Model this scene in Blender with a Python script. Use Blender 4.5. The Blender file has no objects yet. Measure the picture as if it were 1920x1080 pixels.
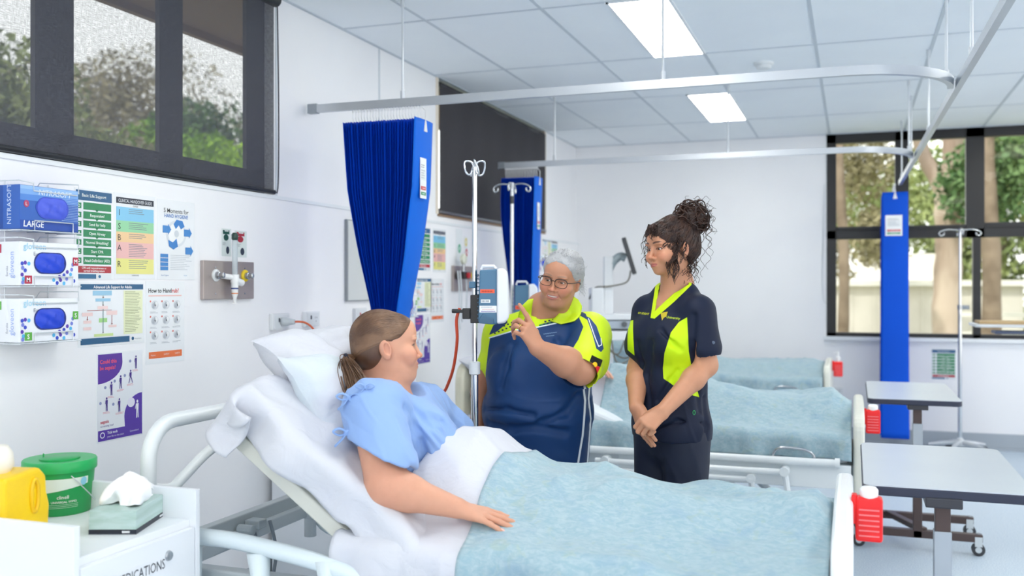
import bpy, math, random
import numpy as np
from mathutils import Vector, Matrix
S = bpy.context.scene
COL = S.collection
R = math.radians
PI = math.pi
random.seed(7)
RNG = np.random.RandomState(11)
# ---------------------------------------------------------------- camera
CAMZ = 1.39
YAW = math.atan2(640, 1800)
cam_d = bpy.data.cameras.new('camera'); cam = bpy.data.objects.new('camera', cam_d); COL.objects.link(cam)
cam.location = (0, 0, CAMZ); cam.rotation_euler = (R(90), 0, YAW)
cam_d.sensor_width = 36; cam_d.lens = 33.75; cam_d.shift_y = -3 / 1920
cam_d.clip_start = .05; cam_d.clip_end = 200
cam_d.dof.use_dof = True; cam_d.dof.focus_distance = 3.3; cam_d.dof.aperture_fstop = 2.2
S.camera = cam
# ---------------------------------------------------------------- colour management
S.view_settings.view_transform = 'Standard'; S.view_settings.look = 'None'
S.view_settings.gamma = 1; S.view_settings.exposure = 0.34
S.view_settings.use_curve_mapping = False
S.cycles.diffuse_bounces = 7; S.cycles.max_bounces = 10; S.cycles.transparent_max_bounces = 24
S.cycles.sample_clamp_indirect = 6
# ---------------------------------------------------------------- sky and sun
world = bpy.data.worlds.new('world'); S.world = world; world.use_nodes = True
wn = world.node_tree.nodes; wl = world.node_tree.links
bg = wn['Background']
tcw = wn.new('ShaderNodeTexCoord'); sep = wn.new('ShaderNodeSeparateXYZ'); rmp = wn.new('ShaderNodeValToRGB')
wl.new(tcw.outputs['Generated'], sep.inputs[0]); wl.new(sep.outputs['Z'], rmp.inputs[0]); wl.new(rmp.outputs[0], bg.inputs[0])
rmp.color_ramp.elements[0].position = 0.0; rmp.color_ramp.elements[0].color = (1, .98, .95, 1)
rmp.color_ramp.elements[1].position = 0.7; rmp.color_ramp.elements[1].color = (.90, .93, 1, 1)
bg.inputs[1].default_value = 2.1
sun_d = bpy.data.lights.new('sun', 'SUN'); sun_d.energy = 3.2; sun_d.angle = R(3); sun_d.color = (1, .95, .86)
sun = bpy.data.objects.new('sun', sun_d); COL.objects.link(sun)
sun.rotation_euler = (R(33), R(-24), 0)      # high sun from beyond the left front corner; eaves keep it out of the left windows
# glowing ceiling panels; all but the first two unseen, added to brighten the room
CEIL = 2.75
LIGHT_SPOTS = [(-.965, 5.06), (-.965, 7.41), (-.965, 2.70), (-.965, .35), (1.52, 1.5), (1.52, 5.06), (1.52, 7.41), (-.965, -1.6), (1.52, -1.2)]
LIGHT_EMIT = 12.5

# ---------------------------------------------------------------- picture to place
def _ray(px, py):
    r, u = (px - 960) / 1800, -(py - 537) / 1800
    c, s = math.cos(YAW), math.sin(YAW)
    return Vector((c * r - s, s * r + c, u))
OC = Vector((0, 0, CAMZ))
def atX(px, py, x=-2.53): d = _ray(px, py); return OC + d * (x / d.x)
def atY(px, py, y): d = _ray(px, py); return OC + d * (y / d.y)
def atZ(px, py, z): d = _ray(px, py); return OC + d * ((z - CAMZ) / d.z)
def atW(px, py, w): return OC + _ray(px, py) * w

# ---------------------------------------------------------------- materials
def lin(h):
    if isinstance(h, (tuple, list)): return tuple(h[:3]) + (1,)
    h = h.lstrip('#'); out = []
    for i in (0, 2, 4):
        c = int(h[i:i + 2], 16) / 255
        out.append(c / 12.92 if c <= .04045 else ((c + .055) / 1.055) ** 2.4)
    return tuple(out) + (1,)
_M = {}
def M(col, rough=.5, metal=0, name=None, bump=0, bscale=200, spec=.5, emit=0, alpha=1, trans=0, mott=None, mscale=3, sheen=0, sss=0, coat=0, stretch=None):
    key = (str(col), rough, metal, bump, bscale, spec, emit, alpha, trans, str(mott), mscale, sheen, sss, coat, str(stretch))
    if key in _M: return _M[key]
    m = bpy.data.materials.new(name or 'mat_%d' % len(_M)); m.use_nodes = True
    n = m.node_tree.nodes; l = m.node_tree.links; b = n['Principled BSDF']
    b.inputs['Base Color'].default_value = lin(col); b.inputs['Roughness'].default_value = rough
    b.inputs['Metallic'].default_value = metal; b.inputs['Specular IOR Level'].default_value = spec
    if alpha < 1: b.inputs['Alpha'].default_value = alpha
    if trans: b.inputs['Transmission Weight'].default_value = trans
    if sheen: b.inputs['Sheen Weight'].default_value = sheen
    if coat: b.inputs['Coat Weight'].default_value = coat
    if sss:
        b.inputs['Subsurface Weight'].default_value = sss; b.inputs['Subsurface Radius'].default_value = (.012, .005, .003)
        b.inputs['Subsurface Scale'].default_value = 1
    if emit:
        b.inputs['Emission Color'].default_value = lin(col); b.inputs['Emission Strength'].default_value = emit
    tc = n.new('ShaderNodeTexCoord'); mp = n.new('ShaderNodeMapping'); l.new(tc.outputs['Object'], mp.inputs[0])
    if stretch: mp.inputs['Scale'].default_value = stretch
    nz = n.new('ShaderNodeTexNoise'); nz.inputs['Scale'].default_value = mscale; nz.inputs['Detail'].default_value = 4
    l.new(mp.outputs[0], nz.inputs['Vector'])
    mx = n.new('ShaderNodeMix'); mx.data_type = 'RGBA'
    c0 = lin(col); c1 = lin(mott) if mott else tuple(c * .955 for c in c0[:3]) + (1,)
    mx.inputs[6].default_value = c0; mx.inputs[7].default_value = c1
    cr = n.new('ShaderNodeMapRange'); cr.inputs[1].default_value = .4; cr.inputs[2].default_value = .62
    l.new(nz.outputs['Fac'], cr.inputs[0]); l.new(cr.outputs[0], mx.inputs[0])
    l.new(mx.outputs[2], b.inputs['Base Color'])
    if bump:
        nb = n.new('ShaderNodeTexNoise'); nb.inputs['Scale'].default_value = bscale; nb.inputs['Detail'].default_value = 3
        l.new(mp.outputs[0], nb.inputs['Vector'])
        bp = n.new('ShaderNodeBump'); bp.inputs['Strength'].default_value = bump; bp.inputs['Distance'].default_value = .002
        l.new(nb.outputs['Fac'], bp.inputs['Height']); l.new(bp.outputs[0], b.inputs['Normal'])
    _M[key] = m
    return m

# ---------------------------------------------------------------- mesh builder
class MB:
    def __init__(self): self.v = []; self.f = []; self.mi = []; self.mats = []; self.n = 0; self.T = None
    def _m(self, m):
        if m is None: return 0
        if m not in self.mats: self.mats.append(m)
        return self.mats.index(m)
    def add(self, vs, fs, m=None):
        vs = np.asarray(vs, dtype=float).reshape(-1, 3)
        if self.T is not None:
            A = np.array(self.T); vs = vs @ A[:3, :3].T + A[:3, 3]
        self.v.append(vs); k = self._m(m)
        for f in fs: self.f.append(tuple(int(i) + self.n for i in f)); self.mi.append(k)
        self.n += len(vs); return self
    def box(self, c, s, m=None, rot=None):
        hx, hy, hz = s[0] / 2, s[1] / 2, s[2] / 2
        vs = np.array([(x, y, z) for x in (-hx, hx) for y in (-hy, hy) for z in (-hz, hz)])
        if rot is not None: vs = vs @ np.array(rot.to_3x3()).T
        vs = vs + np.array(c)
        return self.add(vs, [(0, 1, 3, 2), (4, 6, 7, 5), (0, 4, 5, 1), (2, 3, 7, 6), (0, 2, 6, 4), (1, 5, 7, 3)], m)
    def bx(self, x0, x1, y0, y1, z0, z1, m=None): return self.box(((x0 + x1) / 2, (y0 + y1) / 2, (z0 + z1) / 2), (abs(x1 - x0), abs(y1 - y0), abs(z1 - z0)), m)
    def tube(self, pts, r, m=None, n=10, closed=False, cap=True, flat=None):
        P = np.array([tuple(p) for p in pts], float); k = len(P)
        rr = np.full(k, r, float) if np.isscalar(r) else np.array(r, float)
        T = np.zeros_like(P)
        for i in range(k):
            a = P[(i - 1) % k] if (closed or i > 0) else P[i]; b = P[(i + 1) % k] if (closed or i < k - 1) else P[i]
            t = b - a; T[i] = t / (np.linalg.norm(t) + 1e-12)
        up = np.array([0, 0, 1.]) if abs(T[0][2]) < .9 else np.array([1., 0, 0])
        nn = np.cross(T[0], up); nn /= np.linalg.norm(nn); vs = []
        ang = np.linspace(0, 2 * PI, n, endpoint=False)
        for i in range(k):
            nn = nn - T[i] * np.dot(nn, T[i]); nn /= (np.linalg.norm(nn) + 1e-12); bb = np.cross(T[i], nn)
            fx, fy = (1, 1) if flat is None else flat
            vs.append(P[i] + rr[i] * (fx * np.outer(np.cos(ang), nn) + fy * np.outer(np.sin(ang), bb)))
        fs = []
        for i in range(k if closed else k - 1):
            a = i * n; b = ((i + 1) % k) * n
            for j in range(n): fs.append((a + j, a + (j + 1) % n, b + (j + 1) % n, b + j))
        if cap and not closed: fs.append(tuple(range(n - 1, -1, -1))); fs.append(tuple((k - 1) * n + j for j in range(n)))
        return self.add(np.concatenate(vs), fs, m)
    def cyl(self, p0, p1, r, m=None, n=16, r1=None): return self.tube([p0, p1], [r, r if r1 is None else r1], m, n)
    def lathe(self, prof, m=None, n=28, c=(0, 0, 0), axis='z', sx=1, sy=1):
        vs = []; k = len(prof); a = np.linspace(0, 2 * PI, n, endpoint=False)
        for (r, z) in prof:
            if axis == 'z': q = np.stack([r * np.cos(a) * sx, r * np.sin(a) * sy, np.full(n, z)], 1)
            elif axis == 'x': q = np.stack([np.full(n, z), r * np.cos(a) * sx, r * np.sin(a) * sy], 1)
            else: q = np.stack([-r * np.cos(a) * sx, np.full(n, z), r * np.sin(a) * sy], 1)
            vs.append(q + np.array(c))
        fs = [(i * n + j, i * n + (j + 1) % n, (i + 1) * n + (j + 1) % n, (i + 1) * n + j) for i in range(k - 1) for j in range(n)]
        if prof[0][0] > 1e-6: fs.append(tuple(range(n - 1, -1, -1)))
        if prof[-1][0] > 1e-6: fs.append(tuple((k - 1) * n + j for j in range(n)))
        return self.add(np.concatenate(vs), fs, m)
    def ell(self, c, r, m=None, n=16, rot=None):
        if np.isscalar(r): r = (r, r, r)
        vs = []; k = n // 2 + 1
        for i in range(k):
            t = PI * i / (k - 1)
            for j in range(n):
                p = 2 * PI * j / n; vs.append((r[0] * math.sin(t) * math.cos(p), r[1] * math.sin(t) * math.sin(p), -r[2] * math.cos(t)))
        vs = np.array(vs)
        if rot is not None: vs = vs @ np.array(rot.to_3x3()).T
        fs = [(i * n + j, i * n + (j + 1) % n, (i + 1) * n + (j + 1) % n, (i + 1) * n + j) for i in range(k - 1) for j in range(n)]
        return self.add(vs + np.array(c), fs, m)
    def grid(self, A, m=None, closed_u=False):
        A = np.asarray(A, float); nu, nv = A.shape[:2]
        fs = [(i * nv + j, ((i + 1) % nu) * nv + j, ((i + 1) % nu) * nv + j + 1, i * nv + j + 1) for i in range(nu if closed_u else nu - 1) for j in range(nv - 1)]
        return self.add(A.reshape(-1, 3), fs, m)
    def prism(self, poly, d0, d1, axis='y', m=None):
        k = len(poly); vs = []
        for d in (d0, d1):
            for (a, b) in poly: vs.append({'y': (a, d, b), 'x': (d, a, b), 'z': (a, b, d)}[axis])
        fs = [tuple(range(k)), tuple(range(2 * k - 1, k - 1, -1))] + [(i, i + k, (i + 1) % k + k, (i + 1) % k) for i in range(k)]
        return self.add(vs, fs, m)
    def build(self, name, m=None, parent=None, smooth=False, bevel=0, loc=None, rotz=0, subd=0, solid=0, ang=40, bseg=2):
        me = bpy.data.meshes.new(name)
        V = np.concatenate(self.v) if self.v else np.zeros((0, 3))
        me.from_pydata(V.tolist(), [], self.f)
        mats = self.mats or [m]
        if m is not None and self.mats and None not in self.mats: pass
        for x in mats: me.materials.append(x)
        if len(mats) > 1: me.polygons.foreach_set('material_index', self.mi)
        if smooth: me.polygons.foreach_set('use_smooth', [True] * len(me.polygons))
        me.update()
        o = bpy.data.objects.new(name, me); COL.objects.link(o)
        if parent is not None: o.parent = parent
        if loc is not None: o.location = loc
        if rotz: o.rotation_euler[2] = rotz
        if smooth and smooth != 'all': me.set_sharp_from_angle(angle=R(ang))
        if solid: q = o.modifiers.new('solid', 'SOLIDIFY'); q.thickness = solid; q.offset = 0
        if bevel: q = o.modifiers.new('bevel', 'BEVEL'); q.width = bevel; q.segments = bseg; q.limit_method = 'ANGLE'; q.angle_limit = R(35)
        if subd: q = o.modifiers.new('sub', 'SUBSURF'); q.levels = subd; q.render_levels = subd
        return o
def tag(o, label=None, cat=None, group=None, kind=None):
    if label: o['label'] = label
    if cat: o['category'] = cat
    if group: o['group'] = group
    if kind: o['kind'] = kind
    return o
def thing(name, label, cat, loc=(0, 0, 0), rotz=0, group=None):
    o = bpy.data.objects.new(name, None); COL.objects.link(o); o.location = loc; o.rotation_euler = (0, 0, rotz); o.empty_display_size = .1
    return tag(o, label, cat, group)
def copy_tree(o, parent=None):
    c = o.copy(); COL.objects.link(c); c.parent = parent
    for ch in [x for x in COL.objects if x.parent == o]: copy_tree(ch, c)
    return c
def struct(mb, name, m=None, **k): return tag(mb.build(name, m, **k), kind='structure')
def arc(c, r, a0, a1, n, plane='xy'):
    out = []
    for i in range(n + 1):
        a = R(a0 + (a1 - a0) * i / n); u, v = r * math.cos(a), r * math.sin(a)
        out.append({'xy': (c[0] + u, c[1] + v, c[2]), 'xz': (c[0] + u, c[1], c[2] + v), 'yz': (c[0], c[1] + u, c[2] + v)}[plane])
    return out
def smoothpath(pts, n=8, closed=False):
    P = [Vector(p) for p in pts]; k = len(P); out = []
    for i in range(k if closed else k - 1):
        g = lambda j: P[j % k] if closed else P[max(0, min(k - 1, j))]
        p0, p1, p2, p3 = g(i - 1), g(i), g(i + 1), g(i + 2)
        for j in range(n):
            t = j / n; out.append(.5 * ((2 * p1) + (p2 - p0) * t + (2 * p0 - 5 * p1 + 4 * p2 - p3) * t * t + (3 * p1 - p0 - 3 * p2 + p3) * t ** 3))
    if not closed: out.append(P[-1])
    return out
# value noise on arrays
_perm = np.arange(256); np.random.RandomState(3).shuffle(_perm); _perm = np.concatenate([_perm, _perm, _perm])
_rv = np.random.RandomState(5).rand(256)
def vnoise(x, y, z=0.0):
    x, y, z = np.broadcast_arrays(np.asarray(x, float), np.asarray(y, float), np.asarray(z, float))
    xi, yi, zi = np.floor(x).astype(int), np.floor(y).astype(int), np.floor(z).astype(int)
    fx, fy, fz = x - xi, y - yi, z - zi; fx = fx * fx * (3 - 2 * fx); fy = fy * fy * (3 - 2 * fy); fz = fz * fz * (3 - 2 * fz)
    def h(a, b, c): return _rv[_perm[_perm[_perm[a & 255] + (b & 255)] + (c & 255)]]
    r = 0
    for dx in (0, 1):
        for dy in (0, 1):
            for dz in (0, 1):
                r = r + h(xi + dx, yi + dy, zi + dz) * (fx if dx else 1 - fx) * (fy if dy else 1 - fy) * (fz if dz else 1 - fz)
    return r * 2 - 1
def fbm(x, y, z=0.0, o=3):
    r = 0; a = 1
    for i in range(o): r = r + a * vnoise(np.asarray(x) * 2 ** i + 7.3 * i, np.asarray(y) * 2 ** i + 3.1 * i, np.asarray(z) * 2 ** i); a *= .5
    return r
def ridge(x, y, z=0.0): return 1 - np.abs(vnoise(x, y, z)) * 2
# text as mesh
_TX = {}
def text_geo(s, bold=0.0, sheary=0.0):
    k = (s, bold, sheary)
    if k in _TX: return _TX[k]
    cu = bpy.data.curves.new('t', 'FONT'); cu.body = s; cu.size = 1; cu.resolution_u = 2; cu.offset = bold; cu.fill_mode = 'FRONT'; cu.shear = sheary
    ob = bpy.data.objects.new('t', cu); me = ob.to_mesh()
    V = np.array([tuple(v.co) for v in me.vertices]).reshape(-1, 3); F = [tuple(p.vertices) for p in me.polygons]
    ob.to_mesh_clear(); bpy.data.objects.remove(ob); bpy.data.curves.remove(cu)
    _TX[k] = (V, F); return V, F
class Sheet(MB):
    """flat printed sheet: local x right, z up, faces -y; fractions run from the top left corner"""
    def __init__(self, w, h, base='#f4f6f6', rough=.25, th=.0015, back=None):
        super().__init__(); self.w, self.h, self.ro = w, h, rough
        self.bx(-w / 2, w / 2, 0, th, -h / 2, h / 2, M(base, rough))
        self.y = -.0004
    def P(self, x, y, l): return (-self.w / 2 + x * self.w, self.y - .0003 * l, self.h / 2 - y * self.h)
    def r(self, x0, y0, x1, y1, col, l=0): return self.add([self.P(x0, y1, l), self.P(x1, y1, l), self.P(x1, y0, l), self.P(x0, y0, l)], [(0, 1, 2, 3)], M(col, self.ro))
    def poly(self, pts, col, l=0): return self.add([self.P(x, y, l) for x, y in pts], [tuple(range(len(pts)))], M(col, self.ro))
    def c(self, x, y, rx, ry, col, l=0, n=20, a0=0, a1=360): return self.poly([(x + rx * math.cos(R(a0 + (a1 - a0) * i / n)), y + ry * math.sin(R(a0 + (a1 - a0) * i / n))) for i in range(n if a1 - a0 >= 360 else n + 1)], col, l)
    def t(self, x, y, size, s, col, l=1, al='l', bold=.0, maxw=None, rot=0, sh=0):
        V, F = text_geo(s, bold, sh)
        if not len(V): return
        sz = size * self.h; wd = V[:, 0].max() - V[:, 0].min(); sxx = sz
        if maxw and wd * sz > maxw * self.w: sxx = maxw * self.w / wd
        X = (V[:, 0] - V[:, 0].min()) * sxx
        if al == 'c': X = X - wd * sxx / 2
        if al == 'r': X = X - wd * sxx
        Zc = V[:, 1] * sz
        if rot: X, Zc = X * math.cos(R(rot)) - Zc * math.sin(R(rot)), X * math.sin(R(rot)) + Zc * math.cos(R(rot))
        q = self.P(x, y, l)
        return self.add(np.stack([q[0] + X, np.full(len(X), q[1]), q[2] + Zc], 1), F, M(col, self.ro))
    def lines(self, x0, y0, x1, y1, n, col='#9aa0a8', fill=.35, l=1):
        for i in range(n):
            yy = y0 + (y1 - y0) * i / n; self.r(x0, yy, x0 + (x1 - x0) * random.uniform(.6, 1), yy + (y1 - y0) / n * fill, col, l)
# ================================================================= ROOM
WX = -2.55; PX = -2.53; BY = 9.05; RX = 4.2; FY = -3.0
mWall = M('#f4f4f6', .55, bump=.05, bscale=60, mott='#f1f1f4', mscale=1.5)
mPanel = M('#f4f4f4', .42)
W1 = (.9, 3.85, 1.816, CEIL); W2 = (5.72, 8.02, 1.86, CEIL)
b = MB()
b.bx(WX - .16, WX, FY, BY, 0, 1.812); b.bx(WX - .16, WX, FY, W1[0], 1.812, CEIL); b.bx(WX - .16, WX, W1[1], W2[0], 1.812, CEIL); b.bx(WX - .16, WX, W2[0], W2[1], 1.812, 1.86)
b.bx(WX - .16, WX, W2[1], BY, 1.812, CEIL); b.bx(WX, PX, FY, BY - .002, 0, 1.795)
struct(b, 'wall_left', mWall)
b = MB(); b.bx(WX, PX + .006, FY, BY - .002, 1.795, 1.812); struct(b, 'trim_1', M('#e9edf0', .4))
b = MB(); 
for yy in (atX(523, 0).y, 4.9): b.bx(WX, WX + .004, yy, yy + .012, 1.812, CEIL)
struct(b, 'trim_2', M('#cfd6dc', .5))
BW0 = atY(1550, 500, BY).x; BWZ = .945; BW1 = 3.3
b = MB(); b.bx(WX - .16, BW0, BY, BY + .16, 0, CEIL); b.bx(BW0, BW1, BY, BY + .16, 0, BWZ); b.bx(BW1, RX + .16, BY, BY + .16, 0, CEIL)
struct(b, 'wall_back', mWall)
b = MB(); b.bx(RX, RX + .16, FY, 0, 0, CEIL); b.bx(RX, RX + .16, 0, BY, 0, .5); b.bx(RX, RX + .16, 0, BY, 2.66, CEIL)
for y in (3, 6): b.bx(RX, RX + .16, y - .1, y + .1, .5, 2.66)
b.bx(RX, RX + .16, BY - .4, BY, .5, 2.66)
struct(b, 'wall_right', mWall)  # unseen wall, its large openings added to let daylight in
b = MB(); b.bx(WX - .16, RX + .16, FY - .16, FY, 0, .5); b.bx(WX - .16, RX + .16, FY - .16, FY, 2.66, CEIL)
for x0, x1 in ((WX - .16, -2), (1.0, 1.3), (3.9, RX + .16)): b.bx(x0, x1, FY - .16, FY, .5, 2.66)
struct(b, 'wall_front', mWall)  # wall behind the camera, opened up as well for extra daylight
# floor
mf = M('#b9c9dc', .38, mott='#b3c4d8', mscale=2); nt = mf.node_tree; pb = nt.nodes['Principled BSDF']
sp = nt.nodes.new('ShaderNodeTexNoise'); sp.inputs['Scale'].default_value = 160; sp.inputs['Detail'].default_value = 2
tc = nt.nodes.new('ShaderNodeTexCoord'); nt.links.new(tc.outputs['Object'], sp.inputs['Vector'])
rm = nt.nodes.new('ShaderNodeValToRGB'); rm.color_ramp.elements[0].position = .42; rm.color_ramp.elements[0].color = lin('#aebfd0'); rm.color_ramp.elements[1].position = .6; rm.color_ramp.elements[1].color = lin('#cdd9e3')
nt.links.new(sp.outputs['Fac'], rm.inputs[0]); nt.links.new(rm.outputs[0], pb.inputs['Base Color'])
b = MB(); b.bx(WX - .16, RX + .16, FY - .16, BY + .16, -.1, 0); struct(b, 'floor', mf)
b = MB(); b.bx(WX, RX, BY - .012, BY, 0, .14); b.box((0.8, BY - .022, .012), (6.7, .03, .024)); struct(b, 'baseboard_back', M('#a9b2bb', .45))
b = MB(); b.bx(PX, PX + .012, FY, BY, 0, .14); struct(b, 'baseboard_left', M('#a9b2bb', .45))
# ceiling
b = MB(); b.bx(WX - .16, RX + .16, FY - .16, BY + .16, CEIL, CEIL + .12)
struct(b, 'ceiling', M('#eff3f7', .8, bump=.12, bscale=220, mott='#ecf0f5', mscale=2))
b = MB(); GX = [-2.06 + .62 * i for i in range(11)]; GY = [BY - .0 - 1.17 * i for i in range(0, 11)]; GY = [4.475 + 1.175 * i for i in range(-6, 4)]
for x in GX: b.bx(x - .009, x + .009, FY, BY, CEIL - .003, CEIL + .001)
for y in GY: b.bx(WX, RX, y - .009, y + .009, CEIL - .0025, CEIL + .001)
b.bx(WX, WX + .02, FY, BY, CEIL - .004, CEIL); b.bx(WX, RX, BY - .02, BY, CEIL - .004, CEIL)
struct(b, 'trim_3', M('#c6ced6', .5))
mLite = M('#fffdf6', .5, emit=LIGHT_EMIT)
for i, (x, y) in enumerate(LIGHT_SPOTS):
    lab = {0: 'large glowing recessed ceiling panel nearer the camera, left of the smoke detector', 1: 'smaller looking glowing ceiling panel farther back, above the second curtain track'}.get(i, 'recessed ceiling light panel out of the picture behind or beside the camera')
    t = thing('ceiling_light', lab, 'light', (x, y, CEIL), 0, 'ceiling lights' if i < 2 else 'ceiling lights out of the picture')
    f = MB()
    for sx in (-1, 1): f.bx(sx * .148 - .008, sx * .148 + .008, -.588, .588, -.008, 0); f.bx(-.15, .15, sx * .58 - .008, sx * .58 + .008, -.008, 0)
    f.build('frame', M('#e6eaee', .4), t)
    MB().bx(-.14, .14, -.572, .572, -.006, -.001).build('diffuser', mLite, t)
# smoke detector
p = atZ(1432, 118, CEIL)
t = thing('smoke_detector', 'small round white smoke detector on the ceiling', 'smoke detector', p)
MB().lathe([(.06, 0), (.06, -.012), (.05, -.02)], n=24).build('base', M('#e9ecee', .4), t, smooth=True)
MB().lathe([(.045, -.018), (.042, -.035), (.02, -.042), (0, -.042)], n=24).build('sensor_head', M('#dfe3e6', .4), t, smooth=True)
# ---- window 1 (left wall, near)
mBlk = M('#1f2126', .4); mBlk2 = M('#26272c', .5)
def glass_mat():
    m = bpy.data.materials.new('window_glass'); m.use_nodes = True; n = m.node_tree.nodes; l = m.node_tree.links
    n.remove(n['Principled BSDF']); o = n['Material Output']; t = n.new('ShaderNodeBsdfTransparent'); g = n.new('ShaderNodeBsdfGlossy'); g.inputs['Roughness'].default_value = .03
    mx = n.new('ShaderNodeMixShader'); mx.inputs[0].default_value = .003; t.inputs[0].default_value = (.96, .98, .97, 1)
    l.new(t.outputs[0], mx.inputs[1]); l.new(g.outputs[0], mx.inputs[2]); l.new(mx.outputs[0], o.inputs[0]); return m
mGlass = glass_mat()
y1 = lambda px: atX(px, 150, -2.62).y
f = MB(); fx0, fx1 = -2.62, -2.60
f.bx(fx0, fx1, W1[0], W1[1], W1[2], 1.925); f.bx(fx0, fx1, W1[0], W1[1], CEIL - .05, CEIL)
ed = [(W1[0], W1[0] + .05), (1.55, 1.72), (y1(57), y1(130)), (y1(291), y1(335)), (y1(455), W1[1])]
for a, c in ed: f.bx(fx0, fx1, a, c, W1[2], CEIL)
struct(f, 'window_1', mBlk2)
g = MB(); g.bx(-2.632, -2.628, W1[0], W1[1], W1[2], CEIL); tag(g.build('window_1_glass', mGlass), kind='structure')
# ---- window 2 (left wall, far)
f = MB(); f.bx(fx0, fx1, W2[0], W2[1], W2[2], W2[2] + .05); f.bx(fx0, fx1, W2[0], W2[1], CEIL - .05, CEIL)
for a in (W2[0], W2[0] + .75, W2[0] + 1.5, W2[1] - .06): f.bx(fx0, fx1, a, a + .06, W2[2], CEIL)
struct(f, 'window_2', mBlk2)
g = MB(); g.bx(-2.632, -2.628, W2[0], W2[1], W2[2], CEIL); tag(g.build('window_2_glass', mGlass), kind='structure')
f = MB(); f.bx(WX - .1, WX + .012, W2[0] - .0, W2[1], W2[2] - .012, W2[2] + .003); struct(f, 'trim_4', M('#8b6f55', .5))
f = MB(); f.bx(WX - .02, WX + .008, W2[0] - .025, W2[0] + .004, W2[2], CEIL); f.bx(WX - .02, WX + .008, W2[1] - .004, W2[1] + .022, W2[2], CEIL); struct(f, 'trim_5', M('#e9dfd0', .5))
def blind_mat(tr, col='#2b2c33', col2='#3a3b43'):
    m = bpy.data.materials.new('blind_mesh'); m.use_nodes = True; n = m.node_tree.nodes; l = m.node_tree.links
    b_ = n['Principled BSDF']; b_.inputs['Roughness'].default_value = .8; o = n['Material Output']
    tcn = n.new('ShaderNodeTexCoord'); A = []
    for sc in ((1, 300, 24), (1, 24, 300)):
        mp = n.new('ShaderNodeMapping'); mp.inputs['Scale'].default_value = sc; nz = n.new('ShaderNodeTexNoise'); nz.inputs['Scale'].default_value = 1.6; nz.inputs['Detail'].default_value = 2
        l.new(tcn.outputs['Object'], mp.inputs[0]); l.new(mp.outputs[0], nz.inputs['Vector']); A.append(nz)
    ad = n.new('ShaderNodeMath'); ad.operation = 'ADD'; l.new(A[0].outputs['Fac'], ad.inputs[0]); l.new(A[1].outputs['Fac'], ad.inputs[1])
    mr = n.new('ShaderNodeMapRange'); mr.inputs[1].default_value = .75; mr.inputs[2].default_value = 1.25; l.new(ad.outputs[0], mr.inputs[0])
    cm = n.new('ShaderNodeMix'); cm.data_type = 'RGBA'; cm.inputs[6].default_value = lin(col); cm.inputs[7].default_value = lin(col2); l.new(mr.outputs[0], cm.inputs[0]); l.new(cm.outputs[2], b_.inputs['Base Color'])
    if tr > 0:
        m2 = n.new('ShaderNodeMapRange'); m2.inputs[1].default_value = 0; m2.inputs[2].default_value = 1; m2.inputs[3].default_value = tr + .10; m2.inputs[4].default_value = tr - .10; l.new(mr.outputs[0], m2.inputs[0])
        t = n.new('ShaderNodeBsdfTransparent'); mx = n.new('ShaderNodeMixShader'); l.new(m2.outputs[0], mx.inputs[0]); l.new(b_.outputs[0], mx.inputs[1]); l.new(t.outputs[0], mx.inputs[2]); l.new(mx.outputs[0], o.inputs[0])
    return m
mB1 = blind_mat(.55, '#4d4f5b', '#63656f'); mB2 = blind_mat(0, '#2e2d33', '#3b393e')
t = thing('roller_blind', 'see-through charcoal mesh roller blind over the nearer three-pane window on the left wall', 'blind', (-2.525, 2.35, CEIL), 0, 'roller blinds on the left wall')
yb = atX(513, 150, -2.525).y
MB().bx(-.001, .001, -1.4, yb - 2.35, -.93, -.03).build('fabric', mB1, t)
MB().tube([(.004, -1.4, -.925), (.004, yb - 2.35, -.925)], .011, n=8).build('bottom_rail', mBlk, t, smooth=True)
MB().tube([(-.0, -1.4, -.035), (0, yb - 2.35 + .02, -.035)], .03, n=14).build('roller', mBlk, t, smooth=True)
cp = [(.012, yb - 2.35 + .012, -.05), (.014, yb - 2.35 + .02, -.5), (.014, yb - 2.35 + .018, -.85), (.014, yb - 2.35 + .006, -.93)]
MB().tube(smoothpath(cp, 6), .003, n=6).build('chain', M('#3a3b44', .5), t)
t = thing('roller_blind', 'opaque dark roller blind over the farther window, behind the blue curtains', 'blind', (-2.548, 6.87, CEIL), 0, 'roller blinds on the left wall')
bl = MB(); A = np.zeros((40, 12, 3))
for i, y in enumerate(np.linspace(W2[0] - 6.87 + .012, W2[1] - 6.87 - .012, 40)):
    for j, z in enumerate(np.linspace(-.03, -.872, 12)): A[i, j] = (.010 + .004 * math.sin(i * .7 + j * .1) * math.sin(i * .23), y, z)
bl.grid(A); bl.build('fabric', mB2, t, smooth='all')
MB().tube([(.012, W2[0] - 6.87 + .012, -.874), (.012, W2[1] - 6.87 - .012, -.874)], .009, n=8).build('bottom_rail', M('#8d8f94', .3, .7), t, smooth=True)
MB().tube([(-.01, W2[0] - 6.86, -.04), (-.01, W2[1] - 6.88, -.04)], .022, n=12).build('roller', mBlk, t, smooth=True)
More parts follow.
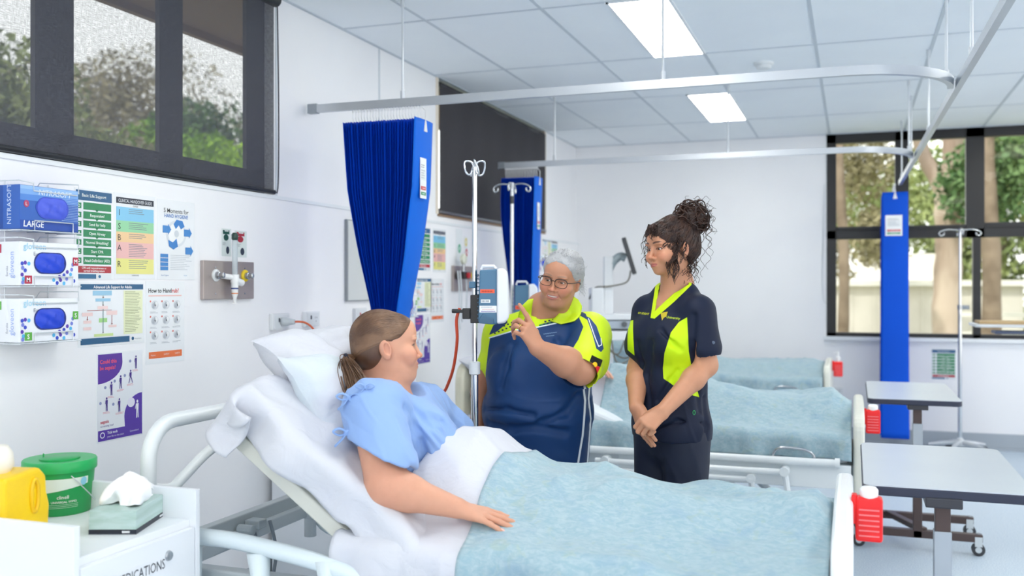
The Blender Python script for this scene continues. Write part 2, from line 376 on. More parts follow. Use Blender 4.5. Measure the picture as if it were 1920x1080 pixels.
# ---- window 3 (back wall)
f = MB(); X = lambda px, py=400: atY(px, py, BY).x; Zz = lambda py, px=1700: atY(px, py, BY).z
d0, d1 = BY - .01, BY + .07
f.bx(BW0, X(1568), d0, d1, BWZ, CEIL); f.bx(BW0, BW1, d0, d1, CEIL - .085, CEIL); f.bx(BW0, BW1, d0, d1, BWZ, BWZ + .035)
f.bx(BW0, BW1, d0, d1, Zz(447), Zz(430)); f.bx(X(1678), X(1704), d0, d1, BWZ, CEIL)
f.bx(X(1811), X(1846), d0, d1, Zz(447), CEIL); f.bx(X(1824), X(1839), d0, d1, BWZ, Zz(447)); f.bx(X(2010), X(2040), d0, d1, BWZ, CEIL)
for x in (2.5, 3.25): f.bx(x, x + .06, d0, d1, BWZ, CEIL)
# upper sashes slightly proud
f.bx(X(1568), X(1678), d0 + .01, d1, Zz(430), Zz(423)); f.bx(X(1704), X(1811), d0 + .01, d1, Zz(430), Zz(423)); f.bx(X(1846), X(2010), d0 + .01, d1, Zz(430), Zz(420))
struct(f, 'window_3', M('#17181c', .4), bevel=.003)
g = MB(); g.bx(BW0, BW1, BY + .03, BY + .034, BWZ, CEIL); tag(g.build('window_3_glass', mGlass), kind='structure')
f = MB(); f.bx(BW0 - .03, BW1 + .03, BY - .05, BY, BWZ - .03, BWZ); struct(f, 'trim_6', M('#eef1f3', .4))
f = MB(); f.tube(smoothpath([(BW0 - .02, BY - .012, 2.3), (BW0 - .035, BY - .012, 1.6), (BW0 - .03, BY - .012, 1.3), (BW0 - .005, BY - .012, 1.24)], 6), .004, n=6); tag(f.build('trim_7', M('#dfe3e6', .5)), kind='structure')
# ================================================================= OUTSIDE
mLawn = M('#7b8757', .9, mott='#9d9578', mscale=.35)
b = MB(); b.bx(-60, 60, BY + .3, 90, -.45, -.35); b.bx(-60, WX - .3, -20, BY + .3, -.45, -.35); 
tag(b.build('ground_outside', mLawn), kind='structure')
b = MB(); b.bx(RX + .3, 60, -20, BY + .3, -.45, -.35); b.bx(WX - .3, RX + .3, -40, FY - .3, -.45, -.35); tag(b.build('bounce_paving', M('#d8d4cc', .8)), kind='structure')  # unseen pale ground added to bounce sunlight up to the ceiling
b = MB(); b.bx(-3.36, WX - .16, -4, BY + .5, CEIL + .04, CEIL + .1); b.bx(-3.40, -3.36, -4, BY + .5, CEIL + .0, CEIL + .16)
tag(b.build('eaves', M('#7d6557', .7)), kind='structure')
def leafmat(c, c2): 
    m = M(c, .7, mott=c2, mscale=1.2, spec=.2); return m
def leaves(bb, blobs, n, size, mat):
    C = np.array([x[0] for x in blobs]); Rr = np.array([x[1] if isinstance(x[1], tuple) else (x[1],) * 3 for x in blobs], float)
    k = RNG.randint(0, len(blobs), n); d = RNG.normal(size=(n, 3)); d /= np.linalg.norm(d, axis=1)[:, None]
    P = C[k] + d * Rr[k] * (RNG.rand(n, 1) ** .5)
    a = RNG.normal(size=(n, 3)); a /= np.linalg.norm(a, axis=1)[:, None]; c = np.cross(a, RNG.normal(size=(n, 3))); c /= np.linalg.norm(c, axis=1)[:, None]
    s = size * RNG.uniform(.6, 1.3, (n, 1)); V = np.stack([P - a * s, P + c * s * .45, P + a * s, P - c * s * .45], 1).reshape(-1, 3)
    bb.add(V, [(4 * i, 4 * i + 1, 4 * i + 2, 4 * i + 3) for i in range(n)], mat)
def tree(name, label, loc, trunks, blobs, n, size, lc, bark, group=None, cat='tree'):
    t = thing(name, label, cat, loc, 0, group)
    tb = MB()
    for pts, r0, r1 in trunks:
        pp = smoothpath(pts, 6); kk = len(pp); rr = [(r0 + (r1 - r0) * i / (kk - 1)) * (1 + .06 * math.sin(i * 2.1)) for i in range(kk)]; tb.tube(pp, rr, None, 12)
    tb.build('trunk', bark, t, smooth='all')
    lb = MB(); leaves(lb, blobs, n, size, lc); lb.build('foliage', lc, t)
    return t
mBark = M('#b7a697', .85, mott='#8e7a6b', mscale=2.5, bump=.6, bscale=14, stretch=(1, 1, .35))
mBarkD = M('#80705f', .9, mott='#655647', mscale=3)
lg1 = leafmat('#8f9862', '#6f7e4c'); lg2 = leafmat('#6f8858', '#527046'); lg3 = leafmat('#9f9676', '#827b5c'); lg4 = leafmat('#9aa07a', '#b3ac8c')
p = atY(1779, 620, 17.0); p.z = -.35
tree('gum_tree', 'big pale forked gum tree right outside the back window', p,
     [([(0, 0, -.1), (-.04, 0, 1.2), (.0, 0, 2.4), (-.02, 0, 3.2), (.10, .1, 4.2), (.16, 0, 9)], .23, .17), ([(-.02, 0, 2.9), (-.12, 0, 3.35), (-.42, .1, 4.1), (-.75, 0, 6)], .15, .09)],
     [((-2.2, 2.0, 5.0), 1.2), ((1.9, 2.4, 4.6), 1.1), ((.5, 2, 7), 2), ((-.9, 3, 3.2), 1.0)], 7000, .065, lg1, mBark)
p = atY(1576, 620, 15.0); p.z = -.35
tree('gum_tree', 'thin brown trunked tree seen through the far left window panes', p, [([(0, 0, -.1), (.05, 0, 2), (-.03, 0, 4), (0, 0, 8)], .085, .06)], [((0.5, .8, 2.5), (.4, .6, .5)), ((.3, 1.2, 3.7), .65), ((-.6, 0.5, 4.4), .9)], 4500, .055, lg3, mBarkD)
p = atY(1855, 620, 15.5); p.z = -.35
tree('gum_tree', 'straight brown trunked tree seen behind the third column of panes', p, [([(0, 0, -.1), (.03, 0, 2), (-.05, 0, 4), (0, 0, 8)], .14, .11)], [((.6, .5, 4.0), (1.0, .8, 1.3)), ((.0, .9, 3.3), .7), ((1.6, .9, 4.6), 1.3)], 7500, .06, lg2, mBarkD)
for i, (x, y, s, c) in enumerate([(-1.5, 37, 3.8, lg3), (3.6, 29, 3.0, lg1), (9.6, 36.5, 4.2, lg4), (12.8, 28.5, 3.3, lg3)]):
    tree('shade_tree', ['olive green tree mass farthest left beyond the car park', 'leafy green tree beyond the shed', 'sunlit yellow green tree beyond the fence', 'large bushy tree beyond the fence, right of the others'][i], (x, y, -.35),
         [([(0, 0, 0), (.2, 0, 3), (0, 0, 6)], .2, .1)], [((-.9, 0, 2.6), s * .5), ((1.1, 0, 3.4), s * .55), ((0, 0, 5.0), s * .75), ((-1.6, .5, 4.2), s * .5), ((1.8, .6, 5.5), s * .6), ((0, 0, 1.4), s * .5)], 9000, .13, c, mBarkD, 'trees beyond the car park')
# left side garden, seen through the mesh blind
for i, (x, y, z, s, c) in enumerate([(-9.5, 9.4, 3.4, 1.25, lg3), (-8.8, 11.5, 3.2, .8, leafmat('#9cc03a', '#6f9a2c')), (-9.8, 13.6, 3.7, 1.25, leafmat('#66854a', '#4a6a3c')), (-13, 15.5, 4.9, 1.7, lg3), (-8, 7.3, 3.4, .9, lg1), (-12.5, 11.5, 3.3, 1.5, lg4)]):
    tree('shrub', ['olive shrub in the middle pane of the nearer left window', 'bright green shrub low in the right hand pane of the nearer left window', 'green bush behind the bright shrub, seen through the mesh blind', 'brownish grey tree top in the right hand pane', 'yellow green bush in the leftmost pane', 'grey green tree mass behind the middle pane'][i], (x, y, -.35),
         [([(0, 0, 0), (.1, 0, 1.2), (0, 0, z)], .07, .03)], [((0, 0, z), s), ((.5, .6, z - .7), s * .8), ((-.5, -.5, z + .4), s * .6)], 9000, .058, c, mBarkD, 'garden shrubs outside the left wall')
# shed, fence, car
t = thing('storage_shed', 'low white storage shed with a flat roof outside the back window', 'shed', (atY(1730, 620, 22).x, 22, -.35))
w = MB(); w.bx(-1.9, 1.9, 0, 2.5, 0, 1.75); w.build('wall', M('#c9c3bb', .7), t)
w = MB()
for i in range(9): w.bx(-1.9 + i * .47, -1.87 + i * .47, -.02, 0, 0, 1.75)
w.build('cladding_rib', M('#cfcac2', .7), t)
MB().bx(-2.05, 2.05, -.15, 2.6, 1.75, 1.87).build('roof', M('#dcd8d2', .6), t)
MB().bx(-1.3, .3, .6, 1.8, 1.87, 2.45).build('roof_tank', M('#d8d2c8', .6), t)
t = thing('fence', 'white horizontal rail fence outside behind the trees', 'fence', (atY(1880, 620, 19).x, 19, -.35))
w = MB()
for z in (.5, .85, 1.2): w.bx(-1.1, 3, 0, .05, z, z + .07)
w.build('rail', M('#dcd9d0', .7), t)
for i in range(5): MB().bx(-1.1 + i * .95, -1.0 + i * .95, -.03, .03, 0, 1.35).build('post', M('#e6e3da', .7), t)
t = thing('car', 'small red parked car glimpsed through the far left window pane', 'car', (atY(1592, 590, 26).x - .1, 26, -.35))
w = MB(); w.prism([(-1, .3), (-1.0, .75), (-.7, .85), (-.5, 1.2), (.5, 1.25), (.9, .85), (1.2, .75), (1.2, .3)], 0, 1.6, 'y'); w.build('body', M('#c6322f', .3), t, bevel=.05)
w = MB()
w.prism([(-.6, .87), (-.45, 1.14), (.45, 1.18), (.75, .87)], -.01, 0, 'y'); w.build('window', M('#30363c', .2), t)
for sx in (-.6, .75): MB().cyl((sx, -.02, .3), (sx, .15, .3), .3, n=18).build('wheel', M('#202225', .7), t)
# ================================================================= CURTAIN TRACKS
mAlu = M('#b9bec4', .32, .75); mRail = M('#c7ccd2', .35, .6)
TZ = 2.262
def track(name, label, path, hangers):
    t = thing(name, label, 'curtain track', (0, 0, 0), 0, 'ceiling hung curtain tracks')
    m = MB(); P = [Vector((x, y, TZ)) for x, y in path]; k = len(P); A = []
    for i in range(k):
        d = (P[min(i + 1, k - 1)] - P[max(i - 1, 0)]).normalized(); nrm = Vector((-d.y, d.x, 0))
        A.append([P[i] + nrm * a + Vector((0, 0, c)) for a, c in ((-.013, -.019), (.013, -.019), (.013, .019), (-.013, .019), (-.013, -.019))])
    m.grid(np.array([[tuple(q) for q in r] for r in A]))
    m.add([tuple(q) for q in A[0][:4]], [(3, 2, 1, 0)]); m.add([tuple(q) for q in A[-1][:4]], [(0, 1, 2, 3)])
    m.build('rail', mRail, t, smooth=True)
    d = (P[1] - P[0]).normalized(); e = MB(); e.box(P[0] + d * .02, (.05, .032, .046), None); e.build('end_cap', M('#9aa1a8', .4, .4), t)
    for (x, y) in hangers:
        h = MB(); h.cyl((x, y, TZ + .019), (x, y, CEIL), .006, n=8).cyl((x, y, TZ + .019), (x, y, TZ + .055), .011, n=10).cyl((x, y, CEIL - .035), (x, y, CEIL), .011, n=10)
        h.build('hanger_rod', M('#d3d8dd', .35, .3), t, smooth=True)
LX0, LX1 = .412, .342
def longx(y): return LX0 + (LX1 - LX0) * (y - 3.3) / 5.4
def lpath(y, x0):
    xl = longx(y + .5) - .0; r = .42
    pts = [(x0, y), (-1.5, y), (-.5, y)] + [(xl - r + r * math.sin(R(a)), y + r - r * math.cos(R(a))) for a in range(0, 91, 9)]
    return pts
track('curtain_track', 'nearest aluminium curtain track crossing above the patient and curving right', lpath(4.12, atY(581, 210, 4.12).x), [(atY(755, 190, 4.12).x, 4.12), (atY(1243, 155, 4.12).x, 4.12), (longx(4.55) - .02, 4.5)])
track('curtain_track', 'farther aluminium curtain track crossing above the second blue curtain', lpath(6.5, atY(936, 318, 6.5).x), [(atY(1040, 305, 6.5).x, 6.5), (atY(1365, 290, 6.5).x, 6.5), (longx(6.9) - .02, 6.85)])
track('curtain_track', 'long straight curtain track running away towards the back window', [(longx(y) + .03, y) for y in (-1.5, 2, 4, 6, 8.72)], [(longx(y) + .03, y) for y in (1.6, 4.1, 6.0, 7.4, 8.5)])
# ================================================================= BEDS
mBedW = M('#e6ebec', .3, spec=.6); mBedG = M('#c9d0d4', .4); mSteel = M('#b9bdc2', .25, .9); mChrome = M('#d5d9dd', .12, 1)
mCream = M('#dedac4', .4); mDark = M('#26282c', .5); mRubber = M('#3a3d42', .7); mMat = M('#dfe5ea', .8)
def caster(parent, x, y, r=.06):
    w = MB(); w.cyl((x, y - .018, r), (x, y + .018, r), r, mRubber, 18).cyl((x, y - .02, r), (x, y + .02, r), r * .5, mBedG, 12)
    w.box((x, y, r * 2 + .01), (.035, .05, .05), mBedG); w.cyl((x, y, r * 2), (x, y, r * 2 + .05), .014, mSteel, 8)
    return w.build('caster', None, parent, smooth=True)
def bed(label, yc, head='tube', loc_x=-2.05, rails='flat', back=36):
    t = thing('hospital_bed', label, 'hospital bed', (loc_x, yc, 0), 0, 'hospital beds')
    f = MB()
    for s in (-1, 1): f.bx(.03, 1.99, s * .42 - .025, s * .42 + .025, .50, .56)
    for x in (.03, .6, 1.15, 1.96): f.bx(x, x + .05, -.42, .42, .505, .555)
    f.build('deck_frame', mBedG, t, bevel=.006)
    f = MB()
    for s in (-1, 1): f.bx(.15, 1.85, s * .33 - .03, s * .33 + .03, .17, .24)
    for x in (.15, 1.79): f.bx(x, x + .06, -.33, .33, .17, .24)
    f.build('base_frame', mBedW, t, bevel=.006)
    for x0, x1 in ((.45, .75), (1.6, 1.3)):
        f = MB()
        for s in (-1, 1): f.tube([(x0, s * .3, .22), (x1, s * .3, .53)], .022, n=8)
        f.tube([(x0, -.3, .22), (x0, .3, .22)], .018, n=8); f.build('lifting_arm', mBedG, t, smooth=True)
    for x in (.2, 1.83):
        for y in (-.36, .36): caster(t, x, y)
    # mattress
    a = R(back); u = Vector((-math.cos(a), 0, math.sin(a))); nn = Vector((math.sin(a), 0, math.cos(a)))
    m = MB(); m.bx(.95, 1.985, -.44, .44, .56, .685); m.build('mattress', mMat, t, bevel=.03, bseg=3)
    H0 = Vector((.97, 0, .685)); m = MB(); L = .68
    c = H0 + u * (L / 2 + .02) - nn * .065
    rot = Matrix.Rotation(a, 3, 'Y')
    m.box(c, (L, .88, .12), None, rot); m.build('backrest_mattress', mMat, t, bevel=.03, bseg=3)
    m = MB(); m.box(H0 + u * (L / 2) - nn * .145, (L, .80, .025), None, rot)
    for s in (-1, 1): m.box(H0 + u * (L / 2) - nn * .15 + Vector((0, s * .42, 0)), (L + .02, .03, .045), None, rot)
    m.build('backrest_frame', mCream if head != 'tube' else M('#d5d6cd', .4), t, bevel=.005)
    if head == 'tube':
        h = MB(); y0, y1 = -.455, .455
        P = [(0.06, y0, .42), (0.06, y0, .86)] + [(0.06, y0 + .11 - .11 * math.cos(R(q)), .865 + .11 * math.sin(R(q))) for q in range(0, 91, 15)]
        P += [(0.06, .345, .975)] + [(0.06, y1 - .11 + .11 * math.sin(R(q)), .865 + .11 * math.cos(R(q))) for q in range(0, 91, 15)] + [(0.06, y1, .42)]
        h.tube(P, .0235, n=14); h.build('headboard', mBedW, t, smooth='all')
        h = MB(); h.tube(smoothpath([(0.06, y0 + .02, .78), (0.06, y0 + .10, .765), (0.06, y0 + .16, .79), (0.06, y0 + .30, .855), (.06, 0, .87), (0.06, y1 - .30, .855), (0.06, y1 - .16, .79), (0.06, y1 - .1, .765), (0.06, y1 - .02, .78)], 6), .017, n=12)
        h.build('headboard_grip', mBedW, t, smooth='all')
    else:
        h = MB(); y0, y1 = -.46, .46
        poly = [(y0, .5)] + [(y0 + .1 - .1 * math.cos(R(q)), .88 + .1 * math.sin(R(q))) for q in range(0, 91, 15)] + [(y1 - .1 + .1 * math.sin(R(q)), .88 + .1 * math.cos(R(q))) for q in range(0, 91, 15)] + [(y1, .5)]
        h.prism(poly, 0.0, .05, 'x'); h.build('headboard', mCream, t, bevel=.015, bseg=3)
    # footboard
    h = MB(); y0, y1 = -.485, .485
    poly = [(y0 + .02, .40), (y0, .44), (y0 - .0, .70)] + [(y0 + .08 - .08 * math.cos(R(q)), .725 + .075 * math.sin(R(q))) for q in range(0, 91, 15)] + [(0, .815)] + [(y1 - .08 + .08 * math.sin(R(q)), .725 + .075 * math.cos(R(q))) for q in range(0, 91, 15)] + [(y1, .44), (y1 - .02, .40)]
    h.prism(poly, 2.0, 2.05, 'x'); h.build('footboard', M('#f2f4f5', .3) if head == 'tube' else M('#e2e2d6', .35), t, bevel=.016, bseg=3)
    if rails == 'bars':
        for (z, xa, xb, yy, rr) in ((.580, .75, 1.93, -.535, .018), (.530, .8, 1.70, -.565, .015), (.490, .82, 1.55, -.575, .013)):
            h = MB(); h.tube([(xa, yy, z), (xb, yy, z)], rr, n=10); h.tube([(xb - .01, yy, z), (xb + .012, yy, z)], rr * 1.35, n=10); h.build('side_rail_bar', mBedW, t, smooth=True)
        for x0, x1, z0 in ((1.70, 1.73, .535), (.85, .82, .535), (1.55, 1.56, .495)):
            h = MB(); h.tube([(x0, -.565, z0), (x1, -.56, .34)], .014, n=8); h.cyl((x0, -.59, z0), (x0, -.52, z0), .022, n=12); h.build('rail_pivot', mBedW, t, smooth=True)
        h = MB(); h.bx(.9, 1.99, -.50, -.488, .455, .565); h.bx(1.15, 1.3, -.51, -.50, .52, .56); h.build('side_panel', mBedW, t, bevel=.003)
    else:
        for s in (-1, 1):
            h = MB(); yy = s * .49
            top = smoothpath([(.05, yy, .60), (.12, yy, .655), (.33, yy, .668), (.52, yy, .652), (.74, yy, .615), (.86, yy, .56), (.84, yy, .47), (.7, yy, .43), (.3, yy, .43), (.1, yy, .46)], 6, True)
            h.tube(top, .024, n=10, closed=True)
            for x in (.25, .48, .70): h.tube([(x - .02, yy, .45), (x, yy, .54), (x - .01, yy, .64)], [.03, .024, .034], n=10)
            h.tube([(.08, yy, .545), (.8, yy, .535)], .012, n=8)
            h.build('side_rail', M('#dbe6ea', .3), t, smooth='all')
            h = MB(); h.bx(1.05, 1.95, s * .46 - .012, s * .46 + .012, .47, .57); h.build('side_panel', mBedW, t, bevel=.004)
    h = MB(); h.tube(smoothpath([(1.66, -.51, .56), (1.645, -.515, .60), (1.68, -.515, .635), (1.79, -.515, .63), (1.83, -.515, .60), (1.81, -.51, .56)], 5), .007, n=8)
    h.build('mattress_retainer', mSteel, t, smooth='all')
    return t
B1Y, B2Y, B3Y = 2.80, 5.17, 8.0
b1 = bed('white tubular hospital bed with a raised back, holding the patient in the foreground', B1Y)
h = MB(); h.bx(0.02, .06, -.2, .42, .52, .60); h.cyl((.07, -.02, .56), (.13, -.02, .56), .018, n=12); h.box((.09, .05, .565), (.06, .05, .03)); h.build('head_crossbeam', M('#b3bbbf', .4), b1, bevel=.004)
for y in (.02, .12):
    h = MB(); h.tube(smoothpath([(.1, y, .56), (.12, y + .01, .45), (.1, y + .02, .3), (.2, y, .25)], 6), .006, n=6); h.build('cable', M('#8b949c', .5), b1, smooth='all')
b2 = bed('hospital bed with a cream headboard and three lowered rail bars, behind the two standing women', B2Y, 'panel', loc_x=-2.0, rails='bars', back=20)
b3 = bed('farthest hospital bed against the back wall under a blue blanket', B3Y, 'panel', loc_x=-2.21, back=24)

# ---------------------------------------------------------------- bedding
def blanket_mat():
    m = bpy.data.materials.new('blanket_leaf_pattern'); m.use_nodes = True; n = m.node_tree.nodes; l = m.node_tree.links; pb = n['Principled BSDF']
    pb.inputs['Roughness'].default_value = .75; pb.inputs['Sheen Weight'].default_value = .15; pb.inputs['Specular IOR Level'].default_value = .3
    tcn = n.new('ShaderNodeTexCoord'); 
    mp = n.new('ShaderNodeMapping'); mp.inputs['Scale'].default_value = (38, 80, 50); mp.inputs['Rotation'].default_value = (0, 0, .5); l.new(tcn.outputs['Object'], mp.inputs[0])
    nz = n.new('ShaderNodeTexNoise'); nz.inputs['Scale'].default_value = 1; nz.inputs['Detail'].default_value = 5; nz.inputs['Roughness'].default_value = .65; nz.inputs['Distortion'].default_value = .9; l.new(mp.outputs[0], nz.inputs['Vector'])
    cr = n.new('ShaderNodeValToRGB'); e = cr.color_ramp.elements
    e[0].position = .38; e[0].color = lin('#92afba'); e[1].position = .62; e[1].color = lin('#a8bdc4'); x = e.new(.5); x.color = lin('#9db5be')
    l.new(nz.outputs['Fac'], cr.inputs[0])
    n2 = n.new('ShaderNodeTexNoise'); n2.inputs['Scale'].default_value = 14; n2.inputs['Detail'].default_value = 3; l.new(tcn.outputs['Object'], n2.inputs['Vector'])
    r2 = n.new('ShaderNodeMapRange'); r2.inputs[1].default_value = .55; r2.inputs[2].default_value = .7; r2.inputs[4].default_value = .4; l.new(n2.outputs['Fac'], r2.inputs[0])
    mx = n.new('ShaderNodeMix'); mx.data_type = 'RGBA'; mx.inputs[7].default_value = lin('#7fa0b9'); l.new(r2.outputs[0], mx.inputs[0]); l.new(cr.outputs[0], mx.inputs[6])
    n3 = n.new('ShaderNodeTexNoise'); n3.inputs['Scale'].default_value = 19; n3.inputs['Detail'].default_value = 2; n3.inputs['Distortion'].default_value = 1.2; l.new(tcn.outputs['Object'], n3.inputs['Vector'])
    r3 = n.new('ShaderNodeMapRange'); r3.inputs[1].default_value = .6; r3.inputs[2].default_value = .72; r3.inputs[4].default_value = .3; l.new(n3.outputs['Fac'], r3.inputs[0])
    m3 = n.new('ShaderNodeMix'); m3.data_type = 'RGBA'; m3.inputs[7].default_value = lin('#a4b39c'); l.new(r3.outputs[0], m3.inputs[0]); l.new(mx.outputs[2], m3.inputs[6]); l.new(m3.outputs[2], pb.inputs['Base Color'])
    bp = n.new('ShaderNodeBump'); bp.inputs['Strength'].default_value = .6; bp.inputs['Distance'].default_value = .012; n5 = n.new('ShaderNodeTexNoise'); n5.inputs['Scale'].default_value = 9; n5.inputs['Detail'].default_value = 5; n5.inputs['Distortion'].default_value = 1.2; l.new(tcn.outputs['Object'], n5.inputs['Vector']); l.new(n5.outputs['Fac'], bp.inputs['Height']); l.new(bp.outputs[0], pb.inputs['Normal'])
    return m
mBlanket = blanket_mat()
def sheet_mat(c='#d2d4dc'):
    m = M(c, .7, bump=.55, bscale=11, sheen=.1, spec=.25, mott='#ced0d9', mscale=4)
    for q in m.node_tree.nodes:
        if q.type == 'BUMP': q.inputs['Distance'].default_value = .012
        if q.type == 'TEX_NOISE' and q.inputs['Scale'].default_value == 11: q.inputs['Distortion'].default_value = 1.3; q.inputs['Detail'].default_value = 5
    return m
mSheet = sheet_mat('#cfd1d8'); mPillow = sheet_mat('#cdd7dd')
def cover(name, mat, zf, xs, hw, yc, drop, seed=0, label='', cat='blanket', group=None, xa=None, fold=1.0, na=120, th=.006, parent=None, off=0., drape=(1, 1), hem=.02, xb=None):
    """cloth over a bed: zf(x, y) gives the height of what lies under it; xs = x range; hw = half width before it hangs"""
    S_ = np.concatenate([np.linspace(-hw - drop * drape[0], -hw, 26)[:-1], np.linspace(-hw, hw, na), np.linspace(hw, hw + drop * drape[1], 16)[1:]])
    nx = int(abs(xs[1] - xs[0]) / .011) + 2; A = np.zeros((nx, len(S_), 3)); T = np.linspace(0, 1, nx)[:, None]
    s = S_[None, :] * np.ones((nx, 1)); sc = np.clip(s, -hw, hw); ov = np.abs(s) - hw; hang = np.clip(ov, 0, None)
    x0 = xs[0] if xa is None else xa(s); x1 = xs[1] if xb is None else xb(s)
    x = x0 + (x1 - x0) * T
    # rounded shoulder where it turns down
    rr = .04; q = np.clip(hang / (rr * 1.57), 0, 1) * (PI / 2)
    yo = np.where(hang > 0, rr * np.sin(q), 0); zo = np.where(hang > 0, rr * (1 - np.cos(q)) + np.clip(hang - rr * 1.57, 0, None), 0)
    y = yc + sc + np.sign(s) * yo; z = zf(x, yc + sc) - zo + off
    f1 = fbm(x * 3.2 + seed, s * 2.2 + x * 1.5, seed * 1.7, 3)
    rg = ridge(x * 2.6 + s * 4.1 + seed * 3, s * 1.3 - x * 1.1, seed * .7); rg2 = ridge(x * 6 - s * 3 + seed, s * 4.2 + x * 2, seed + 4.)
    edge = np.clip(1 - hang / .05, 0, 1)
    z = z + fold * edge * (.010 * f1 + .024 * np.clip(rg - .45, 0, 1) ** 1.3 + .009 * np.clip(rg2 - .4, 0, 1))
    wave = np.sin(x * 26 + seed + 2.2 * fbm(x * 2, s * .5, seed)) * np.clip(hang / .2, 0, 1) * .014 * fold + fbm(x * 9, s * 2.5, seed + 9) * np.clip(hang / .12, 0, 1) * .014 * fold
    y = y + np.sign(s) * wave
    A[..., 0] = x; A[..., 1] = y; A[..., 2] = z
    b_ = MB(); b_.grid(A); o = b_.build(name, mat, parent, smooth='all', solid=th)
    if label: tag(o, label, cat, group)
    return o
def sstep(a, b_, x): t = np.clip((x - a) / (b_ - a), 0, 1); return t * t * (3 - 2 * t)
def prof(x, pts): return np.interp(x, [p[0] for p in pts], [p[1] for p in pts])
HALF = .455
# bed 1: what lies under the covers (mattress, lap, thighs, shins, feet)
def under1(x, y):
    base = .70
    ridge_z = prof(x, [(-1.45, .80), (-1.28, .90), (-1.18, .955), (-1.08, .945), (-1.0, .885), (-.9, .845), (-.6, .82), (-.35, .80), (-.16, .805), (-.1, .82), (-.03, .76)])
    wid = prof(x, [(-1.3, .27), (-1.0, .27), (-.6, .22), (-.2, .17), (0, .17)])
    d = np.abs(y - B1Y) / wid
    body = base + (ridge_z - base) * np.exp(-(d ** 3.0) * .9)
    split = .02 * np.exp(-((y - B1Y) / .05) ** 2) * sstep(-.95, -.7, x)
    return np.maximum(base, body - split)
def under1s(x, y):
    return under1(x, y)
cover('blanket', mBlanket, under1, (-.97, -.055), HALF, B1Y, .38, 2.0, 'pale aqua leaf-patterned blanket spread over the patient\'s legs in the foreground', 'blanket', 'aqua blankets on the beds', xa=lambda s: -.975 + .02 * np.sin(s * 9) + .03 * s, fold=1.65, na=130)
cover('top_sheet', mSheet, under1s, (-1.3, -.9), HALF, B1Y, .34, 2.0, 'white top sheet folded back across the patient\'s waist', 'sheet', xa=lambda s: np.interp(s, [-.8, -.45, -.30, -.15, .1, .5, .8], [-1.36, -1.35, -1.27, -1.17, -1.10, -1.08, -1.08]), off=-.009, fold=1.65)
# white fitted sheet over the raised back and mattress
a = R(36); ub = Vector((-math.cos(a), 0, math.sin(a))); nb = Vector((math.sin(a), 0, math.cos(a)))
H0 = Vector((-1.08, 0, .695))
def sheet_back(label, yc, H0, ub, nb, L, seed, hw=.44, tail=.18, group=None, ztail=None):
    nU, nV = 110, 90; A = np.zeros((nU, nV, 3)); us = np.linspace(-tail, L + .22, nU)
    for i, uu in enumerate(us):
        if uu < 0: P = Vector((H0.x - uu, 0, H0.z)); N = Vector((0, 0, 1))
        elif uu <= L: P = H0 + ub * uu; k = min(1, uu / .1); N = nb * k + Vector((0, 0, 1)) * (1 - k)
        else:
            e = uu - L; rr = .045; q = min(e / (rr * 1.57), 1) * PI / 2; P = H0 + ub * (L + rr * math.sin(q)) - nb * (rr * (1 - math.cos(q)) + max(0, e - rr * 1.57)); N = nb * math.cos(q) + ub * math.sin(q)
        for j, v in enumerate(np.linspace(-hw - .14, hw + .14, nV)):
            hang = max(0, abs(v) - hw); sg = 1 if v > 0 else -1; q = min(hang / (.035 * 1.57), 1) * PI / 2
            y = yc + max(-hw, min(hw, v)) + sg * .035 * math.sin(q); dn = .035 * (1 - math.cos(q)) + max(0, hang - .055)
            Q = P - N * dn; A[i, j] = (Q.x, y, Q.z)
    U, Vv = np.meshgrid(us, np.linspace(-hw - .14, hw + .14, nV), indexing='ij')
    w = .010 * fbm(U * 4 + seed, Vv * 4, seed) + .030 * np.clip(ridge(U * 3 + Vv * 5 + seed, U * -2.5 + Vv * 2, seed) - .5, 0, 1) + .012 * np.clip(ridge(U * 2 + Vv * 2, Vv * 7 - U * 2, seed + 2) - .4, 0, 1) + .010 * np.clip(ridge(U * 6 - Vv * 6, Vv * 3 + U * 3, seed + 5) - .5, 0, 1)
    w = w * (.12 + .88 * sstep(-.22, .0, U)) - .012 * sstep(-.05, -.2, U)
    hangm = np.clip((np.abs(Vv) - hw) / .1, 0, 1); A[..., 2] += w; A[..., 0] += w * .5
    A[..., 1] += np.sign(Vv) * hangm * (.016 * np.sin(U * 19 + 3 * fbm(U * 2, Vv, seed)) + .016 * fbm(U * 8, Vv * 2, seed + 3))
    b_ = MB(); b_.grid(A); o = b_.build('bed_sheet', mSheet, None, smooth='all', solid=.005); tag(o, label, 'sheet', group); return o
sheet_back('crumpled white bottom sheet wrapped over the raised back of the foreground bed', B1Y, H0, ub, nb, .68, 1.0)
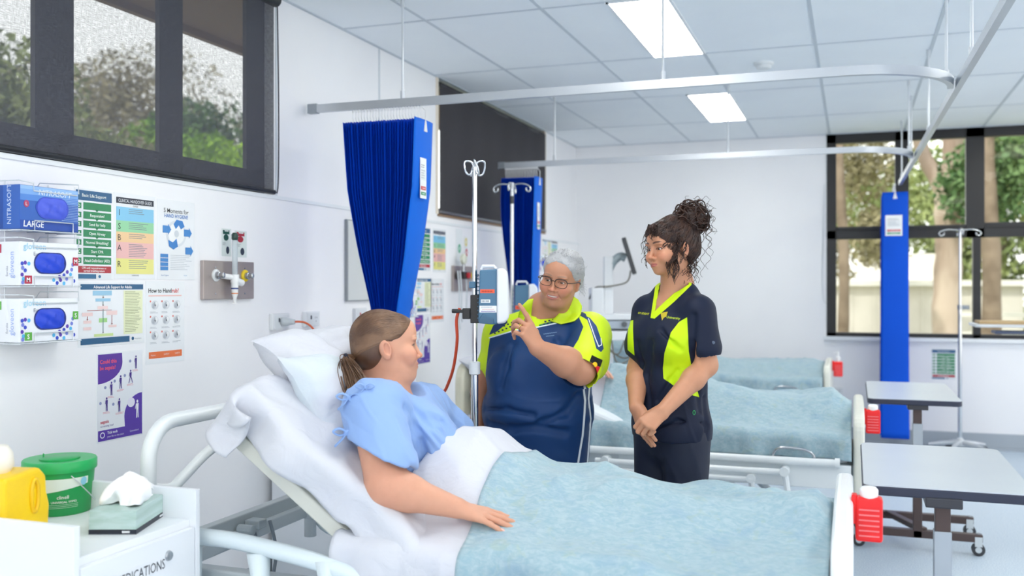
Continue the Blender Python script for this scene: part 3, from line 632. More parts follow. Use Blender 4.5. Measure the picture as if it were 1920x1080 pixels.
# pillows
def pillow(label, c, size, rot, mat, seed=0, group='pillows on the foreground bed', p=2.6, pipe=True, sag=(0, 0), wr=1.0):
    nU, nV = 56, 44; t = thing('pillow', label, 'pillow', c, 0, group); b_ = MB(); Rm = np.array(rot.to_3x3())
    for side in (1, -1):
        A = np.zeros((nU, nV, 3)); 
        u = np.linspace(-1, 1, nU)[:, None] * np.ones((1, nV)); v = np.linspace(-1, 1, nV)[None, :] * np.ones((nU, 1))
        pinch = 1 - .07 * (1 - u ** 2) * np.abs(v) ** 3; pinch2 = 1 - .07 * (1 - v ** 2) * np.abs(u) ** 3
        X = u * size[0] / 2 * pinch2; Y = v * size[1] / 2 * pinch
        prof_ = ((1 - np.abs(u) ** p) * (1 - np.abs(v) ** p)).clip(0) ** .44
        Z = side * size[2] / 2 * prof_ + sag[0] * (u ** 2) + sag[1] * v ** 2
        w = (.010 * fbm(X * 9 + seed, Y * 9, side + seed) + .015 * np.clip(ridge(X * 7 + seed, Y * 3.2 + X * 3, side) - .45, 0, 1) - .012 * np.clip(ridge(X * 3, Y * 8 + seed, side + 4) - .55, 0, 1)) * prof_.clip(0, 1) * wr
        Z = Z + side * w
        rim = np.maximum(np.abs(u), np.abs(v)) ** 4; Z = Z + rim * .014 * fbm(X * 7 + seed, Y * 7, seed); X = X + rim * .012 * fbm(X * 6, Y * 6, seed + 2); Y = Y + rim * .012 * fbm(X * 6, Y * 6, seed + 5)
        A[..., 0] = X; A[..., 1] = Y; A[..., 2] = Z; A = A @ Rm.T
        if side < 0: A = A[::-1]
        b_.grid(A, mat)
    o = b_.build('pillow_case', mat, t, smooth='all')
    if pipe:
        e = MB(); k = []
        for (ua, va, ubb, vb) in ((-1, -1, 1, -1), (1, -1, 1, 1), (1, 1, -1, 1), (-1, 1, -1, -1)):
            for i in range(12):
                f_ = i / 12; uu = ua + (ubb - ua) * f_; vv = va + (vb - va) * f_
                k.append(Rm @ np.array([uu * size[0] / 2 * (1 - .07 * (1 - vv ** 2) * abs(uu) ** 3), vv * size[1] / 2 * (1 - .07 * (1 - uu ** 2) * abs(vv) ** 3), sag[0] * uu * uu + sag[1] * vv * vv]))
        e.tube(k, .0022, n=6, closed=True); e.build('seam', mat, t, smooth='all')
    return t
# local pillow frame: x across the bed, y up the back, z outwards
def prot(tilt, yaw=0, roll=0):
    a_ = R(tilt); B = Matrix(((0, -math.cos(a_), math.sin(a_)), (-1, 0, 0), (0, math.sin(a_), math.cos(a_))))
    return Matrix.Rotation(R(yaw), 3, 'Z') @ B @ Matrix.Rotation(R(roll), 3, 'Z')
pillow('big white pillow behind the other, sticking out highest beside the wall', (-1.575, 2.84, 1.10), (.66, .42, .22), prot(44, 3, 2), mSheet, 1.0, pipe=False, p=2.6, sag=(-.02, -.03), wr=1.5)
pillow('slightly bluish slumped pillow tucked directly behind the patient\'s head and back', (-1.475, 2.69, 1.015), (.46, .42, .17), prot(71, -4, -4), mPillow, 3.0, pipe=False, p=2.4, sag=(-.02, -.05), wr=2.0)
# bed 2 bedding
def under2(x, y):
    rz = prof(x, [(-1.6, .86), (-1.3, .96), (-1.0, .95), (-.8, .88), (-.5, .84), (-.25, .83), (-.1, .86), (-.02, .80)])
    d = np.abs(y - B2Y) / .24; return np.maximum(.70, .70 + (rz - .70) * np.exp(-(d ** 3)))
cover('blanket', mBlanket, under2, (-1.25, -.008), .435, B2Y, .135, 8.0, 'aqua blanket over the manikin in the middle bed, behind the younger woman', 'blanket', 'aqua blankets on the beds', fold=1.5)
cover('bed_sheet', mSheet, lambda x, y: under2(x, y) - .02, (-1.95, -1.20), .435, B2Y, .13, 8.0, 'white sheet at the head end of the middle bed', 'sheet', fold=1.5, off=0)
pillow('white pillow against the cream headboard of the middle bed', (-1.78, B2Y - .12, .93), (.66, .42, .15), prot(20, 0, 0), mSheet, 6.0, 'pillows on the middle bed')
pillow('flat white pillow low on the near side of the middle bed', (-1.70, B2Y - .16, .80), (.62, .42, .13), prot(8, 0, 0), mSheet, 9.0, 'pillows on the middle bed')
def under3(x, y):
    rz = prof(x, [(-2.1, 1.04), (-1.95, 1.02), (-1.3, .86), (-1.1, .80), (-.5, .80), (-.3, .80), (-.2, .77)]); bz = prof(x, [(-2.1, .97), (-1.95, .97), (-1.35, .80), (-1.1, .70), (0, .70)])
    d = np.abs(y - B3Y) / .3; return np.maximum(bz, bz + (rz - bz) * np.exp(-(d ** 3)))
cover('blanket', mBlanket, under3, (-2.1, -.215), HALF, B3Y, .2, 12.0, 'aqua blanket over the farthest bed against the back wall', 'blanket', 'aqua blankets on the beds', fold=1.3)
# ================================================================= RED HAND RUB DISPENSERS ON THE FOOTBOARDS
mRed = M('#ee1c1e', .3, mott='#e2161a', mscale=9); mWhiteP = M('#f2f3f3', .3)
def dispenser(label, x, y, z, pump, s=1.0):
    t = thing('hand_rub_bottle', label, 'bottle', (x, y, z), 0, 'red bottles hung on the footboards')
    h = MB(); h.bx(-.035 * s, .035 * s, -.022, .022, -.075, .045); h.build('holder', mRed, t, bevel=.008)
    h = MB()
    for q in range(6): h.bx(-.026 * s, .026 * s, -.0232, -.022, -.06 + q * .014, -.056 + q * .014)
    h.build('label_text', M('#f0787c', .4), t)
    h = MB(); h.bx(-.045 * s, -.03 * s, -.016, .016, -.03, .05); h.build('hook', mRed, t, bevel=.004)
    if pump:
        MB().lathe([(.012, .045), (.012, .065), (.018, .065), (.018, .08), (.007, .082), (.006, .115)], n=16).build('cap', mWhiteP, t, smooth=True)
        h = MB(); h.box((0, 0, .118), (.016, .022, .01)); h.tube([(0, 0, .118), (-.035, 0, .112)], .004, n=6); h.build('pump', mWhiteP, t, smooth=True)
    else: MB().lathe([(.02, .042), (.024, .048), (.024, .064), (.018, .071), (0, .072)], n=20).build('cap', mWhiteP, t, smooth=True)
    return t
dispenser('large red bottle in a red holder with a white cap on the nearest footboard', .040, 2.78, .775, False, 1.0)
dispenser('red bottle with a white cap on the middle bed\'s footboard', .094, 5.20, .72, False, 1.0)
dispenser('small red bottle with a white pump on the farthest footboard', -.115, 8.1, .745, True, 1.0)
# ================================================================= OVERBED TABLES
mTop = M('#c9d1d9', .3, mott='#c6ced7'); mEdge = M('#232a40', .4); mBrown = M('#4f413f', .4, .3)
def rrect(w, d, r, n=6):
    out = []
    for cx_, cy_, a0 in ((w / 2 - r, d / 2 - r, 0), (-w / 2 + r, d / 2 - r, 90), (-w / 2 + r, -d / 2 + r, 180), (w / 2 - r, -d / 2 + r, 270)):
        for i in range(n + 1): out.append((cx_ + r * math.cos(R(a0 + 90 * i / n)), cy_ + r * math.sin(R(a0 + 90 * i / n))))
    return out
def overbed(label, cx_, cy_, w, d, z=.8, coly=-.38, colx=.0, basex=-.25, group='overbed tables'):
    t = thing('overbed_table', label, 'table', (cx_, cy_, 0), 0, group)
    h = MB(); h.prism(rrect(w - .008, d - .008, .035), z - .026, z, 'z'); h.build('tabletop', mTop, t)
    h = MB(); h.prism(rrect(w, d, .04), z - .030, z - .003, 'z'); h.build('edge_band', mEdge, t, bevel=.004)
    h = MB(); h.box((colx, coly, z - .04), (.1, .12, .03)); h.build('bracket', M('#30323a', .4), t, bevel=.004)
    h = MB(); h.box((colx, coly, z - .09), (.042, .042, .10)); h.build('upper_post', mBrown, t, bevel=.003)
    h = MB(); h.box((colx, coly, z - .28), (.048, .048, .30))
    h.build('column_sleeve', M('#aab2ba', .35, .5), t, bevel=.003)
    h = MB(); h.box((colx, coly, .235), (.045, .045, .33)); h.build('lower_post', mBrown, t, bevel=.003)
    h = MB(); h.box((colx, coly, .09), (.62, .045, .04)); h.box((colx - .27, coly + .19, .09), (.04, .42, .035)); h.box((colx - .05, coly + .19, .105), (.04, .40, .03), None, Matrix.Rotation(R(24), 3, 'Z')); h.box((colx, coly + .40, .09), (.62, .045, .04))
    h.build('base', mBrown, t, bevel=.004)
    for x in (-.29, .29):
        for y in (0, .40): caster(t, colx + x, coly + y, .032)
    return t
overbed('nearest overbed table, pale top with dark rounded edge', (.02 + .5) / 2, 3.46, .47, .83, coly=-.36, colx=-.012)
overbed('farther overbed table, smaller looking, in front of the hanging blue curtain', .30, 5.90, .46, .98, coly=-.42, colx=.018)
# raised table at the right edge with papers
px0 = atW(1822, 606, 7.0)
t = thing('overbed_table', 'raised overbed table cut off by the right edge, with papers on it', 'table', (px0.x + .45, px0.y, 0), 0, 'overbed tables')
zt = px0.z; MB().prism(rrect(.9, .45, .03), zt - .02, zt, 'z').build('tabletop', M('#dfe3e6', .4), t, bevel=.003)
MB().bx(.3, .34, -.02, .02, .08, zt - .02).build('post', mSteel, t, bevel=.003)
h = MB(); h.bx(-.1, .5, -.03, .03, .06, .1); h.bx(.3, .36, -.3, .3, .06, .1); h.build('base', mSteel, t, bevel=.004)
for x, y in ((-.05, 0), (.45, 0), (.33, -.27), (.33, .27)): caster(t, x, y, .03)
tx, ty = px0.x + .45, px0.y
o = MB().bx(tx - .42, tx + .1, ty - .2, ty + .12, zt + .001, zt + .02).build('folder', M('#b99e74', .6), bevel=.002); tag(o, 'brown folder lying on the raised table at the right edge', 'folder')
o = MB().bx(tx - .33, tx + .3, ty - .26, ty - .05, zt - .065, zt - .045).build('tray', M('#3d4a66', .4), bevel=.004); tag(o, 'dark blue flat tray clipped under the raised table top', 'tray')
# ================================================================= BEDSIDE LOCKER
mCab = M('#e9ecf0', .35, mott='#e6eaee'); CX1 = -1.72; CY0, CY1 = 1.775, 2.235
t = thing('bedside_locker', 'white bedside locker with a lettered drawer, lower left corner', 'cabinet', (-2.02, 2.0, 0))
ox, oy = -2.02, 2.0
h = MB(); x0, x1 = -2.36 - ox, CX1 - ox; y0, y1 = CY0 - oy, CY1 - oy
h.bx(x0, x1 - .02, y0 + .018, y1 - .018, .08, .742); h.build('body', mCab, t, bevel=.002)
h = MB(); h.bx(x0, x1, y0, y0 + .018, .05, .825); h.build('side_panel', mCab, t, bevel=.0015)
h = MB(); h.bx(x0, x1, y1 - .018, y1, .05, .825); h.build('side_panel', mCab, t, bevel=.0015)
h = MB(); h.bx(x0, x0 + .018, y0 + .018, y1 - .018, .742, .825); h.build('back_panel', mCab, t, bevel=.0015)
d = MB(); d.bx(x1 - .018, x1 - .001, y0 + .021, y1 - .021, .56, .722); dr = d.build('drawer', mCab, t, bevel=.0015)
sh = Sheet(.20, .042, '#e9ecf0', .35, th=.0004); sh.t(.5, .85, .88, 'MEDICATIONS', '#41464f', al='c', bold=.0, maxw=.9)
o = sh.build('lettering', None, dr); o.rotation_euler = (0, 0, R(90)); o.location = (x1 - .0004, .0, .658); 
MB().lathe([(.0, .006), (.012, .005), (.014, 0), (.014, -.003)], n=18, axis='x', c=(x1, .105, .672)).build('lock', mSteel, dr, smooth=True)
d = MB(); d.bx(x1 - .018, x1 - .001, y0 + .021, y1 - .021, .09, .553); dr = d.build('door', mCab, t, bevel=.0015)
for q in (-.15, .15):
    for w_ in (x0 + .08, x1 - .08): caster(t, w_, q, .025)
LZ = .742
# tissue box
t = thing('tissue_box', 'pale green patterned tissue box with a white tissue puffing out', 'tissue box', (-1.86, 2.085, LZ), R(6))
t.location = atZ(243, 968, LZ + .02); t.location.z = LZ; t.rotation_euler[2] = R(20)
h = MB(); h.bx(-.062, .062, -.115, .115, .012, .062); h.build('carton', M('#b9cfcb', .4, mott='#a5bfb6', mscale=14, stretch=(1, .3, 4)), t, bevel=.002)
h = MB(); h.bx(-.0622, .0622, -.1152, .1152, .0, .012); h.build('base_band', M('#1d2230', .4), t)
h = MB(); h.bx(.0622, .0626, .055, .095, .004, .009); h.bx(.025, .045, -.1156, -.1152, .004, .009); h.build('logo_strip', M('#e9ecee', .5), t)
h = MB(); A = np.zeros((36, 30, 3))
for i in range(36):
    for j in range(30):
        a_ = 2 * PI * i / 35; v = j / 29; r = .058 * math.sin(min(1, v * 1.15) * PI * .56) * (1 + .28 * math.sin(a_ * 3 + v * 4) * (.4 + v) + .14 * math.sin(a_ * 7 + 1)); zz = .058 + .075 * (1 - v) ** .75 + .012 * math.sin(a_ * 5 + v * 6)
        if v > .8: zz += .0
        A[i, j] = (r * math.cos(a_) * .85, r * math.sin(a_) * 1.2, max(.0625, zz))
h.grid(A); h.build('tissue', M('#f6f7f8', .8), t, smooth='all')
h = MB(); h.grid(np.array([[(.0 + .03 * u + .01 * math.sin(v * 5), .03 + .085 * u, .12 - .052 * u ** 1.6 + .012 * math.sin(v * 4 + u * 5) + (v - .5) * .04 * (1 - u)) for v in np.linspace(0, 1, 10)] for u in np.linspace(0, 1, 12)])); h.build('tissue_corner', M('#f6f7f8', .8), t, smooth='all', solid=.001)
# wipes bucket
mGr = M('#1ea356', .35, mott='#1a9b50'); mGr2 = M('#25ad5e', .35)
pb_ = atZ(102, 960, LZ); pb_.z = LZ
t = thing('wipes_bucket', 'green round wipes bucket with a lid and wire handle', 'bucket', (pb_.x, pb_.y + .02, LZ))
MB().lathe([(.082, 0), (.085, .004), (.093, .115), (.094, .128)], n=48).build('tub', mGr, t, smooth=True)
h = MB(); h.lathe([(.099, .122), (.1, .125), (.1, .148), (.097, .152), (.05, .1525), (0, .1525)], n=48); ld = h.build('lid', mGr2, t, smooth=True)
h = MB(); h.lathe([(.054, .1525), (.054, .156), (.05, .158), (0, .158)], n=32, c=(0.01, -.01, 0)); h.cyl((-.03, -.03, .157), (-.03, -.03, .168), .002); h.build('flap', mGr, ld, smooth=True)
h = MB(); h.tube([(.1 * math.cos(R(q)), .1 * math.sin(R(q)), .118 - .11 * math.sin(R((q + 30) / 180 * 180))) for q in range(-28, 150, 8)], .0018, n=6); h.build('handle', M('#d9dde0', .3, .8), t, smooth='all')
h = MB(); A = []
def bpt(a_, z, e=.0012): r = .085 + (z - .004) * (.008 / .111) + e; return (r * math.cos(a_), r * math.sin(a_), z)
ca = math.atan2(-pb_.y, -pb_.x)
m = MB(); m.grid(np.array([[bpt(ca - 1.1 + 2.0 * u, .058 + .028 * u + (.106 - .058 - .028 * u) * v) for v in (0, .25, .5, .75, 1)] for u in np.linspace(0, 1, 30)]), M('#e4efe6', .4))
m.build('label', None, t, smooth='all')
def wraptext(s, a_c, z, size, col, parent, name='label_text'):
    V, F = text_geo(s, .01); X = (V[:, 0] - (V[:, 0].max() + V[:, 0].min()) / 2) * size; Z_ = V[:, 1] * size
    m_ = MB(); m_.add([bpt(a_c + xx / .09, z + zz, .0022) for xx, zz in zip(X, Z_)], F, M(col, .4)); return m_.build(name, None, parent)
wraptext('clinell', ca - .75, .088, .016, '#3c8f55', t); wraptext('clinell', ca + .08, .05, .014, '#f4f8f4', t); wraptext('UNIVERSAL WIPES', ca + .12, .038, .0085, '#f4f8f4', t)
m = MB(); m.add([bpt(ca + .72 + .01 / .09 * math.cos(q), .094 + .012 * math.sin(q), .0024) for q in np.linspace(0, 2 * PI, 20)[:-1]], [tuple(range(19))], M('#8fd0e6', .4)); m.build('roundel', None, t)
m = MB()
for k in range(3): m.grid(np.array([[bpt(ca - .35 + .9 * u, .033 - k * .0045 + .001 * v, .002) for v in (0, 1)] for u in np.linspace(0, 1, 10)]), M('#bfe4cb', .4))
m.build('small_print', None, t)
# yellow container
py_ = atZ(25, 985, LZ)
t = thing('sharps_container', 'yellow plastic container with a sloping shoulder, beside the green bucket', 'container', (-1.87, 1.91, LZ), R(12))
t.location = (-2.075, 1.90, LZ)
h = MB(); poly = [(-.10, 0), (.085, 0), (.09, .07), (.078, .105), (.075, .15), (.045, .175), (-.1, .17)]
h.prism([(y, z) for y, z in poly], -.075, .075, 'x'); h.build('body', M('#f6cf12', .35, mott='#f2c80f'), t, bevel=.012, bseg=3)
h = MB(); h.tube([(.076, .02 + .014 * math.cos(q), .105 + .042 * math.sin(q)) for q in np.linspace(0, 2 * PI, 25)[:-1]], .006, n=8, closed=True); h.build('handle_ridge', M('#ecbf0a', .35), t, smooth='all')
MB().lathe([(.03, .165), (.045, .19), (.042, .22), (.03, .24), (0, .245)], n=24, c=(0, -.03, 0)).build('lid', M('#eee9dc', .5), t, smooth=True)

# training manikin's hand lying out of the middle bed's covers
t = thing('training_manikin', 'pale pink hand and forearm of a manikin resting on the middle bed', 'manikin', (-1.315, 5.02, .955))
# ================================================================= CURTAINS
mCur = M('#0044c6', .6, mott='#0041bf', bump=.05, bscale=80, spec=.2); mCurL = M('#0066d8', .6, spec=.2)
mWp = M('#f1f3f5', .4)
def curtain(label, ztop, zbot, lx, ly, n, x0, x1, dep, profile, axis='x', tagz=None, side=1):
    """pleats stacked along local x from x0 to x1, dep deep; leading panel faces +x; profile(z fraction) -> (centre shift, width scale, depth scale)"""
    t = thing('privacy_curtain', label, 'curtain', (lx, ly, 0), 0 if axis == 'x' else R(-90), 'blue pleated curtains')
    zs = np.linspace(ztop, zbot, 46); A = np.zeros((2 * n + 1, len(zs), 3))
    for j, z in enumerate(zs):
        f_ = (ztop - z) / (ztop - zbot); sh, ws, ds = profile(f_)
        for i in range(2 * n + 1):
            u = i / (2 * n); xx = x0 + (x1 - x0) * (u - 1) * ws * (1 + .0 * u) + (x1 - x0) + sh
            y = (-dep / 2 if i % 2 else dep / 2) * ds * (1 - .06 * math.sin(i * 1.3) ** 2) + .003 * math.sin(i * 5 + z * 3)
            A[i, j] = (xx + .002 * math.sin(i * 3.1 + z * 4), y, z)
    b_ = MB(); b_.grid(A); b_.build('pleats', mCur, t, solid=.0012)
    P = np.zeros((12, len(zs), 3))
    for j, z in enumerate(zs):
        sh, ws, ds = profile((ztop - z) / (ztop - zbot))
        for i in range(12):
            v = i / 11; P[i, j] = (x1 + sh + .006 + .008 * math.sin(v * PI), (-dep / 2 + dep * v) * ds * 1.02, z + (.006 if True else 0))
    b_ = MB(); b_.grid(P); b_.build('leading_panel', mCurL if axis == 'x' else M('#0050cc', .6, spec=.2), t, smooth='all', solid=.002)
    # triangular hook plate
    h = MB(); tp = [(-.016, -.05), (.016, -.05), (.005, 0), (-.005, 0)]; h.prism([(y - dep * .1 * 0, z + ztop + .0) for y, z in tp], x1 + .014, x1 + .018, 'x'); h.tube([(x1 + .016, 0, ztop), (x1 + .016, 0, ztop + .05), (x1 - .01, 0, TZ - .02)], .0025, mWp, 6)
    h.mats = [None]; h.mi = [0] * len(h.mi); h.build('hook_plate', mWp, t)
    k = MB(); k.tube([(0, 0, 0), (0, .006, .02), (0, -.004, .04), (0, 0, TZ - .02 - ztop + .01)], .0022, n=5)
    k.lathe([(.006, TZ - .028 - ztop), (.006, TZ - .018 - ztop)], n=8); first = k.build('hook', mWp, t)
    nh = min(n, 24)
    for i in range(nh):
        o = first if i == 0 else first.copy()
        if i: COL.objects.link(o); o.parent = t
        o.location = (x0 + (x1 - x0) * (i + .5) / nh, 0, ztop - .004)
    if tagz:
        zc, hh, wd = tagz; sh, ws, ds = profile((ztop - zc) / (ztop - zbot))
        s = Sheet(wd, hh, '#eceef0', .4, th=.001)
        s.lines(.1, .17, .9, .27, 2, '#8a9099'); s.r(.1, .28, .9, .55, '#dfe3e6'); s.lines(.14, .3, .86, .54, 4, '#b4bac2')
        s.r(.1, .70, .9, .79, '#c8323a', 1); s.r(.1, .84, .9, .92, '#2e8f66', 1); s.r(.3, .735, .8, .755, '#f0c9cc', 2); s.r(.3, .87, .7, .89, '#cfe6dc', 2)
        o = s.build('date_tag', None, t); o.rotation_euler = (0, 0, R(90)); o.location = (x1 + sh + .019, -.01 * side, zc)
    return t
ZT1 = atY(720, 232, 4.12).z
xa_, xb_ = atY(640, 230, 4.02).x, atY(764, 230, 4.02).x
def pr1(f_):
    return (float(np.interp(f_, (0, .27, .53, .75, 1), (0, -.012, -.055, -.103, -.14))), float(np.interp(f_, (0, .27, .53, .75, 1), (1, .90, .64, .36, .30))), 1 - .30 * sstep(.3, .9, f_))
curtain('large royal blue pleated curtain stacked on the nearest track above the patient', ZT1, .98, 0, 4.12, 26, xa_, xb_ + .03, .20, pr1, tagz=(ZT1 - .27, .19, .068))
ZT2 = atY(980, 335, 6.5).z
xa_, xb_ = atY(938, 335, 6.4).x, atY(1000, 335, 6.4).x
def pr2(f_): return (-.04 * f_, 1 - .36 * sstep(.1, .8, f_), 1 - .3 * sstep(.4, .95, f_))
curtain('second blue pleated curtain, smaller looking, behind the drip stands', ZT2, .95, 0, 6.5, 22, xa_, xb_, .18, pr2, tagz=(ZT2 - .27, .19, .06))
p3 = atY(1678, 362, 8.55)
t3 = curtain('narrow blue folded curtain hanging nearly to the floor in front of the back window', p3.z, .13, p3.x, 8.80, 14, -.22, .25, .195, lambda f_: (0, 1, 1 + .12 * f_), axis='y', tagz=(p3.z - .27, .17, .13), side=1)
t3.location.y = 8.78
# ================================================================= DRIP STANDS AND PUMPS
def stand_base(t, s=.28, n=5):
    for q in range(n):
        a_ = R(90 + 360 / n * q + 15); h = MB(); h.tube([(0, 0, .10), (s * .6 * math.cos(a_), s * .6 * math.sin(a_), .085), (s * math.cos(a_), s * math.sin(a_), .07)], [.02, .018, .012], n=8); h.build('foot', M('#c9ced3', .3, .5), t, smooth=True)
        w = MB(); w.cyl((s * math.cos(a_), s * math.sin(a_) - .01, .028), (s * math.cos(a_), s * math.sin(a_) + .01, .028), .028, mRubber, 14); w.cyl((s * math.cos(a_), s * math.sin(a_), .03), (s * math.cos(a_), s * math.sin(a_), .07), .008, mSteel, 8); w.build('caster', None, t)
    MB().lathe([(.035, .07), (.035, .11), (.018, .14)], n=18).build('hub', M('#d3d7db', .4), t, smooth=True)
p1 = atW(890, 303, 3.60)
t = thing('drip_stand', 'tall chrome drip stand with looped hooks in front of the woman with glasses', 'drip stand', (p1.x, p1.y, 0), 0, 'drip stands')
stand_base(t); MB().cyl((0, 0, .12), (0, 0, 1.07), .0135, n=16).build('lower_pole', mChrome, t, smooth=True)
MB().cyl((0, 0, 1.07), (0, 0, p1.z - .02), .0095, n=16).build('upper_pole', mChrome, t, smooth=True)
zc = atW(892, 690, 3.6).z; MB().lathe([(.0135, zc - .025), (.021, zc - .022), (.021, zc + .022), (.0135, zc + .025)], n=18).build('height_collar', M('#dfe5e9', .3), t, smooth=True)
for q in range(4):
    a_ = R(20 + q * 90); c_, s_ = math.cos(a_), math.sin(a_); zz = p1.z
    loop = [(0, 0, zz - .03), (.012, 0, zz - .002), (.035, 0, zz), (.038, .01, zz - .02), (.030, .016, zz - .045), (.016, .012, zz - .05), (.010, .004, zz - .035)]
    h = MB(); h.tube([(x * c_ - y * s_, x * s_ + y * c_, z) for x, y, z in [tuple(v) for v in smoothpath(loop, 5)]], .0038, n=8); h.build('hook', mChrome, t, smooth='all')
def crosshooks(t, z, span, n=4, a0=0):
    for q in range(n):
        a_ = R(a0 + q * 360 / n); c_, s_ = math.cos(a_), math.sin(a_)
        loop = [(0, 0, z), (span * .5, 0, z + .008), (span * .85, 0, z - .002), (span, 0, z - .022), (span * .93, 0, z - .042), (span * .78, 0, z - .036), (span * .76, 0, z - .018)]
        h = MB(); h.tube([(x * c_, x * s_, zz) for x, y, zz in [tuple(v) for v in smoothpath(loop, 5)]], .0048, n=8); h.build('hook', mChrome, t, smooth='all')
    MB().cyl((0, 0, z - .02), (0, 0, z + .015), .014, n=14).build('hook_hub', mSteel, t, smooth=True)
p2 = atW(960, 347, 6.12)
t = thing('drip_stand', 'second drip stand with a wide four hook top, behind the first', 'drip stand', (p2.x, p2.y, 0), 0, 'drip stands')
stand_base(t); MB().cyl((0, 0, .12), (0, 0, 1.2), .0145, n=14).build('lower_pole', mChrome, t, smooth=True); MB().cyl((0, 0, 1.2), (0, 0, p2.z), .011, n=14).build('upper_pole', mChrome, t, smooth=True)
crosshooks(t, p2.z, .12, 4, 8); MB().cyl((0, 0, p2.z - .12), (0, 0, p2.z - .07), .0125, M('#3c3f44', .5), n=14).build('grip_band', None, t, smooth=True)
p4 = atW(1800, 432, 7.95)
t = thing('drip_stand', 'farthest drip stand, in front of the back window beside the blue curtain', 'drip stand', (p4.x, p4.y, 0), 0, 'drip stands')
stand_base(t, .24); MB().cyl((0, 0, .12), (0, 0, 1.2), .016, n=14).build('lower_pole', mChrome, t, smooth=True); MB().cyl((0, 0, 1.2), (0, 0, p4.z), .011, n=14).build('upper_pole', mChrome, t, smooth=True)
crosshooks(t, p4.z, .16, 4, 3)
h = MB(); zk = atW(1800, 576, 7.95).z; h.cyl((0, 0, zk - .02), (0, 0, zk + .02), .022, n=12); h.cyl((.02, 0, zk), (.07, -.01, zk), .018, mDark, 12); h.mats = [mSteel, mDark]; h.build('clamp_knob', None, t, smooth=True)
mPB = M('#4a7594', .45, mott='#47718f'); mPW = M('#e3e8ee', .35)
def pump(label, w, px, pyt, pyb, pxr, group='infusion pumps', full=True):
    c = atW(px, (pyt + pyb) / 2, w); hgt = (pyb - pyt) / 1800 * w; t = thing('infusion_pump', label, 'medical pump', c, YAW, group)
    wd = (pxr - px) / 1800 * w; hh = hgt / 2
    h = MB(); h.prism([(0, -hh * .93), (wd * .62, -hh), (wd * .62, hh * .97), (wd * .05, hh * .93)], -.035, .10, 'y'); h.build('rear_housing', mPB, t, bevel=.006, bseg=3)
    h = MB(); h.prism([(wd * .60, -hh * .98), (wd * .86, -hh * .95), (wd, -hh * .75), (wd * .95, hh * .85), (wd * .82, hh), (wd * .60, hh * .98)], -.045, .11, 'y'); h.build('front_cover', mPW, t, bevel=.008, bseg=3)
    h = MB(); h.tube([(wd * .1, .0, hh * .95), (wd * .14, 0, hh * 1.07), (wd * .5, 0, hh * 1.07), (wd * .56, 0, hh * .98)], .007, n=8); h.build('carry_handle', mPW, t, smooth=True)
    h = MB(); h.prism([(0.004, -hh * .95), (wd * .5, -hh * 1.0), (wd * .5, -hh * .78), (wd * .15, -hh * .62), (0.004, -hh * .78)], -.042, -.03, 'y'); h.build('lower_catch', M('#3c6380', .45), t, bevel=.003)
    s = Sheet(wd * .46, hh * .13, '#ef5a35', .4, th=.0006); [s.r(.1 + q * .11, .3, .18 + q * .11, .7, '#a8331c', 1) for q in range(7)]; o = s.build('orange_label', None, t); o.location = (wd * .3, -.0356, hh * .18)
    s = Sheet(wd * .30, hh * .12, '#e8edf0', .4, th=.0006)
    for q in range(6): s.r(.1 + q * .14, .2, .17 + q * .14, .8, '#66747f')
    o = s.build('barcode_label', None, t); o.location = (wd * .24, -.0356, -hh * .17)
    s = Sheet(wd * .55, hh * .24, '#eef0f2', .4, th=.0006); s.lines(.08, .15, .9, .4, 2, '#9aa5b0'); s.lines(.15, .5, .85, .65, 1, '#d0636a'); s.r(.08, .76, .92, .86, '#5d4a9a'); o = s.build('white_label', None, t); o.location = (wd * .32, -.0356, -hh * .45)
    h = MB()
    for q in range(12): h.bx(-.003, 0.0, -.03, .09, -hh * .8 + q * hh * .14, -hh * .76 + q * hh * .14)
    h.build('cooling_rib', M('#3a5f7b', .5), t)
    return t, c, wd, hh
tp, cp_, wdp, hhp = pump('blue and white infusion pump clamped on the nearer drip stand', 3.56, 897, 503, 608, 955)
h = MB(); h.bx(-.03, .004, .0, .04, -.10, .005); h.bx(-.088, -.0, .012, .03, -.062, -.05); h.cyl((-.10, .02, -.055), (-.075, .02, -.055), .008, n=12); h.bx(-.06, -.03, .01, .035, -.085, -.045); h.bx(-.035, -.01, .005, .035, .03, .055, mPB)
h.mats = [M('#1d1e21', .4), mPB]; h.mi = [1 if i >= len(h.mi) - 6 else 0 for i in range(len(h.mi))]; h.build('pole_clamp', None, tp, bevel=.003)
pump('second infusion pump, partly hidden behind the woman with glasses', 6.0, 963, 532, 640, 1010)
# red and orange hoses
hr = [atW(862, 578, 3.6), atW(856, 600, 3.6), atW(857, 640, 3.63), atW(850, 690, 3.7), atW(838, 725, 3.76), atW(826, 748, 3.8), atW(815, 800, 3.9)]
tag(MB().tube(smoothpath(hr, 8), .0062, n=8).build('gas_hose', M('#d8502f', .4), smooth='all'), 'orange red hose curving down beside the nearer drip stand', 'hose')
hr = [atW(938, 606, 5.2), atW(920, 620, 5.2), atW(909, 645, 5.2), atW(914, 668, 5.2), atW(935, 700, 5.2)]
tag(MB().tube(smoothpath(hr, 6), .004, n=6).build('extension_cable', M('#c98f55', .5), smooth='all'), 'thin tan cord looping below the nearer pump, behind it', 'cord')
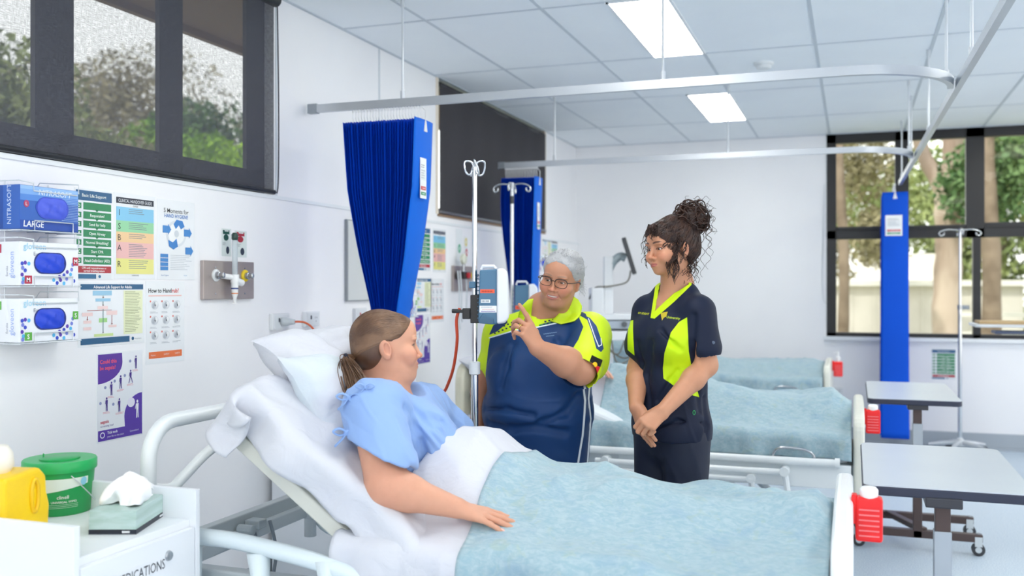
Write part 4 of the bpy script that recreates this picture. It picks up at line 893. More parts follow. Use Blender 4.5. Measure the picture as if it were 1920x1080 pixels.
# ================================================================= THINGS ON THE LEFT WALL
mWire = M('#d9dee2', .3, .4)
def yz(px, py, x=PX): q = atX(px, py, x); return q.y, q.z
def glove_box(label, y0, y1, z0, z1, kind, rackgrp):
    w, h_ = y1 - y0, z1 - z0; t = thing('glove_box', label, 'box', (PX + .012, (y0 + y1) / 2, z0), 0, rackgrp)
    base = {'blue': '#2f62b8', 'white': '#eceff4'}[kind]
    b_ = MB(); b_.bx(0, .085, -w / 2, w / 2, 0, h_); b_.build('carton', M(base, .35), t, bevel=.0015)
    s = Sheet(w - .004, h_ - .003, base, .35, th=.0004)
    if kind == 'blue':
        s.r(0, 0, 1, .34, '#4f86d3', 0); s.r(0, 0, 1, .2, '#7aa8e2', 1); s.r(0, 0, 1, .08, '#93bbea', 2); s.r(0, .80, 1, 1, '#1d4aa6', 0)
        s.t(.30, .19, .19, 'NITRASOFT', '#dbe8f8', 3, 'l', .01, maxw=.68, sh=.2); s.t(.05, .95, .20, 'LARGE', '#f2f6fc', 3, 'l', .012, sh=.1); s.c(.10, .42, .045, .085, '#b2426c', 2); s.t(.10, .46, .11, 'L', '#ffffff', 3, 'c')
        for q in range(14): s.r(.70, .22 + q * .04, 1, .228 + q * .04, '#a9c6ec', 2)
        s.c(.5, .48, .25, .21, '#3d52c6', 3)
    else:
        s.t(.05, .16, .21, 'gloveon', '#9fd3ea', 3, 'l', .005); s.t(.22, .31, .13, 'Eureka', '#8a8f9c', 3, 'l')
        for q, (x, y) in enumerate([(.03, .5), (.08, .48), (.14, .5), (.04, .6), (.08, .66), (.03, .76), (.05, .86), (.04, .94), (.62, .95), (.68, .88), (.74, .96), (.79, .85), (.74, .76), (.80, .68), (.86, .74), (.88, .62), (.92, .90), (.66, .80), (.56, .88), (.9, .5), (.95, .42)]):
            s.c(x, y, .026, .048, ['#3d53c4', '#5b3fae', '#58b6e8', '#7a86d8'][q % 4], 2, 12)
        col, lt = ('#b9304c', 'M') if 'second' in label or 'middle' in label else ('#62b04b', 'S')
        s.r(.07, .78, .19, .97, col, 3); s.t(.13, .93, .15, lt, '#ffffff', 4, 'c', .02); s.r(.90, .32, 1, .52, col, 3); s.t(.95, .47, .15, lt, '#ffffff', 4, 'c', .02)
    o = s.build('front_print', None, t); o.rotation_euler = (0, 0, R(90)); o.location = (.0854, 0, h_ / 2)
    s = Sheet(.08, h_ - .004, base, .35, th=.0003)
    if kind == 'blue': s.t(.62, .9, .18, 'NITRASOFT', '#c9daf2', 2, 'l', .005, rot=90); s.r(0, 0, .2, 1, '#244f9f', 0)
    else: s.t(.75, .85, .2, 'gloveon', '#9fb6ea', 2, 'l', rot=90); s.t(.45, .8, .09, 'Eureka', '#9aa0ad', 2, 'l', rot=90); s.r(0, .05, .12, .25, '#b9304c' if 'second' in label or 'middle' in label else '#62b04b', 2)
    o = s.build('end_print', None, t); o.location = (.043, -w / 2 - .0003, h_ / 2)
    # oval opening with gloves bunched in it
    b_ = MB(); rw, rh = w * .18 + .022, h_ * .25
    ov = rrect(2 * rw, 2 * rh, rh * .98, 8); b_.prism(ov, .0866, .0872, 'x'); b_.build('opening', M('#1b2c7a' if kind == 'white' else '#3d52c6', .6), t)
    A = np.zeros((40, 8, 3)); hx_ = rw - rh
    for i in range(40):
        q = 2 * PI * i / 39
        for j in range(8):
            f_ = j / 7; yy = (rh * math.cos(q) + math.copysign(hx_, math.cos(q)) * min(1, abs(math.cos(q)) * 3)) * .95 * f_; zz = rh * math.sin(q) * .95 * f_
            A[i, j] = (.0868 + (1 - f_ ** 3) * (.005 + .0022 * math.sin(yy * 90 + zz * 160) + .0012 * math.sin(yy * 210 - zz * 60)), yy, zz)
    b_ = MB(); b_.grid(A); b_.build('glove', M('#2347d0' if kind == 'white' else '#4a5fd8', .4), t, smooth='all')
    for n_ in ('opening', 'glove'):
        for ch in t.children if False else [q for q in COL.objects if q.parent == t and q.name.startswith(n_)]: ch.location = (0, 0 + (.01 if kind == 'blue' else 0), h_ * .52)
    return t
def wire_rack(label, y0, y1, tiers, grp):
    t = thing('glove_box_rack', label, 'rack', (PX, (y0 + y1) / 2, tiers[0][0]), 0, grp); zb = tiers[0][0]; w = (y1 - y0) / 2 + .004
    for (z0, z1) in tiers:
        h = MB(); r = .0022; a_, c_ = z0 - zb, z1 - zb
        for s_ in (-1, 1):
            h.tube([(0, s_ * w, c_ + .012), (.10, s_ * w, c_ + .012)], r, n=6) if False else None
        h.tube([(0.002, -w, a_ - .004), (.104, -w, a_ - .004), (.104, w, a_ - .004), (.002, w, a_ - .004)], r, n=6)
        h.tube([(.104, -w, a_ - .004), (.104, -w * .55, a_ - .004), (.104, -w * .55, a_ + .028), (.104, w * .72, a_ + .028), (.104, w * .72, a_ - .004)], r, n=6)
        h.tube([(.002, -w, c_ + .012), (.10, -w, c_ + .012), (.10, -w * .55, c_ + .008), (.10, -w * .55, c_ - .016), (.10, w * .9, c_ - .016)], r, n=6)
        h.tube([(.002, w * .2, c_ - .01), (.03, w * .2, c_ + .02), (.1, w * .95, c_ + .02), (.1, w * .95, c_ - .01)], r, n=6)
        for q in (-.6, 0, .6): h.tube([(.002, w * q, a_ - .004), (.104, w * q, a_ - .004)], r, n=6)
        h.build('wire_tier', mWire, t, smooth=True)
    h = MB(); h.bx(0, .002, -w, w, -.01, tiers[-1][1] - zb + .02) if False else h.tube([(.002, -w * .7, -.01), (.002, -w * .7, tiers[-1][1] - zb + .02)], .0022, n=6); h.tube([(.002, w * .7, -.01), (.002, w * .7, tiers[-1][1] - zb + .02)], .0022, n=6)
    h.build('back_wire', mWire, t, smooth=True)
    return t
gy0, gy1 = 2.29, 2.53
tiers = [(1.215, 1.352), (1.393, 1.53), (1.569, 1.707)]
wire_rack('white wire rack holding three glove boxes, left edge of the picture', gy0, gy1, tiers, 'wire glove racks')
glove_box('white glove box with dark blue gloves showing, green S mark, bottom of the near rack', gy0, gy1, *tiers[0], 'white', 'glove boxes')
glove_box('white glove box with red M mark, second in the near rack', gy0, gy1, *tiers[1], 'white', 'glove boxes')
glove_box('blue glove box lettered LARGE on top of the near rack', gy0, gy1, *tiers[2], 'blue', 'glove boxes')
# posters
def P_green(s, tiny=False):
    s.r(.03, .02, .97, .13, '#2c5f8a'); s.t(.5, .09, .05, 'Basic Life Support', '#e7f1ee', 2, 'c', .01, maxw=.8)
    rows = ['', 'Responsive?', 'Send for help', 'Open Airway', 'Normal Breathing?', 'Start CPR', 'Attach Defibrillator (AED)']
    for i, r_ in enumerate(rows):
        y = .15 + i * .1; s.r(.22, y, .95, y + .08, '#2b8a5a', 1); s.r(.05, y + .01, .17, y + .07, '#2b8a5a', 1)
        if i: s.poly([(.52, y - .025), (.62, y - .025), (.57, y + .0)], '#2b8a5a', 1)
        s.t(.11, y + .058, .05, 'DRSABCD'[i], '#ffffff', 2, 'c', .02)
        if r_: s.t(.58, y + .055, .045, r_, '#eef8f2', 2, 'c', .012, maxw=.66)
    s.r(.05, .85, .95, .925, '#b5343f', 1); s.t(.5, .882, .032, 'CPR until responsiveness or', '#ffffff', 2, 'c', .01, maxw=.82); s.t(.5, .914, .032, 'normal breathing return', '#ffffff', 2, 'c', .01)
    s.r(.03, .94, .55, .99, '#2a6b96', 1); s.r(.57, .94, .95, .99, '#e3e9ec', 1); s.c(.64, .965, .035, .018, '#2a6b96', 2)
def P_isbar(s):
    s.r(.05, .05, .95, .12, '#252c3d', 1); s.t(.5, .105, .055, 'CLINICAL HANDOVER GUIDE', '#e8ecf2', 2, 'c', maxw=.8)
    s.t(.5, .15, .03, 'GUIDE', '#333844', 2, 'c')
    for L, c_, y0, y1, n in (('I', '#8ccbec', .17, .33, 3), ('S', '#9bd6a6', .33, .46, 4), ('B', '#f2cf9a', .46, .60, 3), ('A', '#efb9b4', .60, .80, 8), ('R', '#eee88f', .80, .97, 5)):
        pass
    for L, c_, y0, y1, n in (('I', '#86c8ea', .16, .32, 3), ('S', '#97d5a6', .32, .45, 4), ('B', '#f3cd9c', .45, .57, 3), ('A', '#f0bdb9', .57, .76, 8), ('R', '#ece78d', .76, .94, 5)):
        s.r(.05, y0, .95, y1, c_, 1); s.t(.12, y0 + .10, .10, L, '#2d3138', 3, 'c'); s.lines(.34, y0 + .02, .85, min(y1 - .01, y0 + .02 + n * .022), n, '#7c8590', .3, 2)
    s.t(.5, .965, .022, 'HANDOVER', '#555c66', 2, 'c')
def P_five(s):
    s.t(.5, .16, .078, '5 Moments for', '#262b33', 1, 'c', .006, maxw=.74); s.t(.5, .22, .062, 'HAND HYGIENE', '#3276c0', 1, 'c', .015, maxw=.72)
    s.c(.5, .42, .27, .17, '#dfe5ea', 1); s.c(.5, .42, .22, .135, '#f4f6f6', 2)
    for x, y, tx in ((.14, .37, 'STOP'), (.70, .40, '4'), (.74, .63, '5')): s.poly([(x, y - .045), (x + .14, y - .045), (x + .14, y - .07), (x + .22, y), (x + .14, y + .07), (x + .14, y + .045), (x, y + .045)], '#3a86cc', 3)
    s.poly([(.42, .30), (.5, .24), (.66, .25), (.72, .32), (.62, .36), (.56, .31), (.48, .36)], '#2f7fca', 3); s.poly([(.28, .50), (.4, .53), (.5, .48), (.54, .58), (.42, .62), (.3, .58)], '#2f7fca', 3)
    s.c(.5, .42, .06, .045, '#cfd6dc', 4)
    for i in range(4): s.r(.08, .68 + i * .053, .28, .725 + i * .053, '#3a86cc', 2)
    s.lines(.34, .69, .92, .89, 9, '#c2c9d0', .3); s.t(.1, .955, .025, 'Hand Hygiene', '#2f6fae', 1); s.t(.7, .955, .025, 'Health', '#7aa8cc', 1)
def P_als(s):
    s.r(.03, .03, .97, .115, '#1f5b86', 1); s.t(.5, .095, .062, 'Advanced Life Support for Adults', '#ffffff', 2, 'c', .012, maxw=.8)
    s.r(.66, .13, .96, .84, '#ecf0c8', 1); s.lines(.68, .15, .94, .82, 26, '#9aa27e', .3, 2)
    for x0, y0, x1, y1, c_ in ((.20, .14, .48, .22, '#9ccbe6'), (.24, .27, .46, .32, '#9ccbe6'), (.27, .40, .42, .45, '#f3d6d3'), (.05, .50, .2, .56, '#f3d6d3'), (.40, .48, .56, .55, '#f3d6d3'), (.07, .63, .18, .68, '#f3d6d3'), (.07, .74, .18, .79, '#f3d6d3'), (.29, .60, .41, .67, '#a5d68a'), (.43, .72, .55, .76, '#f3d6d3'), (.22, .86, .5, .905, '#cfe39a')): s.r(x0, y0 * .94, x1, y1 * .94, c_, 2)
    for x, y0, y1 in ((.35, .21, .25), (.35, .30, .37), (.35, .42, .80), (.125, .53, .59), (.48, .52, .67)): s.r(x - .004, y0, x + .004, y1, '#b06060' if x != .35 else '#5a8a8a', 3); s.poly([(x - .015, y1 - .015), (x + .015, y1 - .015), (x, y1)], '#b06060', 3)
    s.r(.12, .438, .48, .445, '#b06060', 3)
    s.r(.03, .87, .75, .965, '#1f5b86', 3); s.r(.76, .87, .97, .965, '#f0f3f4', 3); s.c(.80, .917, .02, .03, '#1f5b86', 4); s.t(.83, .93, .03, 'Resuscitation', '#4d6f8a', 4, maxw=.12)
def P_rub(s):
    s.t(.06, .14, .075, 'How to Hand', '#24272e', 1, 'l', .014, maxw=.6); s.t(.665, .14, .075, 'rub?', '#e0433a', 1, 'l', .014, maxw=.24)
    s.r(.06, .17, .92, .185, '#f3c9c4', 1)
    for j in range(3):
        for i in range(3):
            x, y = .10 + i * .29, .23 + j * .185; s.c(x + .12, y + .06, .09, .055, '#d9dde2', 1); s.c(x + .09, y + .07, .05, .035, '#c3c8cf', 2); s.c(x + .15, y + .05, .045, .03, '#eef0f2', 2); s.poly([(x + .05, y + .09), (x + .1, y + .02), (x + .13, y + .03), (x + .09, y + .1)], '#b3b9c2', 3); s.c(x + .01, y + .015, .018, .012, '#e2776c', 2); s.lines(x, y + .14, x + .22, y + .165, 2, '#a8aeb6', .35)
    s.r(.07, .855, .93, .935, '#ea7239', 1)
    for x in (.12, .45, .74): s.t(x, .905, .03, 'SAFETY' if x > .3 else 'Patient', '#fbe6da', 2, 'l', maxw=.16)
def man(s, x, y, h, c_='#4a2f8c', a=0):
    s.c(x, y + h * .09, h * .10, h * .09, c_, 3, 10); s.poly([(x - h * .14, y + h * .2), (x + h * .14, y + h * .2), (x + h * .11, y + h * .58), (x - h * .11, y + h * .58)], c_, 3)
    s.poly([(x - h * .11, y + h * .55), (x - h * .0, y + h * .55), (x - h * .03 - a, y + h), (x - h * .12 - a, y + h)], c_, 3); s.poly([(x + .0 * h, y + h * .55), (x + h * .11, y + h * .55), (x + h * .13 + a, y + h), (x + h * .04 + a, y + h)], c_, 3)
    s.poly([(x - h * .14, y + h * .2), (x - h * .10, y + h * .24), (x - h * .2, y + h * .5), (x - h * .25, y + h * .48)], c_, 3)
def P_sepsis(s):
    s.r(0.02, .015, .98, .985, '#eceef3', 0)
    s.poly([(.02, .015), (.53, .015), (.54, .12)] + [(.02 + .52 * math.cos(R(q)), .12 + .225 * math.sin(R(q))) for q in range(0, 91, 10)], '#5a2f9c', 1)
    s.t(.06, .12, .062, 'Could this', '#f0516a', 2, 'l', .018, maxw=.42); s.t(.06, .19, .062, 'be sepsis?', '#f0516a', 2, 'l', .018, maxw=.42)
    for x, y, a_ in ((.84, .06, 0), (.72, .22, .03), (.50, .27, .01), (.30, .33, 0), (.20, .50, 0), (.47, .53, 0)): man(s, x, y, .155, '#4a2f8c', a_); s.c(x - .13, y + .06, .026, .018, '#8d93bd', 2, 10); s.lines(x - .08, y + .165, x + .1, y + .19, 2, '#e08a98', .35)
    s.poly([(.98, .99)] + [(.98 - .40 * math.sin(R(q)), .50 + .0 + .26 * (1 - math.cos(R(q)))) for q in range(0, 96, 8)] + [(.60, .92)], '#5a3aa6', 1)
    s.c(.73, .60, .085, .055, '#e8e4f4', 3); man(s, .87, .58, .21, '#f2f0f8')
    s.t(.07, .79, .055, 'sepsis', '#c8344e', 2, 'l', .015); s.t(.07, .83, .035, 'screening tool', '#5a4a90', 2)
    s.r(.02, .865, .98, .985, '#5a3aa6', 2); s.c(.11, .92, .05, .034, '#f2f0f8', 3); s.c(.11, .92, .035, .024, '#5a3aa6', 4); s.t(.21, .915, .042, 'Tick tock', '#f6f2fb', 4, 'l', .012); s.t(.21, .955, .03, 'your life on the clock', '#e6def6', 4, maxw=.4); s.t(.70, .94, .03, 'Queensland', '#d9d0ee', 4, maxw=.22)
def poster(name, label, fn, xl, yt, yb, w, group, lam=1.0, px=PX, landscape=False, margin=.0, tilt=0):
    y0, z1 = yz(xl, yt, px); _, z0 = yz(xl, yb, px); h_ = z1 - z0
    s = Sheet(w, h_, '#eef1f4', .22, th=.0012); fn(s)
    o = s.build(name, None, None); tag(o, label, 'poster', group); o.rotation_euler = (0, R(tilt) * 0, R(90)); o.location = (px + .0014, y0 + w / 2, (z0 + z1) / 2); return o
G1 = 'posters beside the near bed'; G2 = 'posters beside the middle bed'; G3 = 'posters beside the farthest bed'
yG = atX(211, 440).y
poster('flowchart_poster', 'poster of green bars ending in a red one, beside the near glove boxes', P_green, 139, 351, 524, yG - atX(139, 440).y, G1)
poster('handover_poster', 'near poster with five coloured bands lettered I S B A R', P_isbar, 213, 360, 523, atX(291, 440).y - atX(213, 440).y, G1)
poster('hand_hygiene_poster', 'poster of blue arrows headed 5 Moments for HAND HYGIENE', P_five, 294, 372, 524, atX(364, 440).y - atX(294, 440).y, G1)
poster('life_support_poster', 'wide flow chart poster headed Advanced Life Support for Adults, below the green one', P_als, 146, 529, 652, atX(271, 590).y - atX(146, 590).y, G1)
poster('hand_rub_poster', 'near poster of small hand drawings with an orange foot strip', P_rub, 273, 527, 684, atX(345, 600).y - atX(273, 600).y, G1)
poster('sepsis_poster', 'purple and white poster asking Could this be sepsis, lowest on the near wall', P_sepsis, 181, 663, 832, atX(267, 750).y - atX(181, 750).y, G1)
poster('flowchart_poster', 'green barred poster seen just right of the big blue curtain', P_green, 779, 424, 507, .22, G2)
poster('handover_poster', 'small looking poster with coloured bands right of the big blue curtain', P_isbar, 811, 428, 510, .21, G2)
poster('life_support_poster', 'flow chart poster with a blue header right of the big blue curtain', P_als, 770, 520, 588, .30, G2)
poster('hand_rub_poster', 'far poster of hand drawings with an orange foot strip, above the sepsis poster', P_rub, 807, 523, 605, .21, G2)
poster('sepsis_poster', 'purple and white poster behind the patient\'s face', P_sepsis, 777, 590, 685, .23, G2)
poster('life_support_poster', 'tiny flow chart poster beside the second curtain near the back corner', P_als, 1016, 447, 484, .26, G3)
poster('handover_poster', 'tiny poster with a light blue band nearest the back corner', P_isbar, 1033, 449, 500, .2, G3)
gy = atX(742, 540).y; tiers2 = [(1.215, 1.352), (1.393, 1.53), (1.569, 1.707)]
gw = atX(783, 560, -2.43).y
wire_rack('white wire glove box rack partly hidden by the big blue curtain', gw - .24, gw, tiers2, 'wire glove racks')
for k, lab in enumerate(('far white glove box with dark blue gloves, green S mark, beside the big blue curtain', 'far white glove box, the middle one beside the big blue curtain', 'far white glove box, topmost beside the big blue curtain')): glove_box(lab, gw - .24, gw, *tiers2[k], 'white', 'glove boxes')
gy3 = atX(1012, 540, -2.43).y
gb = glove_box('tiny glove box near the back corner behind the second curtain', gy3, gy3 + .24, 1.52, 1.65, 'white', 'glove boxes')
# back wall poster
q0 = atY(1746, 654, BY - .002); q1 = atY(1793, 712, BY - .002); s = Sheet(q1.x - q0.x, q0.z - q1.z, '#eef1f4', .3, th=.001); P_green(s); o = s.build('flowchart_poster', None); tag(o, 'green barred poster on the back wall below the window', 'poster'); o.location = ((q0.x + q1.x) / 2, BY - .0015, (q0.z + q1.z) / 2)
# gas outlets
mPlate = M('#b3a8a4', .35, .5, mott='#a89e9a', mscale=6)
def outlet_panel(label, xl, yt, xr, yb, near):
    y0, z1 = yz(xl, yt); y1, _ = yz(xr, yt); _, z0 = yz(xl, yb); h_ = z1 - z0; w = y1 - y0
    t = thing('gas_outlet_panel', label, 'medical outlet', (PX, (y0 + y1) / 2, z0 + h_ / 2), 0, 'wall gas outlet panels'); 
    MB().bx(0, .018, -w / 2, w / 2, -h_ / 2, h_ / 2).build('plate', mPlate, t, bevel=.003)
    for a_ in (-.28, .3):
        for c_ in (-.35, .32): MB().lathe([(.004, .018), (.004, .0195), (0, .0198)], n=10, axis='x', c=(0, a_ * w, c_ * h_)).build('screw', mSteel, t)
    for (yy, col) in ((-.28 * w, '#e6e9ea'), (.30 * w, '#e8c91e')):
        MB().lathe([(.026, .018), (.026, .023), (.021, .026), (.018, .026)], n=28, axis='x', c=(0, yy, .02)).build('outlet_ring', M(col, .4), t, smooth=True)
        MB().lathe([(.015, .018), (.015, .04), (.011, .042), (.011, .06), (.007, .062), (0, .062)], n=20, axis='x', c=(0, yy, .02)).build('outlet_valve', mSteel, t, smooth=True)
    return t, w, h_
t, w, h_ = outlet_panel('nearer stainless gas outlet panel with a yellow ring and a flow tube', 375, 488, 470, 562, True)
fm = thing('flowmeter', 'clear vertical flowmeter tube with a white body plugged into the nearer gas panel', 'flowmeter', (PX + .05, t.location.y - .01, t.location.z + .02))
h = MB(); h.lathe([(.012, 0), (.012, .15)], n=16); h.build('tube', M('#c9d4da', .1, alpha=.55), fm, smooth=True)
h = MB()
for q in range(12): h.bx(.0122, .0126, -.004, .004, .02 + q * .01, .0205 + q * .01)
h.build('scale', M('#5a6670', .5), fm)
h = MB(); h.lathe([(.018, -.03), (.018, .004)], n=18); h.cyl((0, .0, -.02), (0, .05, -.032), .015, n=16); h.cyl((-.03, -.06, -.0), (.0, 0, -.01), .012, mSteel, 14); h.mats = [mWhiteP]; h.mi = [0] * len(h.mi); h.build('valve_body', mWhiteP, fm, smooth=True)
MB().lathe([(.012, -.12), (.006, -.115), (.008, -.095), (.013, -.08), (.015, -.05), (.015, -.03)][::1], n=16).build('nozzle', mWhiteP, fm, smooth=True)
MB().lathe([(.0155, -.058), (.0155, -.052)], n=16).build('blue_ring', M('#27458a', .4), fm); MB().lathe([(.014, -.078), (.0145, -.074)], n=16).build('orange_ring', M('#e48a4a', .4), fm)
h = MB(); h.lathe([(.010, .15), (.014, .155), (.014, .175), (.008, .182), (0, .183)], n=14); h.build('control_knob', M('#28453d', .3), fm, smooth=True)
for i, (xl, yt, xr, yb, c1, lab) in enumerate([(415, 428, 433, 480, '#2e5a50', 'left instruction card with a green head above the nearer gas panel'), (440, 432, 462, 482, '#a83a44', 'right instruction card with a red head above the nearer gas panel')]):
    y0, z1 = yz(xl, yt); y1, _ = yz(xr, yt); _, z0 = yz(xl, yb); s = Sheet(y1 - y0, z1 - z0, '#dfe8e6', .25, th=.001)
    s.r(.12, .05, .8, .2, c1, 1); s.c(.45, .32, .26, .12, c1, 1); s.c(.62, .78, .17, .14, '#3d4552', 1); s.lines(.1, .5, .5, .62, 3, '#8d979c'); s.r(.3, .06, .7, .1, '#dfe8e6', 2)
    o = s.build('instruction_card', None); tag(o, lab, 'sign', 'cards above the nearer gas panel'); o.rotation_euler = (0, 0, R(90)); o.location = (PX + .0014, (y0 + y1) / 2, (z0 + z1) / 2)
t, w, h_ = outlet_panel('farther gas outlet panel behind the nearer drip stand', 846, 498, 890, 546, False)
g = thing('vacuum_gauge', 'round pale vacuum gauge with a red and black regulator on the farther gas panel', 'gauge', (PX + .06, atX(869, 520, PX + .06).y, t.location.z + .02))
MB().lathe([(.035, 0), (.035, .02), (.03, .024), (0, .024)], n=24, axis='x', c=(-.01, 0, .11)).build('dial', M('#d9dccb', .4), g, smooth=True)
h = MB(); h.box((0, 0, 0), (.06, .1, .05)); h.build('regulator', M('#2a2226', .4), g, bevel=.006)
MB().lathe([(.02, .03), (.018, .045), (0, .046)], n=16, axis='x').build('dial_knob', M('#c6303c', .4), g, smooth=True); MB().lathe([(.01, 0), (.01, .08)], n=10, c=(0, 0, .02)).build('stem', mSteel, g)
h = MB()
for q, yy in enumerate((-.1, -.06, .03)): h.tube(smoothpath([(.0, yy, .03), (.02, yy - .02, -.1), (.01, yy, -.25), (.0, yy + .04, -.36 + q * .05)], 6), .005, n=6)
tb = h.build('tubing', M('#d6dde2', .3), g, smooth='all')
for (px, py, c_, cat_) in ((861, 466, '#4fae86', 'green'), (873, 454, '#e7d44c', 'yellow'), (874, 474, '#cf4452', 'red')):
    y0, z0 = yz(px, py); s = Sheet(.075 if cat_ == 'green' else .065, .10 if cat_ == 'green' else .075, '#eef2f2', .3, th=.001); s.c(.5, .5, .32, .40, c_, 1); s.c(.5, .5, .14, .18, '#f3f6f2', 2)
    if cat_ == 'green': s = Sheet(.11, .26, '#eef2f2', .3, th=.001); s.c(.5, .5, .22, .12, c_, 1); s.c(.5, .5, .10, .05, '#cfe8da', 2); s.lines(.2, .85, .8, .95, 2)
    o = s.build('round_sign', None); tag(o, 'small sign with a %s disc above the farther gas panel' % cat_, 'sign', 'disc signs above the farther gas panel'); o.rotation_euler = (0, 0, R(90)); o.location = (PX + .0014 + (.0015 if cat_ != 'green' else 0), y0, z0)
# power outlets
def outlet(label, xl, yt, xr, yb, name='power_outlet', red=False):
    y0, z1 = yz(xl, yt); y1, _ = yz(xr, yt); _, z0 = yz(xl, yb); w, h_ = y1 - y0, z1 - z0
    t = thing(name, label, 'power outlet', (PX, (y0 + y1) / 2, (z0 + z1) / 2), 0, 'power outlets on the left wall')
    MB().bx(0, .022, -w / 2, w / 2, -h_ / 2, h_ / 2).build('housing', M('#e3e6e9', .35), t, bevel=.005, bseg=3)
    MB().box((.022, -.0, 0), (.004, w * .8, h_ * .8)).build('face', M('#dde1e5', .3), t, bevel=.0015)
    MB().box((.0255, -w * .16, .008), (.004, .008, .018)).build('switch', M('#3b4048' if not red else '#cc2b30', .4), t, bevel=.001)
    h = MB()
    for a_ in (-.008, .008): h.box((.0245, w * .18 + a_, .006), (.001, .002, .008))
    h.box((.0245, w * .18, -.012), (.001, .002, .008)); h.build('socket_slot', M('#5a6068', .5), t)
    return t
oa = outlet('power outlet with a grey plug and orange cord, left of the other', 504, 588, 536, 620)
outlet('empty power outlet right of the plugged one', 566, 584, 593, 613); outlet('power outlet with a red switch at the edge of the big blue curtain', 661, 578, 682, 607, red=True)
pg = thing('power_plug', 'round grey plug with an orange cord and white tag in the left power outlet', 'plug', (PX + .028, oa.location.y + .005, oa.location.z))
MB().lathe([(.022, 0), (.022, .02), (.016, .035), (.012, .06), (.008, .062)], n=18, axis='x').build('body', M('#c3cacf', .35), pg, smooth=True)
h = MB(); h.tube(smoothpath([(.05, 0, 0), (.10, .03, -.005), (.12, .08, -.05), (.115, .10, -.14), (.10, .10, -.30), (.08, .10, -.6)], 8), .0048, n=8); h.build('cord', M('#d5653f', .4), pg, smooth='all')
s = Sheet(.075, .055, '#eef0f2', .4, th=.0008); s.t(.5, .38, .26, 'JUN', '#333840', 1, 'c', .02); s.lines(.15, .5, .85, .9, 4, '#a4abb3'); o = s.build('test_tag', None, pg); o.rotation_euler = (R(5), R(-10), R(50)); o.location = (.125, .07, -.065)
# board panels on the wall
def board(label, xl, yt, yb, w):
    y0, z1 = yz(xl, yt); _, z0 = yz(xl, yb); t = thing('wall_board', label, 'board', (PX, y0 + w / 2, (z0 + z1) / 2), 0); h_ = z1 - z0
    MB().bx(0, .018, -w / 2, w / 2, -h_ / 2, h_ / 2).build('backing', M('#9aa0a2', .5), t, bevel=.002); MB().bx(.017, .0195, -w / 2 + .006, w / 2 - .006, -h_ / 2 + .006, h_ / 2 - .006).build('face', M('#d9dcdb', .35), t)
board('pale grey wall board half hidden by the big blue curtain', 646, 411, 565, .55)
# back wall switch under bottle
p = atY(1561, 732, BY); t = thing('power_outlet', 'small white outlet on the back wall behind the farthest bed', 'power outlet', (p.x + .03, BY, p.z)); MB().bx(-.06, .06, -.015, 0, -.035, .035).build('housing', M('#eceef0', .35), t, bevel=.004); MB().box((.03, -.016, 0), (.012, .004, .02)).build('switch', M('#cfd4d8', .4), t)
# rubbish/cabinet between beds
p = atW(862, 742, 4.15)
t = thing('bedside_locker', 'white bedside locker beyond the foreground bed, behind the drip stand', 'cabinet', (-2.27, 4.0, 0)); MB().bx(-.22, .22, -.23, .23, .08, .76).build('body', mCab, t, bevel=.003); MB().bx(-.23, .23, -.24, -.222, .05, .84).build('side_panel', mCab, t, bevel=.002); MB().bx(-.23, .23, .222, .24, .05, .84).build('side_panel', mCab, t, bevel=.002); MB().bx(.221, .237, -.2, .2, .56, .75).build('drawer', mCab, t, bevel=.002); MB().bx(.221, .237, -.2, .2, .09, .55).build('door', mCab, t, bevel=.002)
for a_ in (-.17, .17):
    for c_ in (-.19, .19): caster(t, a_, c_, .025)
# ================================================================= COMPUTER CART
p = atW(1141, 560, 6.75); yaw_c = YAW
t = thing('computer_cart', 'white computer cart with a tilted dark monitor seen from behind, near the back wall', 'computer cart', (p.x, p.y, 0), YAW)
mC = M('#e4e8ec', .35); mC2 = M('#aebac6', .4)
h = MB(); h.bx(-.035, .03, -.03, .03, .1, 1.60); h.build('column', mC, t, bevel=.008)
h = MB(); h.bx(-.10, .26, -.18, .2, 1.16, 1.20); h.bx(-.09, .26, -.17, .19, 1.10, 1.155, mC2); h.mats = [mC, mC2]; h.mi = [0] * 6 + [1] * 6; h.build('shelf', None, t, bevel=.006)
h = MB(); h.bx(-.03, .24, -.19, .16, 1.02, 1.085); h.build('keyboard_drawer', mC, t, bevel=.006)
h = MB(); h.bx(-.13, -.04, -.1, .12, 1.12, 1.38); h.build('side_box', mC, t, bevel=.01)
h = MB(); h.lathe([(.02, 0), (.02, -.01), (0, -.011)], n=14, axis='y', c=(.09, -.178, 1.13)); h.bx(.13, .25, -.182, -.175, 1.128, 1.142); h.build('front_fitting', M('#5a5f64', .4), t)
mon = MB(); mon.box((0, 0, 0), (.03, .40, .26)); mo = mon.build('monitor', M('#3a3d42', .4), t, bevel=.006); mo.location = (.145, 0, 1.60); mo.rotation_euler = (0, R(-17), R(-7))
h = MB(); h.tube(smoothpath([(0, 0, 1.5), (.03, 0, 1.56), (.08, 0, 1.60), (.12, 0, 1.59)], 5), [.03] * 11 + [.03] * 5, n=10); h.build('monitor_arm', M('#a9b8be', .4), t, smooth='all')
